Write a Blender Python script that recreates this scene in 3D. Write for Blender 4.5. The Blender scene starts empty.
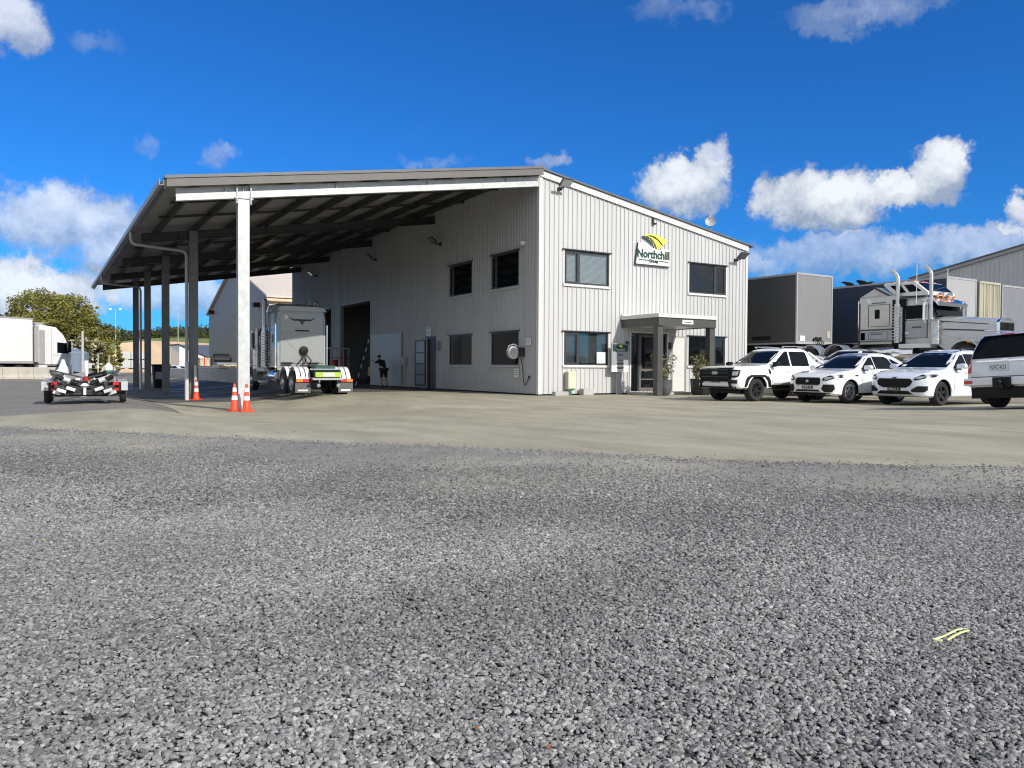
import bpy, bmesh, math, random
import numpy as np
from mathutils import Vector, Matrix, Euler
from mathutils.bvhtree import BVHTree
random.seed(7); np.random.seed(7)
scene = bpy.context.scene
COL = scene.collection
PI = math.pi
R = math.radians

# ------------------------------------------------------------------ helpers
class MB:
    """collects verts and faces and links them as ONE mesh object"""
    def __init__(s): s.v = []; s.f = []; s.mi = []; s.m = 0
    def add(s, vs, fs):
        o = len(s.v); s.v += [tuple(p) for p in vs]
        s.f += [tuple(i + o for i in f) for f in fs]; s.mi += [s.m] * len(fs); return s
    def box(s, x0, x1, y0, y1, z0, z1):
        return s.add([(x0,y0,z0),(x1,y0,z0),(x1,y1,z0),(x0,y1,z0),(x0,y0,z1),(x1,y0,z1),(x1,y1,z1),(x0,y1,z1)],
                     [(0,3,2,1),(4,5,6,7),(0,1,5,4),(1,2,6,5),(2,3,7,6),(3,0,4,7)])
    def obox(s, c, size, rot=(0,0,0)):
        M = Matrix.Translation(c) @ Euler(rot).to_matrix().to_4x4()
        a, b, d = [q / 2 for q in size]
        vs = [M @ Vector(p) for p in ((-a,-b,-d),(a,-b,-d),(a,b,-d),(-a,b,-d),(-a,-b,d),(a,-b,d),(a,b,d),(-a,b,d))]
        return s.add(vs, [(0,3,2,1),(4,5,6,7),(0,1,5,4),(1,2,6,5),(2,3,7,6),(3,0,4,7)])
    def beam(s, p, q, w, h, up=(0,0,1)):
        p, q = Vector(p), Vector(q); d = (q - p).normalized(); up = Vector(up)
        sd = d.cross(up)
        if sd.length < 1e-5: sd = d.cross(Vector((1,0,0)))
        sd.normalize(); u2 = sd.cross(d)
        vs = []
        for e in (p, q):
            for a, b in ((-1,-1),(1,-1),(1,1),(-1,1)): vs.append(e + sd*(a*w/2) + u2*(b*h/2))
        return s.add(vs, [(3,2,1,0),(4,5,6,7),(0,1,5,4),(1,2,6,5),(2,3,7,6),(3,0,4,7)])
    def tube(s, pts, r, n=8):
        pts = [Vector(p) for p in pts]; k = len(pts)
        rr = r if isinstance(r, (list, tuple)) else [r]*k
        vs = []; prev = None
        for i, p in enumerate(pts):
            d = (pts[min(i+1,k-1)] - pts[max(i-1,0)]).normalized()
            a = d.orthogonal().normalized() if prev is None else (prev - d*prev.dot(d)).normalized()
            prev = a; b = d.cross(a)
            for j in range(n):
                t = 2*PI*j/n; vs.append(p + (a*math.cos(t) + b*math.sin(t))*rr[i])
        fs = [(i*n+j, i*n+(j+1)%n, (i+1)*n+(j+1)%n, (i+1)*n+j) for i in range(k-1) for j in range(n)]
        fs += [tuple(range(n-1,-1,-1)), tuple((k-1)*n+j for j in range(n))]
        return s.add(vs, fs)
    def cyl(s, p, q, r0, r1=None, n=16): return s.tube([p, q], [r0, r0 if r1 is None else r1], n)
    def lathe(s, prof, c=(0,0,0), axis='z', n=24, caps=True):
        vs = []
        for rad, h in prof:
            for j in range(n):
                t = 2*PI*j/n; a, b = rad*math.cos(t), rad*math.sin(t)
                p = (a,b,h) if axis == 'z' else ((a,h,b) if axis == 'y' else (h,a,b))
                vs.append((p[0]+c[0], p[1]+c[1], p[2]+c[2]))
        k = len(prof)
        fs = [(i*n+j, i*n+(j+1)%n, (i+1)*n+(j+1)%n, (i+1)*n+j) for i in range(k-1) for j in range(n)]
        if caps: fs += [tuple(range(n-1,-1,-1)), tuple((k-1)*n+j for j in range(n))]
        return s.add(vs, fs)
    def prism(s, poly, fn):
        """poly of (u,v); fn(u,v,t) with t 0/1 gives the two ends"""
        n = len(poly)
        vs = [fn(u,v,0) for u,v in poly] + [fn(u,v,1) for u,v in poly]
        fs = [tuple(range(n-1,-1,-1)), tuple(range(n,2*n))] + [(i,(i+1)%n,n+(i+1)%n,n+i) for i in range(n)]
        return s.add(vs, fs)
    def loft(s, secs, closed=True, caps=True):
        n = len(secs[0]); vs = [p for q in secs for p in q]; fs = []
        for i in range(len(secs)-1):
            for j in range(n if closed else n-1):
                fs.append((i*n+j, i*n+(j+1)%n, (i+1)*n+(j+1)%n, (i+1)*n+j))
        if caps: fs += [tuple(range(n-1,-1,-1)), tuple((len(secs)-1)*n+j for j in range(n))]
        return s.add(vs, fs)
    def build(s, name, mats, parent=None, smooth=None, bevel=0, local=False):
        me = bpy.data.meshes.new(name); me.from_pydata([tuple(p) for p in s.v], [], s.f)
        if not isinstance(mats, (list, tuple)): mats = [mats]
        for m in mats: me.materials.append(m)
        if len(mats) > 1: me.polygons.foreach_set('material_index', s.mi)
        bm = bmesh.new(); bm.from_mesh(me); bmesh.ops.recalc_face_normals(bm, faces=bm.faces); 
        if bevel:
            es = [e for e in bm.edges if len(e.link_faces) == 2 and e.calc_face_angle(0) > R(35)]
            bmesh.ops.bevel(bm, geom=es, offset=bevel, segments=2, affect='EDGES', profile=.6, clamp_overlap=True)
        bm.to_mesh(me); bm.free()
        if smooth is not None:
            me.polygons.foreach_set('use_smooth', [True]*len(me.polygons))
            me.set_sharp_from_angle(angle=R(smooth))
        me.update()
        o = bpy.data.objects.new(name, me); COL.objects.link(o)
        if parent is not None: attach(o, parent, local)
        return o

WORLDM = {}
def attach(o, parent, local=False):
    o.parent = parent
    if not local: o.matrix_parent_inverse = WORLDM[parent.name].inverted()
    WORLDM[o.name] = Matrix.Identity(4) if not local else WORLDM[parent.name]
def thing(name, label, cat, loc=(0,0,0), rotz=0, group=None):
    o = bpy.data.objects.new(name, None); COL.objects.link(o)
    o.empty_display_size = .2
    o.location = loc; o.rotation_euler = (0,0,rotz); o['label'] = label; o['category'] = cat
    if group: o['group'] = group
    WORLDM[o.name] = Matrix.Translation(loc) @ Matrix.Rotation(rotz, 4, 'Z'); return o
def tag(o, label, cat, group=None):
    o['label'] = label; o['category'] = cat
    if group: o['group'] = group
    return o
def struct(o, kind='structure'): o['kind'] = kind; return o
def copy_tree(o, loc=None, rotz=None, label=None, parent=None):
    c = o.copy(); COL.objects.link(c); c.parent = parent
    if parent is None:
        if loc is not None: c.location = loc
        if rotz is not None: c.rotation_euler = (0,0,rotz)
        if label: c['label'] = label
    for ch in list(o.children): copy_tree(ch, parent=c)
    return c

# ------------------------------------------------------------------ materials
def nodes(m): m.use_nodes = True; return m.node_tree.nodes, m.node_tree.links
def mat(name, col, rough=.6, metal=0., var=.12, vscale=3., bump=0., bscale=60., dirt=None, dirtamt=.35, dirtscale=.8, coat=0., spec=.5, stretch=(1,1,1)):
    m = bpy.data.materials.new(name); N, L = nodes(m); b = N['Principled BSDF']
    b.inputs['Roughness'].default_value = rough; b.inputs['Metallic'].default_value = metal
    b.inputs['Specular IOR Level'].default_value = spec
    if coat: b.inputs['Coat Weight'].default_value = coat; b.inputs['Coat Roughness'].default_value = .04
    tc = N.new('ShaderNodeTexCoord'); mp = N.new('ShaderNodeMapping'); mp.inputs['Scale'].default_value = stretch
    L.new(tc.outputs['Object'], mp.inputs[0])
    base = None
    if var:
        n = N.new('ShaderNodeTexNoise'); n.inputs['Scale'].default_value = vscale; n.inputs['Detail'].default_value = 6
        L.new(mp.outputs[0], n.inputs['Vector'])
        r = N.new('ShaderNodeMapRange'); r.inputs[1].default_value=.3; r.inputs[2].default_value=.7
        r.inputs[3].default_value = 1-var; r.inputs[4].default_value = 1+var
        L.new(n.outputs['Fac'], r.inputs[0])
        mx = N.new('ShaderNodeMix'); mx.data_type='RGBA'; mx.blend_type='MULTIPLY'; mx.inputs[0].default_value = 1
        mx.inputs[6].default_value = (*col,1); L.new(r.outputs[0], mx.inputs[7]); base = mx.outputs[2]
    if dirt:
        n2 = N.new('ShaderNodeTexNoise'); n2.inputs['Scale'].default_value = dirtscale; n2.inputs['Detail'].default_value = 8; n2.inputs['Roughness'].default_value=.65
        L.new(mp.outputs[0], n2.inputs['Vector'])
        r2 = N.new('ShaderNodeMapRange'); r2.inputs[1].default_value=.48; r2.inputs[2].default_value=.72; r2.inputs[4].default_value = dirtamt
        L.new(n2.outputs['Fac'], r2.inputs[0])
        mx2 = N.new('ShaderNodeMix'); mx2.data_type='RGBA'; mx2.inputs[7].default_value = (*dirt,1)
        if base: L.new(base, mx2.inputs[6])
        else: mx2.inputs[6].default_value = (*col,1)
        L.new(r2.outputs[0], mx2.inputs[0]); base = mx2.outputs[2]
    if base: L.new(base, b.inputs['Base Color'])
    else: b.inputs['Base Color'].default_value = (*col,1)
    if bump:
        n3 = N.new('ShaderNodeTexNoise'); n3.inputs['Scale'].default_value = bscale; n3.inputs['Detail'].default_value = 4
        L.new(mp.outputs[0], n3.inputs['Vector'])
        bp = N.new('ShaderNodeBump'); bp.inputs['Strength'].default_value = bump; bp.inputs['Distance'].default_value = .02
        L.new(n3.outputs['Fac'], bp.inputs['Height']); L.new(bp.outputs[0], b.inputs['Normal'])
    return m
def glassmat(name, tint, refl_rough=.03, transp=.0):
    """dark window glass: tinted see-through share plus a clear surface reflection"""
    m = bpy.data.materials.new(name); N, L = nodes(m); b = N['Principled BSDF']
    b.inputs['Base Color'].default_value = (*tint,1); b.inputs['Roughness'].default_value = refl_rough
    b.inputs['IOR'].default_value = 1.52; b.inputs['Specular IOR Level'].default_value = .5
    if transp:
        out = N['Material Output']; t = N.new('ShaderNodeBsdfTransparent'); t.inputs[0].default_value = (.82,.86,.88,1)
        g = N.new('ShaderNodeBsdfGlossy'); g.inputs['Roughness'].default_value = refl_rough
        fr = N.new('ShaderNodeFresnel'); fr.inputs['IOR'].default_value = 1.55
        ms = N.new('ShaderNodeMixShader'); L.new(fr.outputs[0], ms.inputs[0]); 
        m2 = N.new('ShaderNodeMixShader'); m2.inputs[0].default_value = transp
        L.new(b.outputs[0], m2.inputs[1]); L.new(t.outputs[0], m2.inputs[2])
        L.new(m2.outputs[0], ms.inputs[1]); L.new(g.outputs[0], ms.inputs[2]); L.new(ms.outputs[0], out.inputs['Surface'])
    return m

M = {}
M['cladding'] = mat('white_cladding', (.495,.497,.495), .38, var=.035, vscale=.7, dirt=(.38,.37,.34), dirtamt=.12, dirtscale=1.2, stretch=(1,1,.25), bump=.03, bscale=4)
M['side_cladding'] = mat('side_cladding', (.415,.418,.41), .4, var=.05, vscale=.7, dirt=(.33,.33,.32), dirtamt=.14, dirtscale=1.2, stretch=(1,1,.25))  # white cladding again, its colour darkened for the wall in shade
M['trim'] = mat('white_trim', (.60,.595,.575), .4, var=.04)
M['greytrim'] = mat('grey_flashing', (.33,.325,.32), .45, var=.06)
M['fascia'] = mat('fascia_paint', (.115,.108,.10), .5, var=.06)
M['charcoal'] = mat('charcoal_alu', (.035,.037,.042), .4, var=.1)
M['charfascia'] = mat('charcoal_fascia', (.062,.062,.060), .5, var=.08)
M['roofsteel'] = mat('roof_steel', (.26,.256,.25), .45, var=.08)
M['rooftop'] = mat('roof_top', (.11,.115,.12), .45, var=.08)
M['galv'] = mat('galvanised', (.50,.515,.51), .42, metal=.2, var=.12, vscale=5, dirt=(.33,.345,.34), dirtamt=.5, dirtscale=3)
M['darksteel'] = mat('primed_steel', (.040,.040,.040), .5, metal=.1, var=.15)
M['poststeel'] = mat('post_steel', (.15,.155,.155), .45, metal=.15, var=.18, vscale=4, dirt=(.09,.09,.09), dirtamt=.5, dirtscale=2)
M['stackchrome'] = mat('stack_chrome', (.56,.56,.55), .24, metal=1., var=.15, vscale=5)
M['gutter'] = mat('gutter_paint', (.30,.30,.295), .45, var=.06)
M['pvc'] = mat('pvc_white', (.52,.52,.505), .4, var=.05)
M['glass'] = glassmat('window_glass', (.012,.016,.02), .02, .6)
M['clearglass'] = glassmat('clear_window_glass', (.05,.06,.07), .02, .86)
M['filmglass'] = glassmat('film_window_glass', (.004,.005,.006), .05); M['filmglass'].node_tree.nodes['Principled BSDF'].inputs['Specular IOR Level'].default_value = .04
M['darkglass'] = glassmat('dark_window_glass', (.008,.010,.012), .02)
M['carglass'] = glassmat('car_glass', (.004,.006,.010), .015); M['carglass'].node_tree.nodes['Principled BSDF'].inputs['IOR'].default_value = 1.17
M['grilleblack'] = mat('grille_black', (.006,.006,.006), .55, var=.1, spec=.2)
M['blind'] = mat('blind_slats', (.74,.78,.80), .55, var=.05)
M['white'] = mat('white_gloss', (.68,.685,.69), .25, var=.02, coat=.6)
M['carwhite'] = mat('car_white', (.74,.745,.75), .22, var=.015, coat=1.0, dirt=(.6,.6,.58), dirtamt=.08)
M['carpearl'] = mat('car_pale_blue_white', (.66,.70,.76), .26, var=.015, coat=1.0)
M['carsilver'] = mat('car_silver', (.62,.63,.64), .3, metal=.35, var=.02, coat=1.0)
M['black'] = mat('black_plastic', (.009,.009,.010), .55, var=.15, spec=.25)
M['gloss_black'] = mat('gloss_black', (.008,.008,.009), .12, var=0, coat=.5)
M['rubber'] = mat('tyre_rubber', (.018,.018,.019), .8, var=.2, vscale=12)
M['alloy'] = mat('alloy', (.45,.46,.48), .3, metal=.8, var=.05)
M['darkalloy'] = mat('dark_alloy', (.05,.05,.055), .3, metal=.6, var=.05)
M['chrome'] = mat('chrome', (.80,.81,.82), .10, metal=1., var=.03)
M['lamp'] = mat('lamp_lens', (.30,.32,.34), .08, metal=.4, var=.25, vscale=20, coat=1)
M['redlamp'] = mat('red_lamp', (.55,.015,.02), .15, var=.1, coat=1)
M['amber'] = mat('amber_lamp', (.80,.22,.02), .2, var=.1, coat=1)
M['plate'] = mat('plate', (.62,.63,.64), .4, var=.03)
M['truckgrey'] = mat('truck_grey', (.47,.465,.445), .27, metal=.35, var=.04, coat=.8)
M['trucklight'] = mat('truck_light_grey', (.27,.28,.272), .28, var=.03, coat=.8)
M['trailergrey'] = mat('trailer_grey', (.060,.060,.056), .55, var=.06, dirt=(.045,.045,.04), dirtamt=.3, stretch=(1,1,.4))
M['trailerend'] = mat('trailer_end', (.21,.21,.215), .4, var=.05, dirt=(.17,.17,.17), dirtamt=.3, dirtscale=1.5, stretch=(1,1,.3))
M['navy'] = mat('navy_curtain', (.022,.034,.062), .5, var=.08, stretch=(1,1,.3))
M['palebox'] = mat('pale_box', (.35,.355,.375), .4, var=.05, dirt=(.4,.4,.4), dirtamt=.2, stretch=(1,1,.3))
M['cream'] = mat('cream_steel', (.40,.38,.30), .5, var=.06, dirt=(.4,.36,.27), dirtamt=.3, stretch=(1,1,.3))
M['bluegrey'] = mat('blue_grey_panel', (.19,.195,.23), .45, var=.05, stretch=(1,1,.3))
M['shedwall'] = mat('shed_wall', (.50,.49,.485), .5, var=.05, stretch=(1,1,.3))
M['tan'] = mat('tan_wall', (.62,.50,.34), .6, var=.05)
M['tanroof'] = mat('tan_roof', (.56,.49,.42), .55, var=.06, dirt=(.36,.36,.36), dirtamt=.35, dirtscale=.12)
M['gable'] = mat('gable_cladding', (.21,.178,.142), .5, var=.05, stretch=(1,1,.3))
M['orange'] = mat('cone_orange', (.85,.07,.02), .5, var=.12, vscale=8, dirt=(.35,.05,.03), dirtamt=.35, dirtscale=6)
M['conewhite'] = mat('cone_white', (.78,.78,.76), .35, var=.06)
M['concblock'] = mat('concrete_block', (.40,.395,.375), .85, var=.18, vscale=4, bump=.3, bscale=40, dirt=(.24,.23,.21), dirtamt=.5, dirtscale=2)
M['palecon'] = mat('pale_concrete', (.43,.41,.36), .8, var=.12, vscale=1.5, dirt=(.28,.20,.13), dirtamt=.45, dirtscale=.7, bump=.2)
M['blackcloth'] = mat('black_cloth', (.008,.008,.009), .9, var=.2)
M['skin'] = mat('skin', (.42,.24,.17), .55, var=.06)
M['pot'] = mat('slate_pot', (.085,.09,.10), .6, var=.15, vscale=6)
M['blackpot'] = mat('black_pot', (.012,.013,.014), .5, var=.15)
M['soil'] = mat('soil', (.05,.035,.025), .95, var=.3, vscale=30)
M['bark'] = mat('bark', (.12,.09,.06), .9, var=.3, vscale=12, bump=.4, bscale=30)
M['green'] = mat('emblem_green', (.006,.05,.028), .45, var=.04)
M['lime'] = mat('lime', (.36,.52,.06), .4, var=.1)
M['yellow'] = mat('emblem_yellow', (.85,.80,.10), .4, var=.04)
M['red'] = mat('red_paint', (.42,.02,.02), .45, var=.12)
M['yellowpaint'] = mat('yellow_paint', (.60,.40,.03), .5, var=.15)
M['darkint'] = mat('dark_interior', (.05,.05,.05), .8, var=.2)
M['slabdark'] = mat('floor_dark', (.14,.14,.135), .5, var=.2)
M['bank'] = mat('earth_bank', (.46,.34,.22), .9, var=.16, vscale=.25, bump=.5, bscale=2)
M['tank'] = mat('water_tank', (.15,.19,.25), .5, var=.06)
M['blueroof'] = mat('blue_roof', (.05,.07,.12), .5, var=.06)
M['timber'] = mat('timber', (.50,.42,.26), .8, var=.2, vscale=6)
M['papersign'] = mat('sign_panel', (.72,.72,.71), .45, var=.03)
M['flapgrey'] = mat('flap_grey', (.10,.10,.10), .7, var=.1)
M['signgrey'] = mat('sign_grey', (.30,.31,.33), .45, var=.04)
M['boxgreen'] = mat('cabinet_cream_green', (.62,.64,.42), .5, var=.06)
M['teal'] = mat('teal_pipe', (.02,.16,.11), .5, var=.1)
M['gvest'] = mat('green_cap', (.03,.22,.10), .5, var=.1)

def leafmat(name, c1, c2, scale=2.0, trans=.25):
    m = bpy.data.materials.new(name); N, L = nodes(m); b = N['Principled BSDF']
    b.inputs['Roughness'].default_value = .55; b.inputs['Specular IOR Level'].default_value = .3
    tc = N.new('ShaderNodeTexCoord'); n = N.new('ShaderNodeTexNoise'); n.inputs['Scale'].default_value = scale; n.inputs['Detail'].default_value = 5
    L.new(tc.outputs['Object'], n.inputs['Vector'])
    cr = N.new('ShaderNodeValToRGB'); cr.color_ramp.elements[0].position=.35; cr.color_ramp.elements[1].position=.65
    cr.color_ramp.elements[0].color=(*c1,1); cr.color_ramp.elements[1].color=(*c2,1)
    L.new(n.outputs['Fac'], cr.inputs[0]); L.new(cr.outputs[0], b.inputs['Base Color'])
    tr = N.new('ShaderNodeBsdfTranslucent'); L.new(cr.outputs[0], tr.inputs[0])
    ms = N.new('ShaderNodeMixShader'); ms.inputs[0].default_value = trans
    L.new(b.outputs[0], ms.inputs[1]); L.new(tr.outputs[0], ms.inputs[2]); L.new(ms.outputs[0], N['Material Output'].inputs['Surface'])
    return m
M['olive'] = leafmat('olive_foliage', (.11,.115,.028), (.34,.315,.085), .7)
M['bushleaf'] = leafmat('bush_foliage', (.08,.09,.03), (.22,.20,.08), .9)
M['darkleaf'] = leafmat('dark_foliage', (.03,.042,.016), (.10,.105,.04), .4)
M['palmleaf'] = leafmat('palm_foliage', (.015,.025,.010), (.04,.05,.02), 2)
M['potleaf'] = leafmat('pot_plant_leaf', (.10,.11,.04), (.30,.27,.15), 9)
M['flower'] = leafmat('cream_blossom', (.45,.42,.28), (.62,.60,.46), 3)

# ------------------------------------------------------------------ camera (building frame: X along the sunlit front, Y into the yard)
F_PX = 770.907
def camaxes(yaw, pitch, roll):
    cy, sy = math.cos(yaw), math.sin(yaw)
    fwd = Vector((sy*math.cos(pitch), cy*math.cos(pitch), math.sin(pitch)))
    right = Vector((cy,-sy,0)); up = right.cross(fwd)
    c, s = math.cos(roll), math.sin(roll)
    return c*right + s*up, -s*right + c*up, fwd
CR, CU, CF = camaxes(R(31.43655), R(-1.15373), R(.32151))
CAM = Vector((-17.31,-26.25,1.1))
cd = bpy.data.cameras.new('camera'); cam = bpy.data.objects.new('camera', cd); COL.objects.link(cam)
cd.sensor_width = 36; cd.lens = F_PX/1024*36; cd.clip_start = .05; cd.clip_end = 3000
mw = Matrix((CR, CU, -CF)).transposed().to_4x4(); mw.translation = CAM; cam.matrix_world = mw
scene.camera = cam
def ray(x, y): return CR*((x-512)/F_PX) - CU*((y-384)/F_PX) + CF
def at(x, y, D): return CAM + ray(x,y)*D          # a point of the place, measured off the photograph, at depth D
def onz(x, y, z=0.): d = ray(x,y); return CAM + d*((z-CAM.z)/d.z)

# ------------------------------------------------------------------ sun, sky
SUN = Vector((-.25,1,-.68)).normalized()
sl = bpy.data.lights.new('sun','SUN'); sl.energy = 4.9; sl.angle = R(.53); sl.color = (1,.945,.865)
so = bpy.data.objects.new('sun', sl); COL.objects.link(so); so.rotation_euler = SUN.to_track_quat('-Z','Y').to_euler(); so.location = (0,-30,40)
world = bpy.data.worlds.new('World'); scene.world = world; world.use_nodes = True
N, L = world.node_tree.nodes, world.node_tree.links
bg = N['Background']; bg.inputs[1].default_value = .11
sky = N.new('ShaderNodeTexSky'); sky.sky_type = 'NISHITA'; sky.sun_disc = False
sky.sun_elevation = math.asin(-SUN.z); sky.sun_rotation = math.atan2(-SUN.x, -SUN.y)
sky.air_density = 1.0; sky.dust_density = .3; sky.ozone_density = 4.0; sky.altitude = 0
def W_(op, a, b=None, c=None):
    n = N.new('ShaderNodeMath'); n.operation = op
    for i, q in enumerate((a,b,c)):
        if q is None: continue
        if isinstance(q, (int,float)): n.inputs[i].default_value = q
        else: L.new(q, n.inputs[i])
    return n.outputs[0]
tc = N.new('ShaderNodeTexCoord')
sx = N.new('ShaderNodeSeparateXYZ'); L.new(tc.outputs['Generated'], sx.inputs[0])
az = W_('ARCTAN2', sx.outputs[0], sx.outputs[1]); el = W_('ARCSINE', sx.outputs[2])
def wnoise(scale, detail, rough=.55, off=0, sq=1.0):
    mp = N.new('ShaderNodeMapping'); mp.inputs['Scale'].default_value = (1,1,sq); mp.inputs['Location'].default_value = (off,off*.7,off*.3)
    L.new(tc.outputs['Generated'], mp.inputs[0])
    n = N.new('ShaderNodeTexNoise'); n.inputs['Scale'].default_value = scale; n.inputs['Detail'].default_value = detail; n.inputs['Roughness'].default_value = rough
    L.new(mp.outputs[0], n.inputs['Vector']); return n.outputs['Fac']
n1 = wnoise(12, 9, .62); n2 = wnoise(34, 8, .66, 3.1); n3 = wnoise(5, 5, .5, 7.7, 2.5)
wu = W_('MULTIPLY', W_('SUBTRACT', n2, .5), .06); wv = W_('MULTIPLY', W_('SUBTRACT', wnoise(34,8,.66,11.3), .5), .06)
u = W_('ADD', az, wu); v = W_('ADD', el, wv)
def azel(x, y): d = ray(x,y).normalized(); return math.atan2(d.x,d.y), math.asin(d.z)
blobs = [(8,18,46,42,.9,.75),(62,222,85,42,.9,.72),(25,290,85,34,1,.9),(120,262,52,30,.8,.55),(222,156,24,15,.5,.4),(106,46,28,12,.35,.22),
         (150,146,12,12,.4,.22),(440,163,34,9,.5,.35),(546,160,24,11,.6,.45),(683,188,48,34,1,.9),(714,160,20,24,.9,.75),(828,198,78,33,1,.95),(768,200,20,20,.6,.6),
         (940,170,36,36,1,.95),(888,190,56,20,.95,.8),(860,252,150,24,.8,.5),(985,245,110,24,.85,.55),(757,264,30,14,.8,.5),(1022,212,22,22,1,.9),
         (880,8,95,22,.55,.4),(690,6,46,18,.4,.32),(195,296,110,24,.9,.6),(300,300,120,20,.6,.5),(1150,150,80,50,1,.9),(-120,180,90,60,1,.9),(700,-120,150,50,.6,.6)]
dens = None; light = None; opac = None
for (x,y,rx,ry,a,op) in blobs:
    u0, v0 = azel(x,y); u1,_ = azel(x+rx*1.12,y); _,v1 = azel(x,y-ry*1.12)
    du = W_('DIVIDE', W_('SUBTRACT', u, u0), abs(u1-u0)); dv = W_('DIVIDE', W_('SUBTRACT', v, v0), abs(v1-v0))
    # flatter underside
    q = W_('ADD', W_('MULTIPLY',du,du), W_('MULTIPLY',dv,dv))
    d = W_('MULTIPLY', W_('SUBTRACT', 1.0, q), a)
    lt = W_('MULTIPLY', W_('MAXIMUM', d, 0), W_('ADD', W_('MULTIPLY', dv, .5), .55))
    dens = d if dens is None else W_('SMOOTH_MAX', dens, d, .15)
    oq = W_('MULTIPLY', W_('MINIMUM', W_('MAXIMUM', W_('ADD', W_('MULTIPLY', d, 2.0), .9), 0), 1), op); opac = oq if opac is None else W_('MAXIMUM', opac, oq)
    light = lt if light is None else W_('MAXIMUM', light, lt)
# unseen broken cloud added behind and beside the camera to lift and neutralise shade
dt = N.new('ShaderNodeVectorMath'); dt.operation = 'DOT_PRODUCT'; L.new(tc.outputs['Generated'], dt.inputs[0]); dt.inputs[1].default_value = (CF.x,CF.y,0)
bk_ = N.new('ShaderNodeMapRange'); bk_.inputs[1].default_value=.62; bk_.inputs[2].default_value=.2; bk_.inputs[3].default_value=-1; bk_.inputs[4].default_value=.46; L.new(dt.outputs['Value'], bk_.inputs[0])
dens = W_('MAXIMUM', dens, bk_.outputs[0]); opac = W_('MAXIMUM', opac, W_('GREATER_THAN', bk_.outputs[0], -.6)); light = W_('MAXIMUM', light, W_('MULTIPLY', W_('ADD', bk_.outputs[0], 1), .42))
shape = W_('ADD', dens, W_('MULTIPLY', W_('SUBTRACT', n1, .5), 1.9))
mr = N.new('ShaderNodeMapRange'); mr.interpolation_type='SMOOTHSTEP'; mr.inputs[1].default_value=.02; mr.inputs[2].default_value=.58
L.new(shape, mr.inputs[0])
wisp = N.new('ShaderNodeMapRange'); wisp.inputs[1].default_value=.66; wisp.inputs[2].default_value=.9; wisp.inputs[4].default_value=.08
L.new(n3, wisp.inputs[0])
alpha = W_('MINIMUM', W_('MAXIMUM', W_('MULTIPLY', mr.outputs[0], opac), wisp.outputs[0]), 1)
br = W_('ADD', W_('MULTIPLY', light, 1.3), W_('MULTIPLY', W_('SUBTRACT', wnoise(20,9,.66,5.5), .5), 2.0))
cr = N.new('ShaderNodeValToRGB'); cr.color_ramp.elements[0].position = .05; cr.color_ramp.elements[1].position = .85
cr.color_ramp.elements[0].color = (3.2,3.9,5.0,1); cr.color_ramp.elements[1].color = (8.6,8.9,9.3,1)
L.new(br, cr.inputs[0])
tn = N.new('ShaderNodeMix'); tn.data_type='RGBA'; tn.blend_type='MULTIPLY'; tn.inputs[0].default_value = 1; tn.inputs[7].default_value = (.150,.655,1.28,1); L.new(sky.outputs[0], tn.inputs[6])
mx = N.new('ShaderNodeMix'); mx.data_type='RGBA'; L.new(alpha, mx.inputs[0]); L.new(tn.outputs[2], mx.inputs[6]); L.new(cr.outputs[0], mx.inputs[7])
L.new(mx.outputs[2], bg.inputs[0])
vs = scene.view_settings; vs.view_transform = 'Standard'; vs.look = 'None'; vs.exposure = 0.0; vs.gamma = 1

# ------------------------------------------------------------------ ground
def ss(t): t = min(1,max(0,t)); return t*t*(3-2*t)
def g(x, y):
    dip = -.34*ss((x+15.6)/2.6)*ss((-6.5-x)/3.6)*ss((y+13.5)/13.0)
    rise = 1.1*ss((x-10.4)/3.0)*ss((y+24)/8) + .36*ss((-11.65-y)/9.8)*ss((x+.5)/3.2)
    left = -.08*ss((-15-x)/4)*ss((y+8)/6) + .26*ss((y-6)/26)*ss((-14-x)/5)
    return dip + rise + left
def inpoly(x, y, poly):
    c = False; n = len(poly)
    for i in range(n):
        x1,y1 = poly[i]; x2,y2 = poly[(i+1)%n]
        if (y1 > y) != (y2 > y) and x < (x2-x1)*(y-y1)/(y2-y1)+x1: c = not c
    return c
def sheet(poly, dz, step):
    """a sheet following the lie of the land, cut to a polygon"""
    bm = bmesh.new(); xs = [p[0] for p in poly]; ys = [p[1] for p in poly]
    x0, y0 = math.floor(min(xs)/step)*step, math.floor(min(ys)/step)*step
    nx, ny = int((max(xs)-x0)/step)+2, int((max(ys)-y0)/step)+2
    f = bm.faces.new([bm.verts.new((x,y,0)) for x,y in poly])
    for i in range(nx): bmesh.ops.bisect_plane(bm, geom=bm.verts[:]+bm.edges[:]+bm.faces[:], plane_co=(x0+i*step,0,0), plane_no=(1,0,0))
    for i in range(ny): bmesh.ops.bisect_plane(bm, geom=bm.verts[:]+bm.edges[:]+bm.faces[:], plane_co=(0,y0+i*step,0), plane_no=(0,1,0))
    for vv in bm.verts: vv.co.z = g(vv.co.x, vv.co.y) + dz
    bmesh.ops.recalc_face_normals(bm, faces=bm.faces)
    mb = MB(); bm.verts.index_update(); mb.add([tuple(q.co) for q in bm.verts], [tuple(q.index for q in fc.verts) for fc in bm.faces]); bm.free(); return mb

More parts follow.
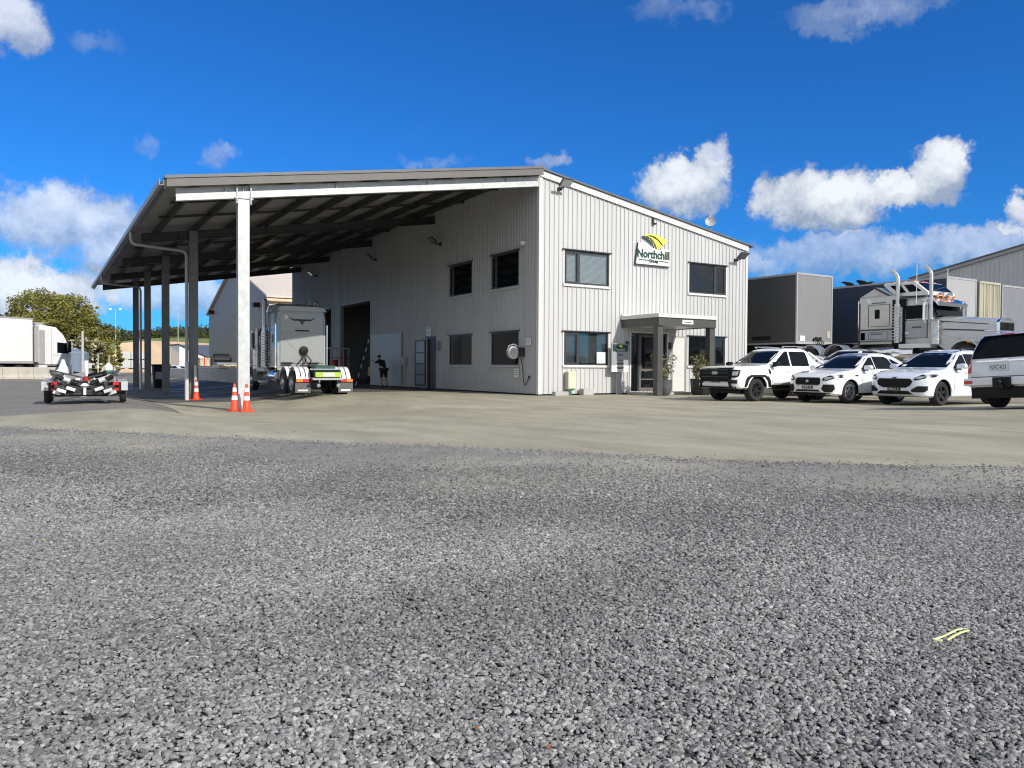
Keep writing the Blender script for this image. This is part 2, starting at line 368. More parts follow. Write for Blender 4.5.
def gmat(name, c1, c2, scale, rough, bump, bscale, c3=None, s3=.15, a3=.5, speck=0., sstretch=(1,1,1), wet=None, rot=0., loose=None):
    m = bpy.data.materials.new(name); N, L = nodes(m); b = N['Principled BSDF']; b.inputs['Roughness'].default_value = rough
    tc = N.new('ShaderNodeTexCoord')
    mp = N.new('ShaderNodeMapping'); mp.inputs['Scale'].default_value = sstretch; mp.inputs['Rotation'].default_value=(0,0,rot); L.new(tc.outputs['Object'], mp.inputs[0])
    n = N.new('ShaderNodeTexNoise'); n.inputs['Scale'].default_value = scale; n.inputs['Detail'].default_value = 10; n.inputs['Roughness'].default_value=.65
    L.new(mp.outputs[0], n.inputs['Vector'])
    r = N.new('ShaderNodeValToRGB'); r.color_ramp.elements[0].position=.34; r.color_ramp.elements[1].position=.66
    r.color_ramp.elements[0].color=(*c1,1); r.color_ramp.elements[1].color=(*c2,1); L.new(n.outputs['Fac'], r.inputs[0]); base = r.outputs[0]
    if c3:
        n2 = N.new('ShaderNodeTexNoise'); n2.inputs['Scale'].default_value = s3; n2.inputs['Detail'].default_value = 8; n2.inputs['Roughness'].default_value=.6
        L.new(mp.outputs[0], n2.inputs['Vector'])
        rr = N.new('ShaderNodeMapRange'); rr.inputs[1].default_value=.45; rr.inputs[2].default_value=.68; rr.inputs[4].default_value=a3; L.new(n2.outputs['Fac'], rr.inputs[0])
        mx = N.new('ShaderNodeMix'); mx.data_type='RGBA'; L.new(rr.outputs[0], mx.inputs[0]); L.new(base, mx.inputs[6]); mx.inputs[7].default_value=(*c3,1); base = mx.outputs[2]
    h = n.outputs['Fac']
    if name == 'concrete':
        for sc_,st_,ro_,lo_,hi_,amt_ in ((1.6,(1,.07,1),.35,.60,.72,.30),(2.6,(1,.06,1),.95,.62,.74,.26),(.9,(1,1,1),0,.66,.74,.22)):
            mpp = N.new('ShaderNodeMapping'); mpp.inputs['Scale'].default_value = st_; mpp.inputs['Rotation'].default_value=(0,0,ro_); L.new(tc.outputs['Object'], mpp.inputs[0])
            nq = N.new('ShaderNodeTexNoise'); nq.inputs['Scale'].default_value = sc_; nq.inputs['Detail'].default_value = 9; nq.inputs['Roughness'].default_value=.7; L.new(mpp.outputs[0], nq.inputs['Vector'])
            rq = N.new('ShaderNodeMapRange'); rq.inputs[1].default_value=lo_; rq.inputs[2].default_value=hi_; rq.inputs[4].default_value=amt_; L.new(nq.outputs['Fac'], rq.inputs[0])
            xq = N.new('ShaderNodeMix'); xq.data_type='RGBA'; L.new(rq.outputs[0], xq.inputs[0]); L.new(base, xq.inputs[6]); xq.inputs[7].default_value=(.10,.095,.08,1); base = xq.outputs[2]
    if speck:
        vo = N.new('ShaderNodeTexVoronoi'); vo.inputs['Scale'].default_value = bscale; L.new(tc.outputs['Object'], vo.inputs['Vector'])
        sp = N.new('ShaderNodeSeparateColor'); L.new(vo.outputs['Color'], sp.inputs[0])
        mr = N.new('ShaderNodeMapRange'); mr.inputs[3].default_value = 1-speck; mr.inputs[4].default_value = 1+speck; L.new(sp.outputs[0], mr.inputs[0])
        mm = N.new('ShaderNodeMix'); mm.data_type='RGBA'; mm.blend_type='MULTIPLY'; mm.inputs[0].default_value=1; L.new(base, mm.inputs[6]); L.new(mr.outputs[0], mm.inputs[7]); base = mm.outputs[2]
        ad = N.new('ShaderNodeMath'); ad.operation='ADD'; L.new(vo.outputs['Distance'], ad.inputs[0]); L.new(sp.outputs[1], ad.inputs[1]); h = ad.outputs[0]
    else:
        n3 = N.new('ShaderNodeTexNoise'); n3.inputs['Scale'].default_value = bscale; n3.inputs['Detail'].default_value=6; L.new(tc.outputs['Object'], n3.inputs['Vector']); h = n3.outputs['Fac']
    if loose:      # away from the concrete a dark bed colour stands for shade between loose rock
        dp = N.new('ShaderNodeVectorMath'); dp.operation='DOT_PRODUCT'; L.new(tc.outputs['Object'], dp.inputs[0]); dp.inputs[1].default_value=(-.768,-.64,0)
        nz = N.new('ShaderNodeMath'); nz.operation='ADD'; L.new(dp.outputs['Value'], nz.inputs[0]); 
        n9 = N.new('ShaderNodeTexNoise'); n9.inputs['Scale'].default_value=.8; n9.inputs['Detail'].default_value=5; L.new(tc.outputs['Object'], n9.inputs['Vector']); m9 = N.new('ShaderNodeMath'); m9.operation='MULTIPLY'; m9.inputs[1].default_value=4; L.new(n9.outputs['Fac'], m9.inputs[0]); L.new(m9.outputs[0], nz.inputs[1])
        r9 = N.new('ShaderNodeMapRange'); r9.inputs[1].default_value=20.3+2+2.2; r9.inputs[2].default_value=20.3+2+5.2; L.new(nz.outputs[0], r9.inputs[0])
        x9 = N.new('ShaderNodeMix'); x9.data_type='RGBA'; L.new(r9.outputs[0], x9.inputs[0]); L.new(base, x9.inputs[6]); x9.inputs[7].default_value=(*loose,1); base = x9.outputs[2]
    L.new(base, b.inputs['Base Color'])
    if bump:
        bp = N.new('ShaderNodeBump'); bp.inputs['Strength'].default_value = bump; bp.inputs['Distance'].default_value = .012
        L.new(h, bp.inputs['Height']); L.new(bp.outputs[0], b.inputs['Normal'])
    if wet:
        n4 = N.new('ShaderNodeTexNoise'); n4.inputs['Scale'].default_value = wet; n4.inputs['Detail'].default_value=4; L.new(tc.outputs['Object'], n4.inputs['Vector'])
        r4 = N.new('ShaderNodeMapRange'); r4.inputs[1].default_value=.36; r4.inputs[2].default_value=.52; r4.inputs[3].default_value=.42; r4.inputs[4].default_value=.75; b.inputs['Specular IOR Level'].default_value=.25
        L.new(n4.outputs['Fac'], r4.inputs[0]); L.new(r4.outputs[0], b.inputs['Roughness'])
    return m
M['asphalt'] = gmat('asphalt', (.14,.131,.117), (.205,.192,.172), 1.2, .85, .4, 90, c3=(.22,.207,.185), s3=.25, a3=.5, speck=.35)
M['concrete'] = gmat('concrete', (.245,.226,.165), (.37,.344,.262), 1.1, .8, .25, 55, c3=(.205,.19,.14), s3=.42, a3=.6, sstretch=(1,.42,1), rot=.55, speck=.13)
M['wetshadeslab'] = gmat('wet_shaded_concrete', (.07,.067,.06), (.13,.124,.108), .5, .4, .05, 30, wet=.35)  # wet slab tone, darkened further to carry the canopy's shade
M['gravelbed'] = gmat('gravel_bed', (.165,.162,.152), (.24,.235,.218), 2.2, .9, .45, 110, c3=(.37,.35,.27), s3=.33, a3=.85, speck=.45, loose=(.045,.045,.045))
M['grass'] = gmat('grass_hill', (.10,.14,.03), (.18,.20,.05), .06, .9, .2, 3, c3=(.17,.15,.06), s3=.03, a3=.5)
GE = [(-40,18),(-25.5,-1.0),(-17.93,-9.96),(-14.55,-14.33),(-11.89,-17.39),(-10.06,-20.14),(-7.96,-21.91),(0,-31.5),(14,-48)]
GEd = []
for a, b in zip(GE[:-1], GE[1:]):
    k = max(1,int(math.dist(a,b)/.35))
    for i in range(k):
        t = i/k; GEd.append((a[0]+(b[0]-a[0])*t + random.uniform(-.13,.13), a[1]+(b[1]-a[1])*t + random.uniform(-.13,.13)))
GEd.append(GE[-1])
# the wide ground reaches the horizon; a finer middle follows the dips
mb = MB()
rings = [0]
gx = [-1200,-600,-300,-150,-90,-60] + [-40+i for i in range(0,81)] + [60,90,150,300,600,1200]
gy = [-1200,-600,-300,-150,-90,-60] + [-40+i for i in range(0,101)] + [90,130,200,300,600,1200]
vs_ = [(x,y,g(x,y)-.03) for y in gy for x in gx]; nx = len(gx)
mb.add(vs_, [(j*nx+i, j*nx+i+1, (j+1)*nx+i+1, (j+1)*nx+i) for j in range(len(gy)-1) for i in range(nx-1)])
struct(mb.build('ground', M['asphalt'], smooth=180))
apron = GEd[6:] + [(45,-48),(45,-2),(12.2,-.02),(-.02,-.02),(-.02,.6),(-13.2,.6),(-14.0,-1.8),(-18.6,-4.6),(-24,-1.0)]
apron = [p for p in GEd if p[0] > -24.0] + [(45,-48),(45,40),(12.3,40),(12.3,-.03),(-.03,-.03),(-.03,7.0),(-13.6,7.0),(-13.6,1.2),(-13.9,-2.6),(-18.0,-5.6),(-24,-2.4)]
struct(sheet(apron, .0, .5).build('concrete_apron', M['concrete'], smooth=180))
struct(sheet([(-13.6,7.01),(-.03,7.01),(-.03,40),(-13.6,40)], .0, .5).build('wash_slab', M['wetshadeslab'], smooth=180))
gravel_poly = GEd + [(14,-60),(-60,-60),(-60,18)]
struct(sheet(gravel_poly, .008, 1.5).build('gravel_ground', M['gravelbed'], smooth=180))

# loose stones: a point cloud carrying instanced crushed-rock pieces
def stones():
    pts = []; rs = []
    f2 = Vector((CF.x,CF.y)).normalized(); r2 = Vector((f2.y,-f2.x))
    edge = [(-60,18)] + GEd + [(14,-60),(-60,-60)]
    rng = np.random.default_rng(3)
    D = 1.5
    ex = np.array([p[0] for p in edge]); ey = np.array([p[1] for p in edge])
    while D < 26:
        dD = .25; dn = 9500 if D < 5.0 else max(9500*(5.0/D)**2.4, 120)
        W = 1.5*D + 1.6; n = int(dn*W*dD)
        a = rng.uniform(-W/2, W/2, n); b = rng.uniform(D, D+dD, n)
        x = CAM.x + f2.x*b + r2.x*a; y = CAM.y + f2.y*b + r2.y*a
        inside = np.zeros(n, bool); j = len(edge)-1
        for i in range(len(edge)):
            c = ((ey[i] > y) != (ey[j] > y)) & (x < (ex[j]-ex[i])*(y-ey[i])/(ey[j]-ey[i]+1e-12)+ex[i]); inside ^= c; j = i
        # a few strays kicked out on to the concrete
        st = inside & (rng.random(n) < .05); x = np.where(st, x+rng.normal(0,.45,n), x); y = np.where(st, y+rng.normal(0,.45,n), y)
        keep = inside.copy()
        patch = .5+.5*np.sin(x*1.3+2*np.sin(y*.7))*np.sin(y*1.1+1.5*np.sin(x*.6))
        de = (x+11.89)*-.768+(y+17.39)*-.64+.9*(patch-.5)*2; keep &= rng.random(n) < np.clip((de-1.0)/4.0,.10,1)*np.clip(.70+.5*patch,0,1)**(1 if D > 4 else .3)
        x, y = x[keep], y[keep]; ins = inside[keep]
        rr = rng.lognormal(math.log(.0068), .26, len(x)); rr = np.clip(rr, .003, .0128)
        z = np.array([g(p,q) for p,q in zip(x,y)]) + np.where(ins, .014, .005) + rng.uniform(-.003,.006,len(x))
        pts.append(np.stack([x,y,z],1)); rs.append(rr); D += dD
    # a raked-up line of coarser stones along the concrete edge
    for (xa,ya),(xb,yb) in zip(GEd[:-1],GEd[1:]):
        if xa < -26 or xa > 2: continue
        n = int(math.dist((xa,ya),(xb,yb))*380); t = rng.random(n); x = xa+(xb-xa)*t+rng.normal(-.06,.16,n); y = ya+(yb-ya)*t+rng.normal(-.05,.16,n)
        z = np.array([g(p,q) for p,q in zip(x,y)])+rng.uniform(.004,.016,n); pts.append(np.stack([x,y,z],1)); rs.append(np.clip(rng.lognormal(math.log(.0062),.40,n),.003,.016))
    P = np.concatenate(pts); S = np.concatenate(rs)
    me = bpy.data.meshes.new('loose_gravel'); me.vertices.add(len(P)); me.vertices.foreach_set('co', P.astype(np.float32).ravel())
    at_ = me.attributes.new('rs','FLOAT','POINT'); at_.data.foreach_set('value', S.astype(np.float32))
    me.update(); o = bpy.data.objects.new('loose_gravel', me); COL.objects.link(o)
    m = bpy.data.materials.new('crushed_rock'); N, L = nodes(m); b = N['Principled BSDF']; b.inputs['Roughness'].default_value = .75
    oi = N.new('ShaderNodeObjectInfo'); cr = N.new('ShaderNodeValToRGB'); e = cr.color_ramp.elements
    e[0].position = 0; e[0].color = (.085,.085,.085,1); e[1].position = 1; e[1].color = (.34,.336,.325,1)
    q = cr.color_ramp.elements.new(.5); q.color = (.185,.184,.181,1); q = cr.color_ramp.elements.new(.85); q.color = (.25,.247,.24,1)
    L.new(oi.outputs['Random'], cr.inputs[0])
    geo = N.new('ShaderNodeNewGeometry'); nn = N.new('ShaderNodeTexNoise'); nn.inputs['Scale'].default_value = .55; nn.inputs['Detail'].default_value = 4; L.new(geo.outputs['Position'], nn.inputs['Vector'])
    mr = N.new('ShaderNodeMapRange'); mr.inputs[1].default_value=.35; mr.inputs[2].default_value=.65; mr.inputs[3].default_value=.86; mr.inputs[4].default_value=1.22; L.new(nn.outputs['Fac'], mr.inputs[0])
    n5 = N.new('ShaderNodeTexNoise'); n5.inputs['Scale'].default_value = 180; n5.inputs['Detail'].default_value = 3; L.new(geo.outputs['Position'], n5.inputs['Vector'])
    m5 = N.new('ShaderNodeMapRange'); m5.inputs[3].default_value=.75; m5.inputs[4].default_value=1.25; L.new(n5.outputs['Fac'], m5.inputs[0])
    mu = N.new('ShaderNodeMath'); mu.operation='MULTIPLY'; L.new(mr.outputs[0], mu.inputs[0]); L.new(m5.outputs[0], mu.inputs[1])
    mm = N.new('ShaderNodeMix'); mm.data_type='RGBA'; mm.blend_type='MULTIPLY'; mm.inputs[0].default_value=1; L.new(cr.outputs[0], mm.inputs[6]); L.new(mu.outputs[0], mm.inputs[7]); L.new(mm.outputs[2], b.inputs['Base Color'])
    ng = bpy.data.node_groups.new('scatter_stones','GeometryNodeTree')
    ng.interface.new_socket('Geometry', in_out='INPUT', socket_type='NodeSocketGeometry'); ng.interface.new_socket('Geometry', in_out='OUTPUT', socket_type='NodeSocketGeometry')
    n = ng.nodes; l = ng.links; gi = n.new('NodeGroupInput'); go = n.new('NodeGroupOutput')
    jo = n.new('GeometryNodeJoinGeometry')
    for k in range(10):
        ic = n.new('GeometryNodeMeshIcoSphere'); ic.inputs['Radius'].default_value = 1; ic.inputs['Subdivisions'].default_value = 1 if k % 2 else 2
        sp = n.new('GeometryNodeSetPosition'); rv = n.new('FunctionNodeRandomValue'); rv.data_type='FLOAT_VECTOR'
        rv.inputs[0].default_value=(-.42,)*3; rv.inputs[1].default_value=(.42,)*3; rv.inputs['Seed'].default_value = k*13+1
        l.new(rv.outputs[0], sp.inputs['Offset']); l.new(ic.outputs[0], sp.inputs[0])
        ch = n.new('GeometryNodeConvexHull'); l.new(sp.outputs[0], ch.inputs[0])
        tr = n.new('GeometryNodeTransform'); tr.inputs['Scale'].default_value = (1.15, .72+.05*(k%5), .5+.06*(k%4)); l.new(ch.outputs[0], tr.inputs[0])
        sf = n.new('GeometryNodeSetShadeSmooth'); sf.inputs['Shade Smooth'].default_value = False; l.new(tr.outputs[0], sf.inputs[0])
        sm = n.new('GeometryNodeSetMaterial'); sm.inputs['Material'].default_value = m; l.new(sf.outputs[0], sm.inputs[0])
        gt = n.new('GeometryNodeGeometryToInstance'); l.new(sm.outputs[0], gt.inputs[0]); l.new(gt.outputs[0], jo.inputs[0])
    ip = n.new('GeometryNodeInstanceOnPoints'); ip.inputs['Pick Instance'].default_value = True
    l.new(gi.outputs[0], ip.inputs['Points']); l.new(jo.outputs[0], ip.inputs['Instance'])
    ri = n.new('FunctionNodeRandomValue'); ri.data_type='INT'; ri.inputs[4].default_value=0; ri.inputs[5].default_value=9; l.new(ri.outputs[2], ip.inputs['Instance Index'])
    rr_ = n.new('FunctionNodeRandomValue'); rr_.data_type='FLOAT_VECTOR'; rr_.inputs[0].default_value=(-.42,-.42,0); rr_.inputs[1].default_value=(.42,.42,6.28); rr_.inputs['Seed'].default_value=5
    l.new(rr_.outputs[0], ip.inputs['Rotation'])
    na = n.new('GeometryNodeInputNamedAttribute'); na.data_type='FLOAT'; na.inputs[0].default_value='rs'; l.new(na.outputs[0], ip.inputs['Scale'])
    l.new(ip.outputs[0], go.inputs[0])
    md = o.modifiers.new('scatter','NODES'); md.node_group = ng
    struct(o,'stuff'); o['label'] = 'loose grey crushed rock'
    return len(P)
NST = stones(); print('stones', NST)

# ------------------------------------------------------------------ the workshop building with its canopy
ZR, SL, SR = 9.22, .1605, .1665
def zroof(x): return ZR + SL*x if x < 0 else ZR - SR*x
BX, BY = 12.14, 36.0            # right end and back of the walls
EL, ER = -14.05, 12.48          # eaves
front = lambda u, o, z: (u, -o, z)
side = lambda u, o, z: (-o, u, z)
B = thing('workshop_building', 'white ribbed steel workshop with a grey lean-out canopy on galvanised posts', 'building', (0,0,0))
def clad(mb, u0, u1, zb, ztop, openings, place, pitch=.232, rib=.035, start=0.):
    prof = []; k = math.floor((u0-start)/pitch)-1
    while start + k*pitch < u1+pitch:
        b0 = start + k*pitch
        prof += [(b0,0),(b0+pitch*.80,0),(b0+pitch*.845,rib),(b0+pitch*.955,rib)]; k += 1
    cuts = sorted(set([u0,u1]+[q for o in openings for q in o[:2]]))
    out = []
    for (a,oa),(b,ob) in zip(prof[:-1],prof[1:]):
        out.append((a,oa))
        for c in cuts:
            if a < c < b: out.append((c, oa+(ob-oa)*(c-a)/(b-a)))
    out = [q for q in out if u0-1e-6 <= q[0] <= u1+1e-6]
    for (a,oa),(b,ob) in zip(out[:-1],out[1:]):
        um = (a+b)/2; spans = [(zb, None)]
        holes = sorted([(o[2],o[3]) for o in openings if o[0] <= um <= o[1]])
        z = zb; segs = []
        for h0,h1 in holes:
            if h0 > z: segs.append((z,h0,z,h0))
            z = h1
        segs.append((z,ztop(a),z,ztop(b)))
        for za0,za1,zb0,zb1 in segs:
            mb.add([place(a,oa,za0),place(b,ob,zb0),place(b,ob,zb1),place(a,oa,za1)],[(0,1,2,3)])
def pbox(mb, place, u0,u1,o0,o1,z0,z1):
    c = [place(u,o,z) for z in (z0,z1) for u,o in ((u0,o0),(u1,o0),(u1,o1),(u0,o1))]
    mb.add(c, [(0,3,2,1),(4,5,6,7),(0,1,5,4),(1,2,6,5),(2,3,7,6),(3,0,4,7)])
FW = [('u',1.24,3.59,4.64,6.04,.32,0),('u2',8.28,10.68,4.65,6.03,.70,0),('l',1.24,3.57,1.26,2.65,.32,0),('l2',8.28,10.67,1.28,2.64,.70,0)]
SW = [('u',1.52,3.85,4.62,6.12),('u',5.68,8.02,4.61,6.11),('l',1.49,3.83,1.25,2.69),('l',5.66,8.0,1.26,2.69)]
DOOR = (4.85,6.95,.12,2.70); PANEL = (7.30,8.02,.10,2.56)
fo = [w[1:5] for w in FW] + [DOOR]
mb = MB(); clad(mb, .14, BX-.10, .06, lambda x: zroof(x)-.10, fo, front, start=.06)
mb.build('front_wall', M['cladding'], B)
LD = (9.58,10.55,.05,2.67); LLEAF = (10.72,12.02,.13,2.60); ROLL1 = (18.71,24.26,.02,5.23); ROLL2 = (26.16,31.7,.02,5.24)
so_ = [w[1:5] for w in SW] + [LD, LLEAF, ROLL1, ROLL2]
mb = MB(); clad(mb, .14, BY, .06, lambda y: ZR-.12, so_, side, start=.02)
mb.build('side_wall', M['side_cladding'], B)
mb = MB(); mb.box(BX-.06,BX,0,BY,0.05,zroof(BX)-.02)
mb.build('end_wall', M['cladding'], B)
mb = MB(); mb.prism([(0,0.05),(BX,0.05),(BX,zroof(BX)-.02),(0,ZR-.12)], lambda u,v,t:(u,BY-.06+.06*t,v)); mb.build('rear_wall', M['side_cladding'], B)
# corner boards
mb = MB(); mb.box(-.042,.135,-.043,-.004,.05,ZR-.10); mb.box(-.042,-.002,-.003,.135,.05,ZR-.10); mb.build('corner_board', M['trim'], B)
mb = MB(); mb.box(BX-.10,BX+.03,-.036,-.004,.05,zroof(BX)-.10); mb.box(BX+.002,BX+.03,-.003,.12,.05,zroof(BX)-.10); mb.build('corner_board', M['trim'], B)
mb = MB(); mb.box(-.002,BX,0.02,.10,-.2,.058); mb.box(.02,.1,.1,BY,-.2,.058); mb.build('plinth', M['black'], B)
mb = MB(); mb.box(.1,BX-.07,.1,BY-.07,-.1,.055); mb.build('workshop_floor', M['slabdark'], B)
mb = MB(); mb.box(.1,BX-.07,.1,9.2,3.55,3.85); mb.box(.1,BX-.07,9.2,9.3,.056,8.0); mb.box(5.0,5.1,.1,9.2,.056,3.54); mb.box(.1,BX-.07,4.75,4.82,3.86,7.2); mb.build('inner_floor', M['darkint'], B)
# barge boards
def slope_board(mb, x0, x1, y0, y1, d0, d1):
    z0, z1 = zroof(x0), zroof(x1)
    mb.add([(x0,y0,z0-d1),(x1,y0,z1-d1),(x1,y1,z1-d1),(x0,y1,z0-d1),(x0,y0,z0-d0),(x1,y0,z1-d0),(x1,y1,z1-d0),(x0,y1,z0-d0)],
           [(0,3,2,1),(4,5,6,7),(0,1,5,4),(1,2,6,5),(2,3,7,6),(3,0,4,7)])
mb = MB(); slope_board(mb,-.03,BX+.05,-.07,-.037,.06,.30); slope_board(mb,.0,BX+.02,-.09,-.071,.30,.335); mb.build('barge_board', M['trim'], B)
mb = MB(); slope_board(mb,EL+.08,-.031,-.33,-.29,.085,.33); mb.build('barge_board', M['fascia'], B)
mb = MB(); slope_board(mb,EL+.02,-.01,-.36,.10,-.02,.075); slope_board(mb,-.009,ER,-.14,.10,-.02,.05); mb.build('roof_flashing', M['rooftop'], B)
# roof sheets: ribbed profile run down the slope
def roofsheet(name, xa, xb, y0, y1, m, d):
    mb = MB(); prof = []; y = y0
    while y < y1: prof += [(y,0),(y+.15,0),(y+.165,.03),(y+.215,.03),(y+.23,0)]; y += .23
    vs = []; n = len(prof)
    for x in (xa,xb): vs += [(x,yy,zroof(x)-d+h) for yy,h in prof]
    mb.add(vs,[(i,i+1,n+i+1,n+i) for i in range(n-1)]); return mb.build(name, m, B)
roofsheet('roof', EL, -.0, .11, BY+1.0, M['roofsteel'], .05)
roofsheet('roof', 0.0, ER, .11, BY+.3, M['rooftop'], .05)
mb = MB(); slope_board(mb,-.3,-.001,.11,BY+1,-.06,.0); slope_board(mb,0,.3,.11,BY+.3,-.06,.0); mb.build('ridge_cap', M['rooftop'], B)
# purlins (C section run along the building), rafters, posts
for k in range(9):
    x = -1.05 - 1.5*k
    if x < -13.4: x = -13.4
    mb = MB(); z = zroof(x)
    mb.box(x-.005,x+.005,-.25,BY+.8,z-.33,z-.07); mb.box(x,x+.085,-.25,BY+.8,z-.335,z-.322); mb.box(x,x+.085,-.25,BY+.8,z-.085,z-.07)
    mb.build('purlin', M['darksteel'], B)
PY = [0,9.66,18.4,26.5,33.4]
for y in PY:
    mb = MB()
    xa = -13.67
    def flange(d0,d1,w): slope_board(mb,xa,-.05,y-w,y+w,d0,d1)
    slope_board(mb,xa,-.05,y-.006,y+.006,.36,.72); slope_board(mb,xa,-.05,y-.07,y+.07,.345,.36); slope_board(mb,xa,-.05,y-.09,y+.09,.72,.738)
    for xs in (-12.2,-8.5,-5.0,-1.6):
        mb.box(xs-.01,xs+.01,y-.069,y+.069,zroof(xs)-.70,zroof(xs)-.37)
    rf = mb.build('rafter', M['galv'] if y == 0 else M['darksteel'], B)
# the front rafter is a deep channel seen face on
mb = MB(); slope_board(mb,-13.67,-.22,-.105,-.091,.53,.74); slope_board(mb,-13.67,-.22,-.09,-.0065,.722,.7385)
mb = MB(); slope_board(mb,-13.67,-.22,-.125,-.093,.53,.742); mb.build('eaves_beam', M['galv'], B)
for xs in (-9.0,-5.6,-2.2):
    for y in PY[1:]:
        mb = MB(); mb.beam((xs,y,zroof(xs)-.74),(xs,y+.8,zroof(xs)-.36),.05,.05); mb.build('fly_brace', M['darksteel'], B)
for yb in (3.2,6.4,12.5,15.5,21,24):
    mb = MB(); slope_board(mb,-13.4,-.1,yb-.04,yb+.04,.16,.26); mb.build('bridging', M['darksteel'], B)
# diffuse strip lights and cable tray shapes under the canopy
for y in PY:
    x = -11.63; zb = g(x,y); zt = zroof(x)-.74; mb = MB(); hw = .18
    mb.box(x-hw,x+hw,y-.125,y-.109,zb,zt-.035 if y == 0 else zt+.36); mb.box(x-hw,x+hw,y+.109,y+.125,zb,zt+.36); mb.box(x-.008,x+.008,y-.109,y+.109,zb,zt+.36)
    mb.box(x-.28,x+.28,y-.25,y+.25,zb-.02,zb+.025)
    if y == 0:
        mb.box(x-.30,x+.30,y-.16,y+.16,zt-.03,zt-.004); mb.box(x-.235,x-.205,y-.17,y+.13,zt-.2,zt+.40); mb.box(x+.205,x+.235,y-.17,y+.13,zt-.2,zt+.40)
        for bx in (-.26,.26): mb.cyl((x+bx,y-.1,zt-.07),(x+bx,y-.1,zt+.03),.02,n=8)
    mb.build('post', M['galv'] if y == 0 else M['poststeel'], B)
mb = MB(); zt = zroof(EL)-.12
mb.prism([(EL-.13,zt-.16),(EL+.01,zt-.16),(EL+.01,zt+.02),(EL-.003,zt+.02),(EL-.003,zt-.145),(EL-.115,zt-.145),(EL-.115,zt+.03),(EL-.13,zt+.03)], lambda a,b,t:(a,-.30+(BY+1.3)*t,b)); mb.build('gutter', M['gutter'], B)
mb = MB(); mb.box(EL+.02,EL+.05,-.28,BY+.9,zroof(EL)-.38,zroof(EL)-.09); mb.build('eaves_purlin', M['darksteel'], B)
for y in (9.35, 27.2):
    zg = zroof(EL)-.25; zb = g(-11.95,y); mb = MB()
    mb.tube([(EL-.05,y,zg),(EL-.05,y,zg-.30),(EL-.02,y,zg-.47),(EL+.1,y,zg-.55),(-12.15,y,zg-.66),(-12.0,y,zg-.72),(-11.95,y,zg-.86),(-11.95,y,zb+1.65)], .065, 10)
    dp = mb.build('downpipe', M['gutter'], B, smooth=50)
    mb = MB(); mb.cyl((-11.95,y,zb),(-11.95,y,zb+1.65),.085,n=12)
    if y < 20: mb.cyl((-11.62,y-.1,zb),(-11.62,y-.1,zb+1.5),.055,n=10)
    mb.build('downpipe_boot', M['pvc'], B, smooth=50)

# windows
def window(place, u0,u1,z0,z1, split=None, blind=True, trim='trim', glass='glass', reveal=.035, openleaf=None):
    mb = MB(); t = .055
    def bar(a,b,c,d,o0=-.045,o1=.012): pbox(mb, place, a,b,o0,o1,c,d)
    bar(u0,u1,z0,z0+t); bar(u0,u1,z1-t,z1); bar(u0,u0+t,z0+t,z1-t); bar(u1-t,u1,z0+t,z1-t)
    panes = [(u0+t,u1-t)]
    if split:
        um = u0+(u1-u0)*split; bar(um-.045,um+.045,z0+t,z1-t,-.045,.016); panes = [(u0+t,um-.045),(um+.045,u1-t)]
        w = min(panes, key=lambda p:p[1]-p[0]); s = .05        # the narrow sash has its own leaf
        bar(w[0],w[1],z0+t,z0+t+s,-.04,.022); bar(w[0],w[1],z1-t-s,z1-t,-.04,.022); bar(w[0],w[0]+s,z0+t+s,z1-t-s,-.04,.022); bar(w[1]-s,w[1],z0+t+s,z1-t-s,-.04,.022)
    f = mb.build('window', M['charcoal'], B)
    for a,b in panes:
        mb = MB(); pbox(mb, place, a,b,-.022,-.014,z0+t,z1-t); mb.build('pane', M[glass], f)
    mb = MB(); pbox(mb, place, u0-.07,u1+.07,.001,.075,z0-.10,z0-.002); pbox(mb, place, u0-.07,u0-.002,.001,.036,z0,z1); pbox(mb, place, u1+.002,u1+.07,.001,.036,z0,z1)
    mb.build('sill', M[trim], f)
    mb = MB(); pbox(mb, place, u0-.11,u1+.11,.001,.10,z1+.002,z1+.045); mb.build('hood', M['charcoal'], f)
    if blind:
        mb = MB(); z = z0+.10; n = 0
        while z < z1-.1:
            p = [place(u0+.07,-.10,z),place(u1-.07,-.10,z),place(u1-.07,-.120,z+.046),place(u0+.07,-.120,z+.046)]
            p2 = [place(u0+.07,-.102,z+.003),place(u1-.07,-.102,z+.003),place(u1-.07,-.122,z+.048),place(u0+.07,-.122,z+.048)]
            mb.add(p+p2,[(0,1,2,3),(7,6,5,4),(0,4,5,1),(2,6,7,3)]); z += .048
        mb.build('blind', M['blind'], f)
    return f
for nm,u0,u1,z0,z1,sp,_ in FW:
    w = window(front,u0,u1,z0,z1,sp,True,'trim','clearglass' if nm[0]=='u' else 'glass')
    w['label'] = {'u':'upper window with a grey blind beside the roof corner','u2':'upper window with narrow sash ajar','l':'lower window with a white notice inside','l2':'lower window behind the porch post'}[nm]
    if nm == 'l':
        mb = MB(); pbox(mb,front,2.98,3.47,-.010,-.006,1.34,1.82); mb.build('notice', M['papersign'], w)
for nm,u0,u1,z0,z1 in SW: window(side,u0,u1,z0,z1,.83 if nm=='u' else None,False,'side_cladding','glass' if nm=='u' else 'filmglass')

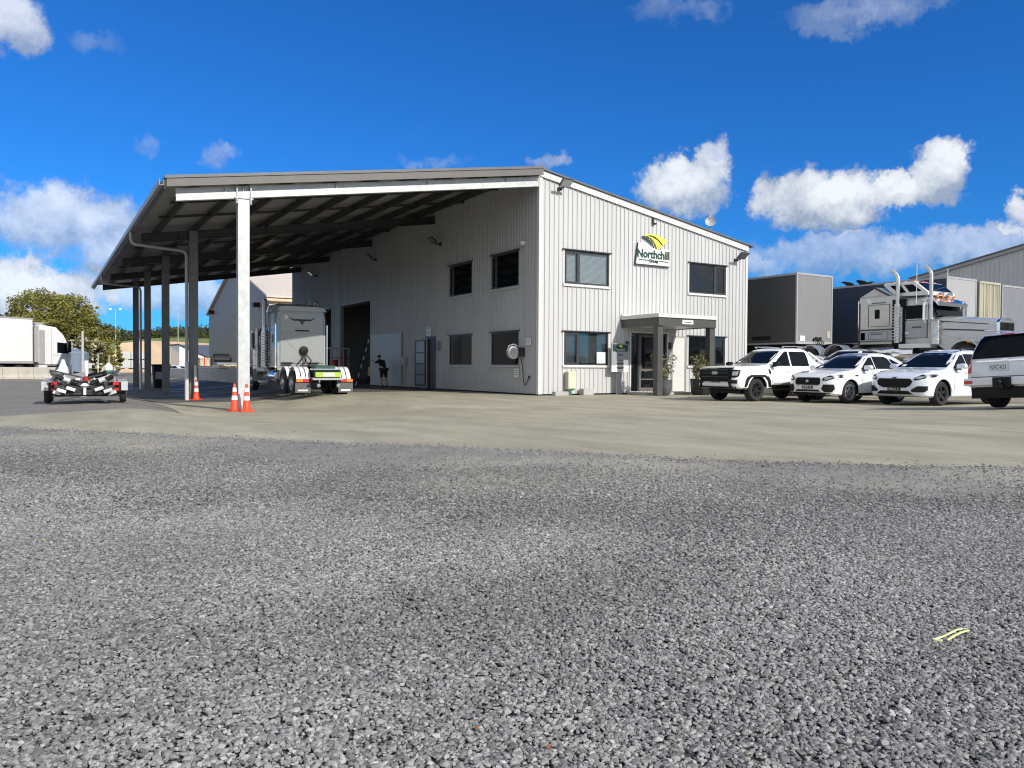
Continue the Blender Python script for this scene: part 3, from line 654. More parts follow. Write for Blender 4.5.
# entrance: dark joinery, glazed door, side panel
mb = MB(); u0,u1,z0,z1 = DOOR
for a,b,c,d in ((u0,u1,z1-.08,z1),(u0,u0+.07,z0,z1-.08),(u1-.07,u1,z0,z1-.08),(u0+.42,u0+.50,z0,z1-.08),(u1-.52,u1-.46,z0,z1-.08)): pbox(mb,front,a,b,-.11,-.02,c,d)
E_ = mb.build('entrance_door', M['charcoal'], B)
mb = MB(); a,b = u0+.52,u1-.54
for q in ((a,b,z0,z0+.16),(a,b,z1-.17,z1-.09),(a,a+.11,z0+.16,z1-.17),(b-.11,b,z0+.16,z1-.17),(a+.11,b-.11,1.02,1.12),(a+.11,b-.11,.62,.68)): pbox(mb,front,*q[:2],-.075,-.03,*q[2:])
mb.build('door_leaf', M['fascia'], E_)
mb = MB(); pbox(mb,front,a+.11,b-.11,-.058,-.05,z0+.16,z1-.17); pbox(mb,front,u0+.07,u0+.42,-.07,-.06,z0,z1-.08); pbox(mb,front,u1-.46,u1-.07,-.07,-.06,z0,z1-.08); mb.build('pane', M['darkglass'], E_)
mb = MB(); mb.tube([front(a+.06,.01,.95),front(a+.06,.035,.97),front(a+.06,.035,1.35),front(a+.06,.01,1.37)],.014,8); mb.build('handle', M['alloy'], E_)
mb = MB(); pbox(mb,front,u0-.08,u0-.002,.001,.04,.06,z1+.07); pbox(mb,front,u0,u1,.001,.04,z1+.002,z1+.07); pbox(mb,front,u1+.002,u1+.08,.001,.04,.06,z1+.07); mb.build('architrave', M['trim'], E_)
mb = MB(); pbox(mb,front,PANEL[0],PANEL[1],.03,.05,PANEL[2],PANEL[3]); mb.build('flush_panel_door', M['trim'], B, bevel=.006)
mb = MB(); pbox(mb,front,PANEL[0]-.05,PANEL[0]-.003,.03,.06,.06,2.62); pbox(mb,front,PANEL[1]+.003,PANEL[1]+.05,.03,.06,.06,2.62); pbox(mb,front,PANEL[0]-.003,PANEL[1]+.003,.03,.06,PANEL[3]+.003,2.62); mb.build('door_frame', M['greytrim'], B)
# the entrance porch
P_ = MB(); x0,x1,d = 4.30,7.58,2.40
P_.box(x0,x1,-d,-d+.035,2.90,3.24); P_.box(x0,x0+.035,-d+.035,-.04,2.90,3.24); P_.box(x1-.035,x1,-d+.035,-.04,2.90,3.24)
porch = P_.build('porch', M['charfascia'], B)
mb = MB(); mb.box(x0-.05,x1+.05,-d-.05,-.04,3.243,3.40); mb.box(x0-.03,x1+.03,-.14,-.041,3.403,3.47); mb.build('porch_roof', M['trim'], porch)
mb = MB(); mb.box(x0+.04,x1-.04,-d+.04,-.04,2.935,2.965); mb.build('soffit', M['trim'], porch)
for px in (4.16+.17, 7.30):
    mb = MB(); mb.box(px-.02,px+.27,-d+.06,-d+.33,.02,2.93); mb.build('porch_post', M['charfascia'], porch, bevel=.006)
mb = MB(); mb.box(5.60,6.22,-d-.013,-d-.001,3.0,3.17); nb = mb.build('name_board', M['papersign'], porch)
mb = MB()
for k in range(9): mb.box(5.72+.042*k,5.72+.042*k+.03,-d-.016,-d-.0135,3.06,3.105)
mb.build('small_letters', M['charcoal'], nb)
mb = MB(); mb.box(4.6,7.3,-1.25,-.03,.0,.10); mb.build('doorstep', M['palecon'], porch, bevel=.01)
for ux in (4.60, 7.10):
    mb = MB(); pbox(mb,front,ux-.05,ux+.05,.028,.10,2.02,2.32); pbox(mb,front,ux-.035,ux+.035,.102,.13,2.05,2.29); mb.build('wall_lamp', M['charcoal'], porch)

# yard side: glazed door with an open leaf, sliding panel, roller doors
mb = MB(); u0,u1,z0,z1 = LD
for q in ((u0,u1,z1-.05,z1),(u0,u0+.05,z0,z1-.05),(u1-.05,u1,z0,z1-.05)): pbox(mb,side,*q[:2],-.12,.04,*q[2:])
d_ = mb.build('side_door', M['charcoal'], B)
mb = MB(); pbox(mb,side,u0+.05,u1-.05,-.10,-.06,z0,z1-.05); mb.build('door_leaf', M['darksteel'], d_)
mb = MB(); pbox(mb,side,u0-.08,u1+.12,.03,.10,z1+.002,z1+.06); mb.build('hood', M['charcoal'], d_)
mb = MB(); u0,u1,z0,z1 = LLEAF
for q in ((u0,u1,z1-.08,z1),(u0,u1,z0,z0+.12),(u0,u0+.12,z0+.12,z1-.08),(u1-.10,u1,z0+.12,z1-.08)): pbox(mb,side,*q[:2],.03,.075,*q[2:])
for zz in (.72,1.30,1.88): pbox(mb,side,u0+.12,u1-.10,.03,.075,zz,zz+.07)
d2 = mb.build('glazed_door', M['charcoal'], B)
for i,(za,zb_) in enumerate(((z0+.12,.72),(.79,1.30),(1.37,1.88),(1.95,z1-.08))):
    mb = MB(); pbox(mb,side,u0+.12,u1-.10,.045,.055,za,zb_); mb.build('pane', M['palebox'] if i > 1 else M['bluegrey'], d2)
mb = MB(); pbox(mb,side,13.9,18.55,.06,.10,.06,3.06); pn = mb.build('sliding_panel', M['side_cladding'], B)
mb = MB(); pbox(mb,side,13.7,18.66,.05,.12,3.065,3.12); pbox(mb,side,13.76,13.89,.03,.11,.06,3.06); mb.build('track', M['greytrim'], pn)
for u0,u1,z0,z1 in (ROLL1,ROLL2):
    mb = MB(); pbox(mb,side,u0-.09,u0,-.2,.05,z0,z1+.08); pbox(mb,side,u1,u1+.09,-.2,.05,z0,z1+.08); pbox(mb,side,u0,u1,-.2,.05,z1,z1+.08)
    rd = mb.build('roller_door', M['greytrim'], B)
    mb = MB(); mb.cyl((.32,u0,z1+.1),(.32,u1,z1+.1),.26,n=16); mb.build('door_roll', M['darksteel'], rd, smooth=40)

# things fixed to or standing along the walls
def floodlight(loc, out, label, along, dark=False):
    t = thing('floodlight', label, 'floodlight', loc, 0, 'floodlights on the workshop')
    o = Vector(out); a = Vector(along); z = Vector((0,0,1)); l = Vector(loc)
    mb = MB(); mb.beam(l+o*.01, l+o*.34, .05,.05); mb.obox(l+o*.05,(.14,.14,.14)); mb.build('bracket', M['charcoal'], t)
    n = (o*.62 - z*.78).normalized(); uu = a; vv = n.cross(uu).normalized(); c = l + o*.50 + z*.14
    def hx(q, h): return [tuple(c+uu*x+vv*y+n*w) for w in h for x,y in ((-q[0],-q[1]),(q[0],-q[1]),(q[0],q[1]),(-q[0],q[1]))]
    FC = [(0,3,2,1),(4,5,6,7),(0,1,5,4),(1,2,6,5),(2,3,7,6),(3,0,4,7)]
    mb = MB(); mb.add(hx((.26,.20),(-.05,.0)),FC)
    for k in range(6): 
        q = -.22+.088*k; mb.add([tuple(c+uu*(q+x)+vv*y+n*w) for w in (-.09,-.05) for x,y in ((0,-.17),(.02,-.17),(.02,.17),(0,.17))],FC)
    mb.build('housing', M['charcoal'], t)
    mb = MB(); mb.add(hx((.23,.17),(.002,.012)),FC); mb.build('lens', M['lamp'], t)
    return t
floodlight((.95,-.03,8.50),(0,-1,0),'grey floodlight under the roof peak at the sunlit corner','floodlight' and (1,0,0))
floodlight((11.30,-.03,6.38),(0,-1,0),'grey floodlight on the sunlit wall near the dark trailer',(1,0,0))
for (y,z,lb) in ((9.0,7.35,'black floodlight on the shaded wall, nearest above the windows'),(17.8,7.6,'black floodlight on the shaded wall above the sliding panel'),(29.5,7.8,'black floodlight high on the shaded wall past the roller doors')):
    floodlight((-.03,y,z),(-1,0,0),lb,(0,1,0))
# satellite dish on the roof
c = Vector((10.15,.5,8.16)); t = thing('satellite_dish','pale satellite dish standing on the roof edge','satellite dish',(10.15,.5,zroof(10.15)))
n = Vector((-.62,-.70,.34)).normalized(); uu = n.orthogonal().normalized(); vv = n.cross(uu)
mb = MB(); vs = []; fs = []; K = 24
for i in range(6):
    rr = .26*i/5
    for j in range(K):
        a = 2*PI*j/K; vs.append(c+(uu*math.cos(a)+vv*math.sin(a))*max(rr,.01)+n*(.10*(rr/.26)**2))
for i in range(5):
    for j in range(K): fs.append((i*K+j,i*K+(j+1)%K,(i+1)*K+(j+1)%K,(i+1)*K+j))
mb.add(vs,fs); mb.build('reflector', M['palebox'], t, smooth=60)
mb = MB(); mb.tube([(10.17,.52,zroof(10.17)),(10.17,.52,zroof(10.17)+.40),c-n*.03],.022); mb.tube([c-vv*.3+n*.06,c+n*.42-vv*.12],.014); mb.obox(c+n*.45-vv*.1,(.10,.08,.08)); mb.build('arm', M['greytrim'], t)
# company sign
def text_mesh(name, s, size, m, parent, frame, ext=.012, font_shear=0., width=None, bold=.0):
    cu = bpy.data.curves.new(name,'FONT'); cu.body = s; cu.size = size; cu.extrude = ext; cu.align_x='CENTER'; cu.align_y='BOTTOM_BASELINE'; cu.shear = font_shear; cu.offset = bold; cu.resolution_u = 3
    ob = bpy.data.objects.new(name, cu); COL.objects.link(ob)
    bpy.context.view_layer.update(); dg = bpy.context.evaluated_depsgraph_get()
    me = bpy.data.meshes.new_from_object(ob.evaluated_get(dg)); bpy.data.objects.remove(ob); bpy.data.curves.remove(cu)
    me.materials.clear(); me.materials.append(m); me.name = name
    if width:
        xs = [v_.co.x for v_ in me.vertices]; k = width/(max(xs)-min(xs)); 
        for v_ in me.vertices: v_.co.x *= k
    o = bpy.data.objects.new(name, me); COL.objects.link(o)
    me.transform(frame)
    if parent is not None: attach(o, parent)
    return o
def frontframe(x, z, out): return Matrix(((1,0,0,x),(0,0,-1,-out),(0,1,0,z),(0,0,0,1)))
t = thing('company_sign','white company sign with green lettering and a yellow leaf emblem on the front wall','sign',(6.0,-.03,5.75))
sh = lambda u,v: u + (v-5.75)*.13
mb = MB(); mb.prism([(5.02,5.75),(6.98,5.75),(6.98,6.50),(6.60,6.50),(6.35,6.42),(6.02,6.50),(5.55,6.72),(5.16,6.68)], lambda u_,v_,q:(u_,-.045-.05*q,v_)); mb.build('sign_board', M['papersign'], t, bevel=.004)
mb = MB(); mb.prism([(4.985,5.74),(5.02,5.74),(5.155,6.68),(5.12,6.68)],lambda u_,v_,q:(u_,-.05-.06*q,v_)); mb.box(4.99,6.98,-.11,-.05,5.70,5.745); mb.build('sign_edge', M['charcoal'], t)
text_mesh('lettering','Northchill',.50,M['green'],t,frontframe(6.03,6.05,.105),.008,0,1.88,.015)
text_mesh('lettering','Group',.20,M['green'],t,frontframe(6.05,5.86,.105),.008,0,.54,.010)
for xa_,xb_ in ((5.18,5.76),(6.38,6.90)): mb = MB(); mb.box(xa_,xb_,-.115,-.099,5.92,5.955); mb.build('rule', M['green'], t)
def sail(pts, m, nm, o):
    mb = MB(); mb.prism(pts, lambda u_,v_,q:(u_,-o-.03*q,v_)); mb.build(nm, m, t)
sail([(5.52,7.02),(5.75,7.10),(6.0,7.12),(6.25,7.10),(6.55,7.02),(6.85,6.88),(6.62,6.66),(6.40,6.50),(6.28,6.44),(6.22,6.62),(6.08,6.80),(5.88,6.94),(5.68,7.02)],M['yellow'],'leaf_emblem',.05)
sail([(5.36,6.96),(5.46,7.0),(5.72,6.90),(5.96,6.74),(6.08,6.56),(6.10,6.47),(5.98,6.62),(5.78,6.78)],M['green'],'emblem_stroke',.055)
sail([(5.72,7.03),(6.0,7.00),(6.3,6.88),(6.52,6.70),(6.60,6.66),(6.38,6.86),(6.10,7.02),(5.85,7.06)],M['green'],'emblem_stroke',.085)
t = thing('wall_sensor','small black sensor above the company sign','sensor',(6.05,-.03,7.6)); mb = MB(); mb.box(6.0,6.06,-.10,-.03,7.55,7.85); mb.box(6.061,6.16,-.14,-.05,7.55,7.63); mb.build('sensor_body', M['charcoal'], t)
# pylon sign at the entrance
t = thing('notice_pylon','grey notice board with a dark green header on a post beside the entrance','sign',(3.96,-.28,0))
mb = MB(); mb.box(3.86,4.10,-.30,-.22,0,1.0); mb.box(3.78,4.18,-.38,-.12,0,.02); mb.build('post', M['signgrey'], t)
mb = MB(); mb.box(3.52,4.44,-.34,-.302,1.26,2.20); mb.build('board', M['signgrey'], t)
mb = MB(); mb.box(3.52,4.44,-.346,-.30,.98,1.258); mb.build('white_panel', M['papersign'], t)
mb = MB(); mb.box(3.57,4.39,-.356,-.342,1.86,2.16); hd = mb.build('header', M['green'], t)
mb = MB(); mb.prism([(3.86,2.11),(3.98,2.14),(4.10,2.09),(4.02,2.01),(3.97,2.06)],lambda a,b,q:(a,-.357-.004*q,b)); mb.build('leaf_emblem', M['yellow'], hd)
text_mesh('lettering','Northchill',.11,M['papersign'],hd,frontframe(3.98,1.90,.358),.002,0,.46)
mb = MB()
for (z,w) in ((1.72,.34),(1.68,.26),(1.52,.06),(1.47,.32),(1.34,.40),(1.31,.36)): mb.box(3.98-w/2,3.98+w/2,-.344,-.3405,z,z+.022)
mb.build('lettering', M['charcoal'], t)
for (z,w) in ((1.16,.40),(1.11,.34)): mb = MB(); mb.box(3.98-w/2,3.98+w/2,-.350,-.3465,z,z+.035); mb.build('lettering', M['charcoal'], t)
# cabinet, blocks, pots
t = thing('service_cabinet','pale yellow-green service cabinet on a teal pipe against the front wall','cabinet',(1.46,-.2,0))
mb = MB(); mb.box(1.30,1.66,-.32,-.05,.28,.98); mb.build('cabinet_body', M['boxgreen'], t, bevel=.02)
mb = MB(); mb.box(1.26,1.299,-.30,-.06,.24,.96); mb.build('side_duct', M['cream'], t)
mb = MB(); mb.cyl((1.42,-.18,0),(1.42,-.18,.30),.08,n=12); mb.box(1.35,1.62,-.27,-.10,.20,.278); mb.build('pipe', M['teal'], t)
def block(x0,x1,y0,y1,h,label):
    mb = MB(); mb.box(x0,x1,y0,y1,g(x0,y0),g(x0,y0)+h); tag(mb.build('concrete_block', M['concblock'], bevel=.02),label,'block')
block(.42,1.08,-.62,-.34,.17,'low grey concrete block at the sunlit building corner'); block(1.98,2.52,-.42,-.1,.27,'grey concrete block beside the pale service cabinet')

def leafcloud(mb, c, rad, n, size, flat=.6, shell=.35, seed=0, droop=0):
    rng = random.Random(seed)
    for _ in range(n):
        while True:
            p = Vector((rng.uniform(-1,1),rng.uniform(-1,1),rng.uniform(-1,1)))
            if shell < p.length < 1: break
        p = Vector((p.x*rad[0],p.y*rad[1],p.z*rad[2])) + Vector(c)
        d = Vector((rng.gauss(0,1),rng.gauss(0,1),rng.gauss(0,.7)-droop)).normalized(); e = d.orthogonal().normalized(); e = (Matrix.Rotation(rng.uniform(0,6.28),3,d) @ e)
        s = size*rng.uniform(.6,1.3); w = s*flat
        mb.add([p-d*s*.5, p+e*w*.5, p+d*s*.5, p-e*w*.5],[(0,1,2,3)])
def potplant(loc, h, kind, label, seed):
    x,y,z = loc; rng = random.Random(seed); t = thing('potted_plant', label, 'plant', loc, 0)
    mb = MB()
    if kind == 'round': mb.lathe([(.16,0),(.27,.1),(.31,.35),(.33,.62),(.34,.66),(.30,.665),(.29,.60)],(x,y,z),n=24,caps=True); top=.6
    else: mb.lathe([(.34,0),(.42,.10),(.46,.62),(.47,.70),(.43,.705),(.42,.62)],(x,y,z),n=6); top=.62
    mb.build('pot', M['pot'] if kind=='round' else M['blackpot'], t, smooth=40)
    mb = MB(); mb.lathe([(.01,top-.02),(.28,top-.02)],(x,y,z),n=16,caps=False); mb.build('soil', M['soil'], t)
    mb = MB(); lf = MB()
    for k in range(14):
        a = rng.uniform(0,6.28); r = rng.uniform(.12,.46); tip = Vector((x+r*math.cos(a),y+r*math.sin(a),z+top+h*rng.uniform(.35,1)))
        b0 = Vector((x+.08*math.cos(a),y+.08*math.sin(a),z+top-.02)); mid = (b0+tip)/2 + Vector((rng.uniform(-.05,.05),rng.uniform(-.05,.05),.05))
        mb.tube([b0,mid,tip],[.012,.009,.005],5)
        for q in range(3):
            c = b0.lerp(tip, .45+.27*q); leafcloud(lf, c, (.19,.19,.17), 24, .12, .5, .1, seed*97+k*7+q)
    mb.build('stem', M['bark'], t); lf.build('leaves', M['potleaf'], t)
potplant((4.95,-2.05,.0), 1.15, 'round', 'leafy shrub in a slate grey round pot by the dark porch post', 4)
potplant((6.95,-2.15,.0), 1.25, 'square', 'leafy shrub in a black pot in front of the parked pickup', 9)

# hose reel and small fittings on the shaded wall
t = thing('hose_reel','grey wall hose reel on a black bracket at the window of the shaded wall','hose reel',(-.03,1.2,1.75))
RC = (-.50,1.22,1.77)
mb = MB(); mb.lathe([(.05,-.12),(.20,-.12),(.27,-.09),(.29,0),(.27,.09),(.20,.12),(.05,.12)],RC,'y',26); mb.build('drum_case', M['bluegrey'], t, smooth=40)
mb = MB(); mb.lathe([(.02,-.13),(.19,-.135),(.19,-.121)],RC,'y',24); mb.build('drum_face', M['pot'], t, smooth=40)
mb = MB(); mb.tube([(-.80,1.14,1.82),(-.74,1.14,2.04),(-.50,1.14,2.11),(-.26,1.14,2.02)],.03); mb.build('carry_handle', M['trailerend'], t, smooth=60)
mb = MB(); mb.box(-.22,-.031,1.02,1.26,1.60,1.98); mb.build('bracket', M['charcoal'], t)
mb = MB(); mb.tube([(-.20,1.05,1.58),(-.12,1.02,1.2),(-.10,1.0,.62),(-.10,.90,.40),(-.10,.80,.42),(-.10,.66,.62),(-.08,.60,.72)],.018); mb.cyl((-.08,.60,.70),(-.08,.58,.80),.035,n=8); mb.build('hose', M['black'], t, smooth=60)
def wallplate(name, y0,y1,z0,z1,label,cat,m,marks=0,o=.07):
    t = thing(name,label,cat,(-.03,(y0+y1)/2,z0)); mb = MB(); pbox(mb,side,y0,y1,.030,o,z0,z1); mb.build('plate' if marks else 'case', M[m], t, bevel=.004)
    if marks:
        mb = MB()
        for k in range(marks):
            zz = z1-.06-(z1-z0-.1)*k/marks; pbox(mb,side,y0+.05,y1-.05,o+.001,o+.004,zz-.035,zz)
        mb.build('printed_lines', M['signgrey'], t)
wallplate('wall_notice',.52,.85,2.08,2.36,'small pale notice on the shaded wall near the corner','notice','papersign',2)
wallplate('wall_notice',1.45,1.80,.72,1.10,'white safety notice below the hose reel window','notice','papersign',3)
wallplate('wall_notice',10.05,10.62,2.76,3.22,'white notice above the side door','notice','papersign',2)
wallplate('meter_box',13.15,13.62,1.22,1.68,'pale meter box beside the sliding panel','box','palebox',0,.20)
wallplate('meter_box',9.0,9.35,2.0,2.45,'round-topped pale bell box beside the side door','box','bluegrey',0,.12)
t = thing('dome_sensor','white dome sensor above the upper windows of the shaded wall','sensor',(-.03,1.0,6.3)); mb = MB(); mb.lathe([(.02,-.12),(.09,-.10),(.13,-.04),(.14,.03),(.10,.04)],(-.12,1.05,6.35),n=16); mb.build('dome', M['white'], t, smooth=50)
mb = MB(); mb.tube([(-.045,.98,6.2),(-.045,.98,2.4)],.012,6); mb.build('conduit', M['side_cladding'], B)
mb = MB(); mb.tube([(-.045,13.38,1.2),(-.045,13.38,.1)],.02,6); mb.build('conduit', M['greytrim'], B)
# measuring pole leaning at the roller door
mb = MB(); mb.m = 0; a, b = Vector((-.9,18.9,.02)), Vector((-.08,18.6,3.1)); 
for k in range(12): mb.m = k%2; mb.tube([a.lerp(b,k/12),a.lerp(b,(k+1)/12)],.03,8)
tag(mb.build('striped_pole',[M['papersign'],M['black']]),'black and white striped pole leaning by the roller door','pole')

# ------------------------------------------------------------------ cars (local frame: +x forward, +y the car's own port side, z up)
def car_body(ctrl, n=90, smoothn=2):
    c = np.array(sorted(ctrl)); xs = np.linspace(c[0,0], c[-1,0], n)
    cols = [np.interp(xs, c[:,0], c[:,k]) for k in range(1, c.shape[1])]
    for _ in range(smoothn):
        for q in cols: q[1:-1] = (q[:-2]+2*q[1:-1]+q[2:])/4
    secs = []
    for x, zs, zb, zt, wb, wt in zip(xs, *cols):
        h = zb - zs
        half = [(0,zs),(wb*.90,zs),(wb*.975,zs+.05),(wb*1.0,zs+.30*h),(wb*1.0,zs+.55*h),(wb*.985,zb-.16*h),(wb*.955,zb-.03)]
        wt_ = min(wt, wb*.94); dz = zt-zb
        half += [(wb*.93+(wt_-wb*.93)*.10,zb+dz*.06),(wb*.93+(wt_-wb*.93)*.9,zb+dz*.84),(wt_*.96,zb+dz*.93),(wt_*.85,zb+dz*.985),(wt_*.5,zt+.012),(0,zt+.02)]
        secs.append([(x,y,z) for y,z in half] + [(x,-y,z) for y,z in half[-2:0:-1]])
    return secs
class Car:
    def __init__(s, name, label, cat, loc, rot, paint, ctrl, axles, rw, track, group=None, arch=1.16, rimmat='alloy', spokes=5, tyre_w=.24, rimfrac=.68, smoothn=2):
        s.t = thing(name, label, cat, loc, rot, group); s.paint = paint
        mb = MB(); mb.loft(car_body(ctrl, smoothn=smoothn)); body = mb.build('body', paint, s.t, local=True)
        # solid tree for projecting panels, before the arches are cut
        bm = bmesh.new(); bm.from_mesh(body.data); bmesh.ops.triangulate(bm, faces=bm.faces); s.bvh = BVHTree.FromBMesh(bm); bm.free()
        cut = MB()
        for ax in axles:
            for sy in (1,-1):
                cut.add(*[(lambda q: (q.v,q.f))(MB().lathe([(rw*arch,sy*(track/2-.34)),(rw*arch,sy*(track/2+.5))],(ax,0,rw+.01),'y',36))][0])
        co = cut.build('arch_cutter', paint); 
        md = body.modifiers.new('b','BOOLEAN'); md.operation='DIFFERENCE'; md.solver='EXACT'; md.object = co
        pw = body.matrix_world.copy(); body.parent = None; bpy.context.view_layer.update()
        dg = bpy.context.evaluated_depsgraph_get(); me = bpy.data.meshes.new_from_object(body.evaluated_get(dg)); body.modifiers.clear(); old = body.data; body.data = me; me.name='body'
        bpy.data.meshes.remove(old); bpy.data.objects.remove(co); body.parent = s.t
        me.polygons.foreach_set('use_smooth',[True]*len(me.polygons)); me.set_sharp_from_angle(angle=R(32)); s.body = body
        mb = MB()
        for ax in axles: mb.box(ax-rw*1.2,ax+rw*1.2,-(track/2-.35),track/2-.35,.25,.25+rw*1.75)
        mb.build('underbody', M['black'], s.t, local=True)
        for ax in axles:
            for sy in (1,-1):
                mb = MB(); ra = rw*arch-.006; mb.lathe([(ra,sy*(track/2+.012)),(ra,sy*(track/2-.335)),(.02,sy*(track/2-.335))],(ax,0,rw+.01),'y',36,caps=False)
                zmin = np.interp(ax,[q[0] for q in sorted(ctrl)],[q[1] for q in sorted(ctrl)])+.03; keep = [f for f in mb.f if min(mb.v[i][2] for i in f) > zmin]; mb.f = keep; mb.mi = [0]*len(keep); mb.build('wheel_well', M['black'], s.t, local=True)
        s.wheels(axles, rw, track, rimmat, spokes, tyre_w, rimfrac)
    def wheels(s, axles, rw, track, rimmat, spokes, tw, rf):
        first = None
        for ax in axles:
            for sy in (1,-1):
                y = sy*(track/2-.005); w = tw
                mb = MB(); r1 = rw*rf
                prof = [(r1,-w/2+.02),(r1+.02,-w/2),(rw-.05,-w/2-.005),(rw-.012,-w/2+.03),(rw,-w/2+.07),(rw,w/2-.07),(rw-.012,w/2-.03),(rw-.05,w/2+.005),(r1+.02,w/2),(r1,w/2-.02)]
                prof = [(a,b) for a,b in prof]; mb.lathe(prof,(ax,y-sy*w/2,rw),'y',32,caps=False)
                ty = mb.build('wheel', M['rubber'], s.t, smooth=40, local=True)
                mb = MB(); yo = y - sy*.035
                mb.lathe([(r1+.003,-w*.9*sy+yo+.0),(r1+.003,yo+sy*.02),(r1-.03,yo+sy*.022),(r1-.045,yo-sy*.02),(r1-.05,yo-sy*w*.75)],(ax,0,rw),'y',32,caps=False)
                mb.lathe([(.012,yo-sy*.02),(.075,yo-sy*.02),(.085,yo-sy*.06)],(ax,0,rw),'y',16,caps=False)
                for k in range(spokes):
                    for dq in (-.13,.13):
                        a = 2*PI*k/spokes + .3; p = Vector((ax+math.cos(a+dq*2)*.06, yo-sy*.035, rw+math.sin(a+dq*2)*.06)); q = Vector((ax+math.cos(a+dq)*(r1-.02), yo-sy*.01, rw+math.sin(a+dq)*(r1-.02)))
                        mb.beam(p,q,.035,.045,(0,1,0))
                mb.build('rim', M[rimmat], ty, smooth=40, local=True)
                mb = MB(); mb.lathe([(.01,yo-sy*.12),(r1-.05,yo-sy*.12)],(ax,0,rw),'y',24,caps=False); mb.build('brake_disc', M['black'], ty, local=True)
                del mb
    # project a shape on to the body: rows of (level, from, to)
    def patch(s, name, rows, axis, m, eps=.008, nx=10, parent=None, mirror=False, sub=3):
        """axis 'x+' front, 'x-' rear, 'y+'/'y-' sides; rows give z, a0, a1 (a = y on the ends, x on the sides)"""
        R_ = []
        for (z0,a0,b0),(z1,a1,b1) in zip(rows[:-1],rows[1:]):
            for k in range(sub): t = k/sub; R_.append((z0+(z1-z0)*t,a0+(a1-a0)*t,b0+(b1-b0)*t))
        R_.append(rows[-1]); vs = []; d = {'x+':Vector((-1,0,0)),'x-':Vector((1,0,0)),'y+':Vector((0,-1,0)),'y-':Vector((0,1,0))}[axis]
        for z,a,b in R_:
            for i in range(nx+1):
                q = a+(b-a)*i/nx
                o = Vector((0,q,z)) if axis[0]=='x' else Vector((q,0,z))
                h = s.bvh.ray_cast(o - d*5, d)
                if h[0] is None:
                    h = s.bvh.find_nearest(o - d*2.2)
                vs.append(h[0] - d*eps)
        n = nx+1; nr = len(R_); mb = MB(); mb.add(vs,[(j*n+i,j*n+i+1,(j+1)*n+i+1,(j+1)*n+i) for j in range(nr-1) for i in range(nx)])
        ring = [i for i in range(n)] + [j*n+nx for j in range(1,nr)] + [(nr-1)*n+i for i in range(nx-1,-1,-1)] + [j*n for j in range(nr-2,0,-1)]
        bk = [Vector(vs[i]) + d*(eps+.02) for i in ring]; o = len(mb.v); mb.v += [tuple(p) for p in bk]; K = len(ring)
        for i in range(K): mb.f.append((ring[i],ring[(i+1)%K],o+(i+1)%K,o+i)); mb.mi.append(0)
        return mb.build(name, m, parent or s.t, smooth=50, local=True)
    def both(s, name, rows, m, **k):
        for ax in ('y+','y-'): s.patch(name, rows, ax, m, **k)
    def lr(s, name, rows, axis, m, **k):
        s.patch(name, rows, axis, m, **k); s.patch(name, [(z,-b,-a) for z,a,b in rows], axis, m, **k)
    def add(s, name, mb, m, **k): return mb.build(name, m, s.t, local=True, **k)
    def mirrors(s, x, y, z, m):
        for sy in (1,-1):
            mb = MB(); mb.loft([[(x+dx*.5,sy*(y+.03+yy),z+zz*k) for yy,zz in ((0,-.07),(.19,-.075),(.23,-.02),(.22,.06),(.16,.085),(0,.07))] for dx,k in ((.16,.75),(.06,1),(-.12,1))]); 
            mi = mb.build('mirror', m, s.t, smooth=40, local=True)
            mb = MB(); mb.box(x-.04,x+.05,sy*(y-.06)-.05,sy*(y-.06)+.12*sy+.05,z-.10,z-.06); mb.build('mirror_arm', M['black'], mi, local=True)
    def plate(s, x, z, txt=None, rear=False, w=.40, h=.14, white=False, y=0):
        d = -1 if rear else 1; ax = 'x-' if rear else 'x+'
        h0 = s.bvh.ray_cast(Vector((d*5,y,z)), Vector((-d,0,0)))[0]; px = h0.x if h0 else x
        mb = MB(); mb.box(min(px-d*.03,px+d*.022),max(px-d*.03,px+d*.022),y-w/2,y+w/2,z-h/2,z+h/2); p = s.add('number_plate',mb,M['plate'] if white else M['gloss_black'])
        if txt:
            fr = Matrix(((0,0,d,px+d*.023),(d,0,0,y),(0,1,0,z-h*.34),(0,0,0,1)))
            o = text_mesh('characters',txt,h*.9,M['charcoal'] if white else M['plate'],None,fr,.001,0,w*.78); attach(o,p,True)
    def rails(s, x0,x1,y,z,m):
        for sy in (1,-1):
            mb = MB(); mb.tube([(x0,sy*y,z-.07),(x0+.12,sy*y,z),((x0+x1)/2,sy*y*1.01,z+.015),(x1-.12,sy*y,z),(x1,sy*y,z-.06)],.017,8); s.add('roof_rail',mb,m,smooth=60)
    def gaps(s, lines, w=.012):
        for (x0,z0,x1,z1) in lines:
            s.both('door_gap',[(z0,x0-w/2,x0+w/2),(z1,x1-w/2,x1+w/2)],M['black'],eps=.002,nx=1,sub=6)

WEST = PI           # noses pointing along the front wall, towards the canopy side
CARS = 'white cars nose-out beside the workshop'
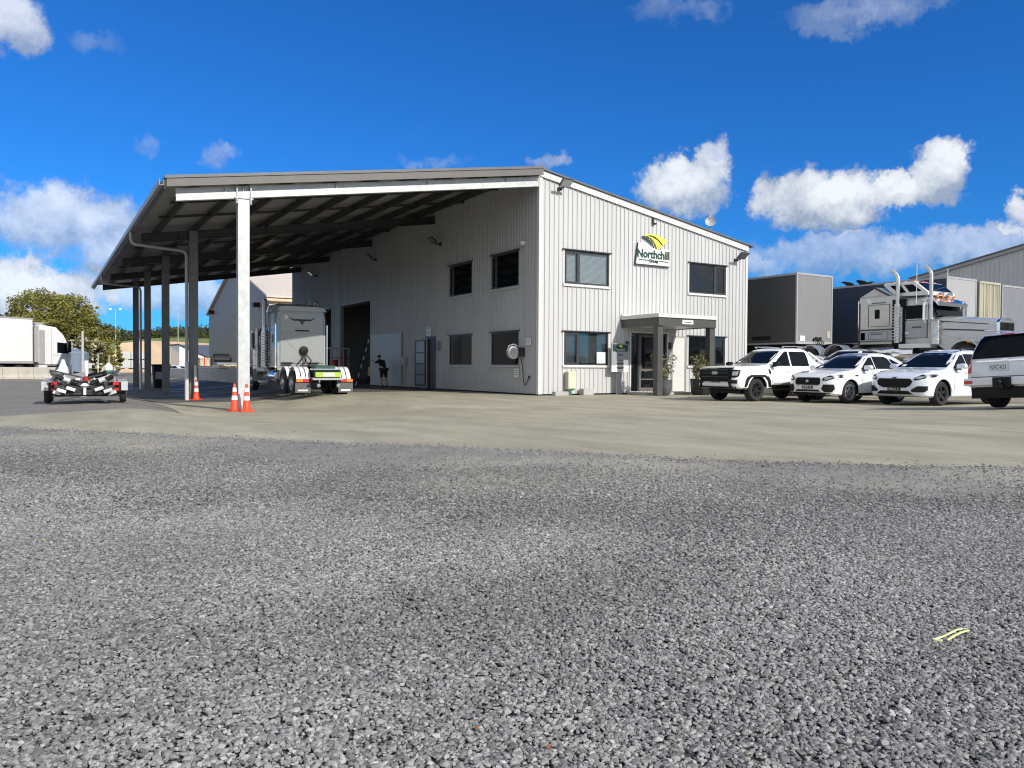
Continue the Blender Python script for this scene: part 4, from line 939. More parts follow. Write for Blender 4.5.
# --- white pickup with black nose
wheel = onz(756,401.5,0)
pk = Car('pickup_truck','white double-cab pickup with a black grille parked beside the entrance plants','pickup',(wheel.x+1.72,wheel.y+.80,0),WEST,M['carwhite'],
 [(2.70,.52,.98,1.08,.74,.66),(2.64,.45,1.06,1.14,.88,.74),(2.45,.42,1.09,1.17,.955,.80),(1.7,.40,1.11,1.20,.96,.83),(1.12,.40,1.13,1.24,.96,.82),(.98,.40,1.13,1.30,.96,.80),
  (.20,.40,1.14,1.77,.96,.70),(-.05,.40,1.14,1.82,.96,.685),(-.8,.40,1.15,1.83,.96,.68),(-1.12,.40,1.16,1.78,.96,.68),(-1.30,.40,1.17,1.55,.96,.70),(-1.50,.40,1.20,1.27,.96,.86),(-2.5,.46,1.21,1.26,.955,.88),(-2.66,.48,1.20,1.25,.94,.86)],
 (1.72,-1.55),.395,1.83,None,1.17,'darkalloy',6,.27,.62)
pk.patch('sticker',[(1.31,-.64,-.52),(1.37,-.64,-.52)],'x+',M['papersign'],eps=.012,sub=1,nx=1); pk.patch('windscreen',[(1.275,-.74,.74),(1.50,-.70,.70),(1.72,-.60,.60)],'x+',M['carglass'])
pk.both('side_window',[(1.20,.02,.86),(1.42,.02,.58),(1.66,.02,.22),(1.70,.02,.12)],M['carglass'],eps=.012)
pk.both('side_window',[(1.20,-.98,-.07),(1.45,-.98,-.07),(1.66,-.93,-.07),(1.70,-.86,-.07)],M['carglass'],eps=.012)
pk.both('wheel_arch_trim',[(.42,2.28,2.36),(.70,2.18,2.32),(.84,2.02,2.22)],M['black'],eps=.02); pk.both('wheel_arch_trim',[(.42,1.06,1.16),(.70,1.12,1.26),(.84,1.22,1.42)],M['black'],eps=.02); pk.both('wheel_arch_trim',[(.82,1.24,2.20),(.89,1.38,2.06)],M['black'],eps=.02)
pk.both('wheel_arch_trim',[(.82,-2.02,-1.08),(.89,-1.88,-1.22)],M['black'],eps=.02)
pk.patch('grille',[(.66,-.58,.58),(.76,-.70,.70),(1.02,-.70,.70),(1.09,-.66,.66)],'x+',M['grilleblack'],eps=.03)
for z in (.80,.93,1.03):
    pk.patch('grille_bar',[(z,-.60,.60),(z+.035,-.60,.60)],'x+',M['gloss_black'],eps=.045,sub=1)
pk.patch('badge',[(.90,-.10,.10),(.93,-.13,.13),(.97,-.13,.13),(1.0,-.10,.10)],'x+',M['alloy'],eps=.055)
pk.lr('headlight',[(.80,.70,.82),(.84,.66,.90),(1.02,.66,.91),(1.06,.70,.88)],'x+',M['grilleblack'],eps=.022); pk.lr('headlight_lens',[(.87,.74,.88),(1.0,.74,.89)],'x+',M['lamp'],eps=.032)
pk.lr('fog_recess',[(.60,.62,.86),(.72,.66,.87)],'x+',M['black'],eps=.02); pk.lr('nose_blade',[(.46,.66,.74),(.62,.58,.66),(.78,.56,.64)],'x+',M['black'],eps=.05)
pk.patch('skid_plate',[(.50,-.56,.56),(.60,-.60,.60)],'x+',M['white'],eps=.035); pk.patch('lower_bumper',[(.42,-.80,.80),(.50,-.82,.82)],'x+',M['black'],eps=.02)
pk.patch('bonnet_guard',[(1.075,-.74,.74),(1.135,-.72,.72)],'x+',M['gloss_black'],eps=.05)
pk.plate(2.75,.70,'NCL1'); pk.mirrors(.92,.90,1.26,M['black']); pk.rails(.0,-1.05,.60,1.872,M['alloy'])
pk.gaps([(1.02,.50,.98,1.12),(-.03,.50,-.02,1.16),(-1.06,.55,-1.02,1.14)]); pk.both('side_step',[(.36,-1.0,1.05),(.44,-1.0,1.05)],M['black'],eps=.09); pk.both('door_trim',[(.56,-.95,.95),(.63,-.95,.95)],M['greytrim'],eps=.014)
pk.both('door_handle',[(1.0,.10,.30),(1.04,.10,.30)],M['white'],eps=.03,sub=1); pk.both('door_handle',[(1.0,-.92,-.72),(1.04,-.92,-.72)],M['white'],eps=.03,sub=1); pk.both('fender_vent',[(.93,1.08,1.17),(1.08,1.12,1.20)],M['black'],eps=.014)
pk.t.scale = (1.04,)*3; pk.t.location = (wheel.x+1.72*1.04,wheel.y+.91,0)
mb = MB()
for sy in (1,-1): mb.beam((-1.2,sy*.70,1.66),(-1.95,sy*.80,1.25),.08,.06)
mb.beam((-1.18,-.70,1.68),(-1.18,.70,1.68),.08,.06); pk.add('sports_bar',mb,M['white'])

def suv(label, wheel, paint, kind):
    L_ = kind == 'coupe'
    wb2 = 1.34 if L_ else 1.355; w = .90; h = 1.62 if L_ else 1.64
    ctrl = [(2.24,.38,.70,.76,.50,.42),(2.19,.30,.78,.84,.70,.58),(2.02,.25,.87,.93,.86,.72),(1.5,.23,.95,1.02,.93,.78),(1.02,.23,.99,1.07,.935,.80),(.90,.23,1.0,1.12,.935,.79),
      (.10,.23,1.02,h-.10,.94,.64),(-.2,.23,1.03,h-.02,.94,.615),(-.8,.23,1.06,h,.945,.60),(-1.35,.23,1.11,h-.07,.945,.585),(-1.85,.26,1.13,1.36,.92,.60),(-2.08,.30,1.08,1.16,.88,.66),(-2.2,.40,1.0,1.04,.80,.62)]
    c = Car('parked_car', label,'car',(wheel.x+wb2,wheel.y+w-.10,0),WEST,paint,ctrl,(wb2,-wb2),.355,1.79,CARS,1.13,'alloy' if L_ else 'darkalloy',5,.23,.70)
    c.patch('windscreen',[(1.10,-.75,.75),(1.30,-.70,.70),(1.50,-.59,.59)],'x+',M['carglass'])
    c.patch('roof_panel',[(1.50,-.56,.56),(h-.01,-.50,.50)],'x+',M['gloss_black'],eps=.004); c.patch('sticker',[(1.13,-.62,-.50),(1.19,-.62,-.50)],'x+',M['papersign'],eps=.012,sub=1,nx=1)
    c.both('side_window',[(1.08,-.02,.70),(1.25,-.02,.46),(1.42,-.02,.18),(1.47,-.02,.08)],M['carglass'],eps=.011)
    c.both('side_window',[(1.10,-1.02,-.07),(1.28,-.98,-.07),(1.44,-.88,-.07),(1.50,-.70,-.07)],M['carglass'],eps=.011)
    c.both('side_window',[(1.16,-1.56,-1.08),(1.28,-1.42,-1.04),(1.42,-1.10,-.96)],M['carglass'],eps=.011)
    c.mirrors(.60,.88,1.13,paint); c.gaps([(.86,.36,.74,1.03),(-.05,.34,-.04,1.06),(-.98,.60,-1.04,1.08)])
    c.both('sill_trim',[(.25,-.95,.95),(.33,-.95,.95)],M['black'] if L_ else paint,eps=.012)
    c.both('door_handle',[(.93,.05,.24),(.965,.05,.24)],paint,eps=.025,sub=1); c.both('door_handle',[(.96,-.88,-.69),(.995,-.88,-.69)],paint,eps=.025,sub=1)
    if L_:
        c.patch('grille',[(.575,-.38,.38),(.61,-.45,.45),(.76,-.46,.46),(.815,-.40,.40)],'x+',M['grilleblack'],eps=.02); c.patch('grille_rim',[(.555,-.40,.40),(.574,-.40,.40)],'x+',M['chrome'],eps=.024,sub=1)
        c.patch('badge',[(.66,-.035,.035),(.70,-.06,.06),(.74,-.035,.035)],'x+',M['alloy'],eps=.032)
        c.lr('headlight',[(.72,.52,.66),(.80,.53,.88),(.91,.74,.92)],'x+',M['grilleblack'],eps=.012); c.lr('headlight_lens',[(.75,.57,.68),(.83,.60,.82)],'x+',M['lamp'],eps=.02)
        c.lr('air_intake',[(.36,.58,.78),(.46,.50,.84),(.60,.56,.82)],'x+',M['black'],eps=.014); c.patch('lower_grille',[(.37,-.46,.46),(.43,-.40,.40)],'x+',M['black'],eps=.016)
        c.patch('chin',[(.26,-.68,.68),(.34,-.74,.74)],'x+',M['black'],eps=.012); c.plate(2.2,.52,'DHL15',w=.38,h=.12)
        c.both('vent',[(.86,.98,1.12),(.90,.98,1.14)],M['black'],eps=.01,sub=1)
    else:
        c.patch('grille',[(.52,-.34,.34),(.59,-.48,.48),(.70,-.53,.53),(.78,-.46,.46)],'x+',M['grilleblack'],eps=.02)
        c.patch('badge',[(.795,-.06,.06),(.82,-.06,.06)],'x+',M['black'],eps=.02,sub=1)
        c.lr('headlight',[(.74,.56,.66),(.81,.58,.88),(.90,.72,.91)],'x+',M['grilleblack'],eps=.012); c.lr('headlight_lens',[(.77,.60,.70),(.84,.62,.84)],'x+',M['lamp'],eps=.02)
        c.lr('air_intake',[(.40,.52,.80),(.46,.50,.85),(.57,.66,.85)],'x+',M['black'],eps=.014); c.patch('lower_grille',[(.33,-.54,.54),(.43,-.42,.42)],'x+',M['black'],eps=.016)
        c.plate(2.2,.48,'HXLL5',w=.38,h=.12)
        c.rails(-.1,-1.4,.60,1.665,M['black'])
    k_ = 1.055 if L_ else 1.10
    c.t.scale = (k_,)*3; c.t.location = (wheel.x+wb2*k_, wheel.y+.885*k_, 0)
    return c
suv('white coupe-backed car with a chrome badge in its oval grille',onz(850,403.5,0),M['carwhite'],'coupe')
suv('bluish white car with a dark six-sided grille parked by the silver wagon',onz(942,406.3,0),M['carpearl'],'hatch')

# --- silver wagon seen from behind (nose away)
q = at(971,395,19.4)
wg = Car('parked_wagon','silver four-wheel-drive wagon showing its tailgate, tow hitch and rear plate','car',(q.x+2.45,q.y-.99,.205),0.0,M['carsilver'],
 [(2.40,.50,.95,1.0,.70,.6),(2.3,.45,1.02,1.07,.88,.76),(1.5,.42,1.08,1.14,.94,.82),(1.0,.42,1.10,1.20,.94,.80),(.2,.42,1.12,1.72,.94,.72),(-.2,.42,1.12,1.82,.945,.715),(-1.7,.42,1.14,1.84,.945,.70),(-2.05,.44,1.14,1.80,.94,.70),(-2.22,.46,1.14,1.70,.93,.72),(-2.34,.48,1.12,1.26,.92,.84),(-2.40,.50,1.05,1.10,.90,.84),(-2.42,.52,.98,1.02,.88,.82)],
 (1.42,-1.37),.385,1.79,None,1.14,'alloy',6,.26,.64,1)
wg.patch('rear_window',[(1.20,-.80,.80),(1.40,-.76,.76),(1.66,-.66,.66),(1.74,-.60,.60)],'x-',M['carglass'],eps=.012)
wg.lr('tail_light',[(.86,.80,.92),(1.0,.78,.93),(1.22,.82,.93)],'x-',M['redlamp'],eps=.02); wg.lr('tail_light_lens',[(1.0,.80,.92),(1.08,.80,.92)],'x-',M['plate'],eps=.032,sub=1)
wg.both('tail_light',[(.88,-2.30,-2.12),(1.05,-2.30,-2.05),(1.20,-2.26,-2.12)],M['redlamp'],eps=.016)
wg.patch('chrome_strip',[(1.11,-.66,.66),(1.15,-.66,.66)],'x-',M['chrome'],eps=.025,sub=1); wg.patch('badge',[(1.12,-.07,.07),(1.17,-.07,.07)],'x-',M['chrome'],eps=.035,sub=1)
wg.patch('tailgate_gap',[(.75,-.80,.80),(.765,-.80,.80)],'x-',M['black'],eps=.006,sub=1)
wg.plate(-2.45,.98,'NFC421',True,.46,.17,True,.14)
mb = MB(); mb.box(-2.55,-2.38,-.92,.92,.55,.73); bump = wg.add('bumper',mb,M['white'],bevel=.03)
mb = MB(); mb.box(-2.60,-2.45,-.20,.20,.50,.735); mb.box(-2.72,-2.55,-.06,.06,.48,.56); mb.lathe([(.02,.56),(.045,.58),(.05,.62),(.03,.66)],(-2.68,0,0),n=12); wg.add('tow_hitch',mb,M['black'])
for sy in (1,-1):
    mb = MB(); mb.box(-2.562,-2.545,sy*.80-.10,sy*.80+.10,.60,.67); wg.add('reflector',mb,M['redlamp'])
    mb = MB(); mb.box(-1.80,-1.70,sy*.60,sy*.60+.30*sy,.18,.62); wg.add('mudflap',mb,M['black'])
mb = MB(); mb.box(-2.36,2.1,-.84,.84,.24,.52); mb.box(-2.40,-1.95,-.70,.70,.30,.545); wg.add('chassis',mb,M['black'])  # chassis box oversized in black, standing in for underside shadow too
wg.patch('spoiler',[(1.745,-.66,.66),(1.79,-.62,.62)],'x-',M['carsilver'],eps=.10); wg.patch('brake_light',[(1.755,-.16,.16),(1.775,-.16,.16)],'x-',M['redlamp'],eps=.108,sub=1)
wg.both('side_window',[(1.20,-1.95,-1.05),(1.66,-1.85,-1.05)],M['carglass'],eps=.012); wg.both('side_window',[(1.20,-.98,-.1),(1.66,-.98,-.1)],M['carglass'],eps=.012); wg.both('side_window',[(1.20,-.03,.85),(1.45,-.03,.5),(1.62,-.03,.22)],M['carglass'],eps=.012)
wg.t.rotation_euler = (R(-3.2),0,R(-3)); wg.t.scale = (1.03,)*3
wg.rails(.1,-1.95,.66,1.90,M['alloy']); wg.mirrors(.75,.90,1.22,M['carsilver'])

# --- two cars half hidden behind the pickup
def sedan(label, loc, rot, paint):
    ctrl = [(2.3,.38,.66,.70,.55,.45),(2.2,.28,.72,.77,.78,.66),(1.5,.22,.84,.90,.89,.76),(1.05,.22,.89,.96,.90,.77),(.2,.22,.92,1.38,.90,.60),(-.2,.22,.93,1.46,.90,.56),(-.9,.22,.95,1.44,.90,.55),(-1.5,.22,.97,1.14,.90,.62),(-1.75,.24,.97,1.03,.88,.70),(-2.3,.35,.90,.96,.78,.62)]
    c = Car('parked_car',label,'car',loc,rot,paint,ctrl,(1.4,-1.35),.33,1.70,None)
    c.patch('windscreen',[(.98,-.72,.72),(1.2,-.66,.66),(1.36,-.56,.56)],'x+',M['carglass']); c.patch('rear_window',[(1.08,-.62,.62),(1.36,-.5,.5)],'x-',M['carglass'])
    c.both('side_window',[(.98,-.02,.75),(1.2,-.02,.45),(1.36,-.02,.15)],M['carglass'],eps=.012); c.both('side_window',[(.99,-1.25,-.06),(1.2,-1.1,-.06),(1.36,-.8,-.06)],M['carglass'],eps=.012)
    c.lr('headlight',[(.60,.50,.70),(.70,.52,.80)],'x+',M['lamp'],eps=.012); c.patch('grille',[(.48,-.4,.4),(.60,-.4,.4)],'x+',M['black'],eps=.012); c.mirrors(.65,.85,1.0,paint); c.plate(2.3,.42)
    return c
q = at(832,352,33); sedan('silver sedan on the rise behind the white pickup, nearer the dark trailer',(q.x-.1,q.y+1.2,g(q.x-.1,q.y+1.2)-.05),WEST+.12,M['carsilver'])
q = at(852,352,33); sedan('white sedan on the rise behind the coupe-backed white car',(q.x-.2,q.y-.1,g(q.x-.2,q.y-.1)-.12),WEST+.12,M['white'])

# ------------------------------------------------------------------ trucks (local: +x forward, x=0 at the sleeper's rear wall)
def truck_wheel(t, x, y, rr, sy, dual=False, rim='alloy', name='wheel'):
    w = .58 if dual else .30; mb = MB(); r1 = rr*.56
    yo = y + sy*w/2
    if dual:
        for c in (-.15,.15): mb.lathe([(r1,-.13),(rr-.05,-.135),(rr,-.09),(rr,.09),(rr-.05,.135),(r1,.13)],(x,y+c,rr),'y',30,caps=False)
    else: mb.lathe([(r1,-.15),(rr-.05,-.155),(rr,-.10),(rr,.10),(rr-.05,.155),(r1,.15)],(x,y,rr),'y',30,caps=False)
    ty = mb.build(name, M['rubber'], t, smooth=40, local=True)
    mb = MB(); mb.lathe([(r1+.004,yo-sy*.01),(r1-.03,yo-sy*.02),(r1-.06,yo-sy*(.16 if dual else .03)),(.20,yo-sy*(.18 if dual else -.02)),(.13,yo-sy*(.02 if dual else -.06)),(.02,yo-sy*(.0 if dual else -.09))],(x,0,rr),'y',28,caps=False)
    for k in range(10):
        a = 2*PI*k/10; q = (x+math.cos(a)*.17, rr+math.sin(a)*.17); yy = yo-sy*(.16 if dual else -.01); mb.cyl((q[0],yy,q[1]),(q[0],yy+sy*.05,q[1]),.018,n=6)
    mb.build('rim', M[rim], ty, smooth=40, local=True)
def conv_truck(label, loc, rot, big, loc_group='long-nosed trucks'):
    t = thing('truck_tractor', label, 'truck', loc, rot, loc_group)
    A = lambda nm, mb, m, **k: mb.build(nm, M[m] if isinstance(m,str) else m, k.pop('par',t), local=True, **k)
    W = 1.12 if big else 1.04; main = 'truckgrey' if big else 'trucklight'
    zt = 3.18 if big else 3.66
    # chassis
    mb = MB(); 
    for sy in (1,-1): mb.box(-3.6,5.4,sy*.43-.04,sy*.43+.04,.72,1.02)
    for x in (-3.55,-2.4,-1.2,.4,2.0): mb.box(x-.06,x+.06,-.39,.39,.75,.98)
    mb.box(-3.64,-3.601,-.5,.5,.70,1.03); A('chassis',mb,'black')
    # sleeper box
    def rbox(x0,x1,w,z0,z1,r=.10,taper=0.):
        secs = []
        for x,k in ((x0,.94),(x0+.06,1),(x1-.02,1),(x1,.985)):
            ww = w*k; zz = z1-(1-k)*.6
            secs.append([(x,-ww,z0),(x,ww,z0),(x,ww,zz-r-.0),(x,ww-r*.35,zz-r*.35),(x,ww-r,zz),(x,-ww+r,zz),(x,-ww+r*.35,zz-r*.35),(x,-ww,zz-r)])
        return secs
    L1 = 1.77
    mb = MB(); mb.loft(rbox(0,L1,W,1.12,zt,.13)); sl_ = A('sleeper',mb,main,smooth=30)
    mb = MB(); mb.box(0.05,L1-.02,-W-.012,W+.012,1.70,1.76); mb.box(.05,L1-.02,-W-.010,W+.010,1.22,1.26)
    mb.box(.02,.10,-W-.016,W+.016,1.0,zt-.3); A('trim_band',mb,'charcoal' if big else 'greytrim',par=sl_)
    if big:
        mb = MB(); mb.box(L1-.20,L1+.34,-W-.006,W+.006,1.0,2.95); A('stack_gap_shade',mb,'grilleblack')  # black box over the flank, painting the shaded gap behind the stack
        for sy in (1,-1):
            mb = MB(); mb.box(.12,L1-.24,sy*W-.01,sy*W+.008,1.28,1.68); A('lower_panel',mb,'palebox',par=sl_)
    for sy in (1,-1):
        mb = MB(); mb.box(.78,1.0,sy*W-.012,sy*W+.014,2.20,2.58); A('sleeper_window',mb,'carglass',par=sl_)
        mb = MB()
        for q in ((.48,1.45,1.86,1.875),(.48,1.45,2.78,2.795),(.48,.495,1.86,2.78),(1.435,1.45,1.86,2.78),(.5,1.4,1.32,1.335),(.5,1.4,1.62,1.635),(.5,.515,1.32,1.62),(1.385,1.4,1.32,1.62)): mb.box(q[0],q[1],sy*(W+.006)-.01,sy*(W+.006)+.013,q[2],q[3])
        A('locker_seams',mb,'charcoal',par=sl_)
        mb = MB(); mb.box(.42,.62,sy*W-.01,sy*W+.012,2.88,3.05) ; mb.box(.10,.34,sy*W-.01,sy*W+.006,1.30,1.62); A('decal',mb,'papersign' if big else 'greytrim',par=sl_)
        mb = MB()
        for k in range(7): mb.box(.66+.09*k,.72+.09*k,sy*W-.01,sy*W+.014,2.84,2.885)
        for k in range(6): mb.box(.62+.09*k,.68+.09*k,sy*W-.01,sy*W+.014,1.52,1.57)
        if big: A('small_letters',mb,'charcoal',par=sl_)
    if big:
        # raised window pod above the sleeper and cab
        mb = MB(); mb.prism([(1.62,3.08),(3.0,3.06),(3.0,3.18),(2.42,3.66),(1.12,3.68),(1.06,3.60)],lambda a,b,q:(a,-.98+1.96*q,b)); pod = A('roof_pod',mb,'white',bevel=.03)
        for sy in (1,-1):
            mb = MB(); mb.prism([(1.36,3.56),(2.34,3.54),(2.74,3.24),(1.74,3.22)],lambda a,b,q:(a,sy*.975+sy*.012*q,b)); A('pod_window',mb,'carglass',par=pod)
            mb = MB(); mb.prism([(2.10,3.215),(2.24,3.215),(1.96,3.565),(1.82,3.565)],lambda a,b,q:(a,sy*.99+sy*.01*q,b)); A('pod_pillar',mb,'white',par=pod)
        mb = MB(); mb.prism([(0.0,3.14),(.95,3.14),(1.7,3.02),(1.0,3.5),(.75,3.52),(.45,3.36)],lambda a,b,q:(a,-1.05+2.1*q,b)); A('roof_fairing',mb,main,bevel=.03)
        mb = MB(); mb.prism([(.72,3.56),(1.76,2.98),(1.76,2.90),(.66,3.50)],lambda a,b,q:(a,-1.075+2.15*q,b)); A('dark_stripe',mb,'charcoal')
        mb = MB(); mb.prism([(2.50,3.60),(2.93,3.245),(2.955,3.265),(2.525,3.62)],lambda a,b,q:(a,-.84+1.68*q,b)); A('pod_front_window',mb,'carglass',par=pod)
        for x in (1.3,1.8,2.2):
            for y in (-.6,0,.6):
                mb = MB(); mb.lathe([(.06,3.68),(.05,3.73),(.02,3.75)],(x,y,0),n=10); mb.box(x-.16,x+.16,y-.06,y+.06,3.66,3.70); A('beacon',mb,'amber' if y else 'redlamp',par=pod)
    else:
        # curved roof and back-wall pressings, longhorn emblem, hose bracket
        mb = MB(); mb.loft([[(x,-w,3.58),(x,w,3.58),(x,w-.12,zt+h*.75),(x,w-.35,zt+h),(x,-w+.35,zt+h),(x,-w+.12,zt+h*.75)] for x,w,h in ((-.10,1.09,.12),(.05,1.13,.20),(.9,1.13,.30),(1.9,1.10,.34),(2.3,1.0,.22))]); A('roof_visor',mb,'trucklight',smooth=40)
        mb = MB(); mb.prism([(-.95,1.30),(.95,1.30),(.95,3.42),(.86,3.5),(-.86,3.5),(-.95,3.42)],lambda a,b,q:(-.035+.03*q,a,b)); bk = A('rear_panel',mb,'trucklight',bevel=.012)
        mb = MB()
        for sy in (1,-1): mb.beam((-.043,sy*.92,2.52),(-.043,sy*.22,1.86),.02,.012,(1,0,0))
        mb.box(-.05,-.036,-.88,.88,2.61,2.635); A('pressed_lines',mb,'greytrim',par=bk)
        mb = MB(); mb.box(-.05,-.036,-.30,.30,2.70,2.76); mb.box(-.20,-.036,-.72,-.30,1.28,1.34); mb.box(-.2,-.036,.45,.9,1.28,1.34); A('grab_slots',mb,'black',par=bk)
        mb = MB()
        for sy in (1,-1):
            mb.tube([(-.05,sy*.06,3.18),(-.05,sy*.20,3.20),(-.05,sy*.36,3.19),(-.05,sy*.48,3.24),(-.05,sy*.56,3.33)],[.034,.036,.030,.022,.006],8)
        mb.prism([(-.10,3.23),(.10,3.23),(.13,3.16),(.06,3.10),(.05,3.02),(0,2.99),(-.05,3.02),(-.06,3.10),(-.13,3.16)],lambda a,b,q:(-.04-.02*q,a,b)); A('horned_skull_emblem',mb,'charcoal',par=bk)
        mb = MB(); mb.lathe([(.02,-.04),(.085,-.055),(.085,-.036)],(0,0,0),'x',14); mb.v=[(a,b+.70,c+3.30) for a,b,c in mb.v]; A('round_decal',mb,'papersign',par=bk)
        mb = MB(); mb.lathe([(.05,-.20),(.18,-.18),(.20,-.10),(.17,-.04)],(0,0,0),'x',16); mb.v=[(a,b-.06,c+1.86) for a,b,c in mb.v]
        for k,dy in enumerate((-.12,0,.12)):
            mb.tube([(-.15,dy*.5-.05,1.80),(-.28,dy-.05-.05*k,1.62),(-.25,dy*2-.1,1.42),(-.12,dy*2.2-.05,1.26)],.026,7)
        A('hose_coil',mb,'black',smooth=60)
    # cab
    c0,c1 = L1+.14, 3.35
    mb = MB(); zc = 3.0
    mb.loft([[(x,-w,1.05),(x,w,1.05),(x,w,z-.55),(x,w-.05,z-.12),(x,w-.18,z),(x,-w+.18,z),(x,-w+.05,z-.12),(x,-w,z-.55)] for x,w,z in ((c0,1.04,zc),(c0+.1,1.06,zc),(c1-.35,1.06,zc-.02),(c1-.20,1.05,zc-.12))] , caps=True)
    mb.loft([[(x,-w,1.05),(x,w,1.05),(x,w,z),(x,-w,z)] for x,w,z in ((c1-.199,1.04,2.2),(c1,1.03,2.12))]); cab = A('cab',mb,main,smooth=30)
    mb = MB(); mb.prism([(c1-.19,2.84),(c1+.02,2.22),(c1-.02,2.20),(c1-.23,2.84)],lambda a,b,q:(a,-.93+1.86*q,b)); A('windscreen',mb,'carglass',par=cab)
    mb = MB(); mb.box(c0+.02,c0+.12,-1.045,1.045,2.2,2.9); A('rear_pillar',mb,main,par=cab)
    mb = MB(); mb.prism([(c1-.28,2.95),(c1+.12,2.74),(c1+.11,2.60),(c1-.12,2.86)],lambda a,b,q:(a,-1.06+2.12*q,b)); A('sun_visor',mb,'chrome',par=cab)
    for sy in (1,-1):
        mb = MB(); mb.prism([(c0+.22,2.12),(c1-.42,2.12),(c1-.46,2.66),(c0+.22,2.66)],lambda a,b,q:(a,sy*1.05+sy*.02*q,b)); A('side_window',mb,'carglass',par=cab)
        if big: mb = MB(); mb.box(c0+.14,c1-.34,sy*1.045,sy*1.069,1.36,2.0); A('door_panel',mb,'palebox',par=cab)
        mb = MB()
        for q in ((c0+.10,c1-.3,1.32,1.34),(c0+.10,c1-.3,2.05,2.07),(c0+.10,c0+.12,1.32,2.8),(c1-.32,c1-.3,1.32,2.7)): mb.box(q[0],q[1],sy*1.05,sy*1.075,q[2],q[3])
        A('door_seams',mb,'charcoal',par=cab)
        mb = MB(); mb.box(c0+.16,c0+.36,sy*1.06,sy*1.10,1.50,1.57); A('door_handle',mb,'chrome',par=cab)
        mb = MB()
        for k in range(5): mb.box(c0+.5+.08*k,c0+.56+.08*k,sy*1.055,sy*1.078,1.74,1.80)
        if big: A('small_letters',mb,'charcoal',par=cab)
    for y in (-.8,-.4,0,.4,.8):
        mb = MB(); mb.lathe([(.055,2.99),(.06,3.03),(.05,3.08),(.01,3.10)],(c1-.3,y,0),n=10); A('roof_lamp',mb,'amber',par=cab)
    mb = MB(); 
    for y in (.3,-.3): mb.tube([(c1-1.0,y,3.12),(c1-.1,y,3.12)],[.03,.06],10)
    A('air_horn',mb,'chrome',par=cab)
    # hood, fenders, grille
    h1 = 5.40
    mb = MB(); mb.loft([[(x,-w,1.2),(x,w,1.2),(x,w,z-.25),(x,w*.93,z-.06),(x,w*.6,z+.02),(x,0,z+.06),(x,-w*.6,z+.02),(x,-w*.93,z-.06),(x,-w,z-.25)] for x,w,z in ((c1+.003,.86,2.16),(c1+.8,.76,2.10),(h1-.1,.60,1.96),(h1,.58,1.93))]); hood = A('bonnet',mb,main,smooth=35)
    mb = MB()
    for sy in (1,-1): mb.beam((c1+.1,sy*.835,1.98),(h1-.25,sy*.60,1.80),.02,.035); mb.beam((c1+.2,sy*.85,1.66),(h1-.25,sy*.62,1.55),.02,.05)
    A('pinstripe',mb,'charcoal',par=hood)
    mb = MB(); mb.prism([(-.56,.85),(.56,.85),(.56,1.86),(.40,1.98),(0,2.06),(-.40,1.98),(-.56,1.86)],lambda a,b,q:(h1+.003+.12*q,a,b)); gr = A('grille',mb,'chrome',bevel=.015)
    mb = MB(); 
    for k in range(12): mb.box(h1+.125,h1+.135,-.48+.084*k,-.44+.084*k,.92,1.84)
    A('grille_gaps',mb,'black',par=gr)
    for k in range(7):
        mb = MB(); mb.lathe([(.04,h1+.124),(.03,h1+.16),(.005,h1+.165)],(0,0,0),'x',8); mb.v=[(a,b-.42+.14*k,c+1.885) for a,b,c in mb.v]; A('marker_lamp',mb,'lamp',par=gr)
    mb = MB(); mb.tube([(h1+.05,0,2.06),(h1+.02,0,2.12),(h1+.12,0,2.20)],[.03,.02,.03],8); A('bonnet_mascot',mb,'chrome',par=gr)
    xw = 4.55
    for sy in (1,-1):
        arc = [(xw+.70*math.cos(a),.52+.72*math.sin(a)) for a in np.linspace(-.1,PI+.1,18)]; inn = [(xw+.62*math.cos(a),.52+.64*math.sin(a)) for a in np.linspace(PI+.1,-.1,18)]
        mb = MB(); mb.prism(arc+inn,lambda a,b,q:(a,sy*(.70+.46*q),b)); mb.prism([(xw+.5,1.08),(h1+.18,.95),(h1+.18,1.28),(xw+.35,1.22)],lambda a,b,q:(a,sy*(.56+.56*q),b)); fd = A('mudguard',mb,main,smooth=30)
        mb = MB(); mb.prism([(xw-.35,1.25),(c1+.02,1.45),(c1+.02,1.10),(xw-.66,.75)],lambda a,b,q:(a,sy*(.84+.22*q),b)); A('guard_skirt',mb,main,par=fd)
        mb = MB(); mb.box(xw+.1,xw+.28,sy*1.165-.01,sy*1.165+.012,1.10,1.14); A('side_marker',mb,'amber',par=fd)
        mb = MB(); mb.box(h1-.02,h1+.12,sy*.86-.17,sy*.86+.17,1.14,1.36); hl = A('headlight',mb,'chrome',bevel=.03)
        mb = MB(); mb.box(h1+.122,h1+.135,sy*.86-.14,sy*.86+.14,1.17,1.33); A('headlight_lens',mb,'lamp',par=hl)
        truck_wheel(t,xw,sy*1.0,.51,sy)
        # stacks with intake canister, mirror, tank, steps
        if big and sy > 0: zst = 1.9
        else: zst = 3.80
        mb = MB(); mb.cyl((L1+.07,sy*1.18,1.15),(L1+.07,sy*1.18,2.75),.13,n=18); 
        if zst > 3: mb.tube([(L1+.07,sy*1.18,2.75),(L1+.07,sy*1.18,3.80),(L1+.02,sy*1.18,3.93),(L1-.14,sy*1.18,4.16)],.085,14)
        A('exhaust_stack',mb,'stackchrome',smooth=50)
        mb = MB(); mb.cyl((L1+.22,sy*1.16,1.2),(L1+.22,sy*1.16,2.6),.05,n=10)
        for k in range(12): mb.obox((L1+.07,sy*1.18,1.3+.12*k),(.285,.285,.03))
        A('stack_guard',mb,'galv',smooth=40)
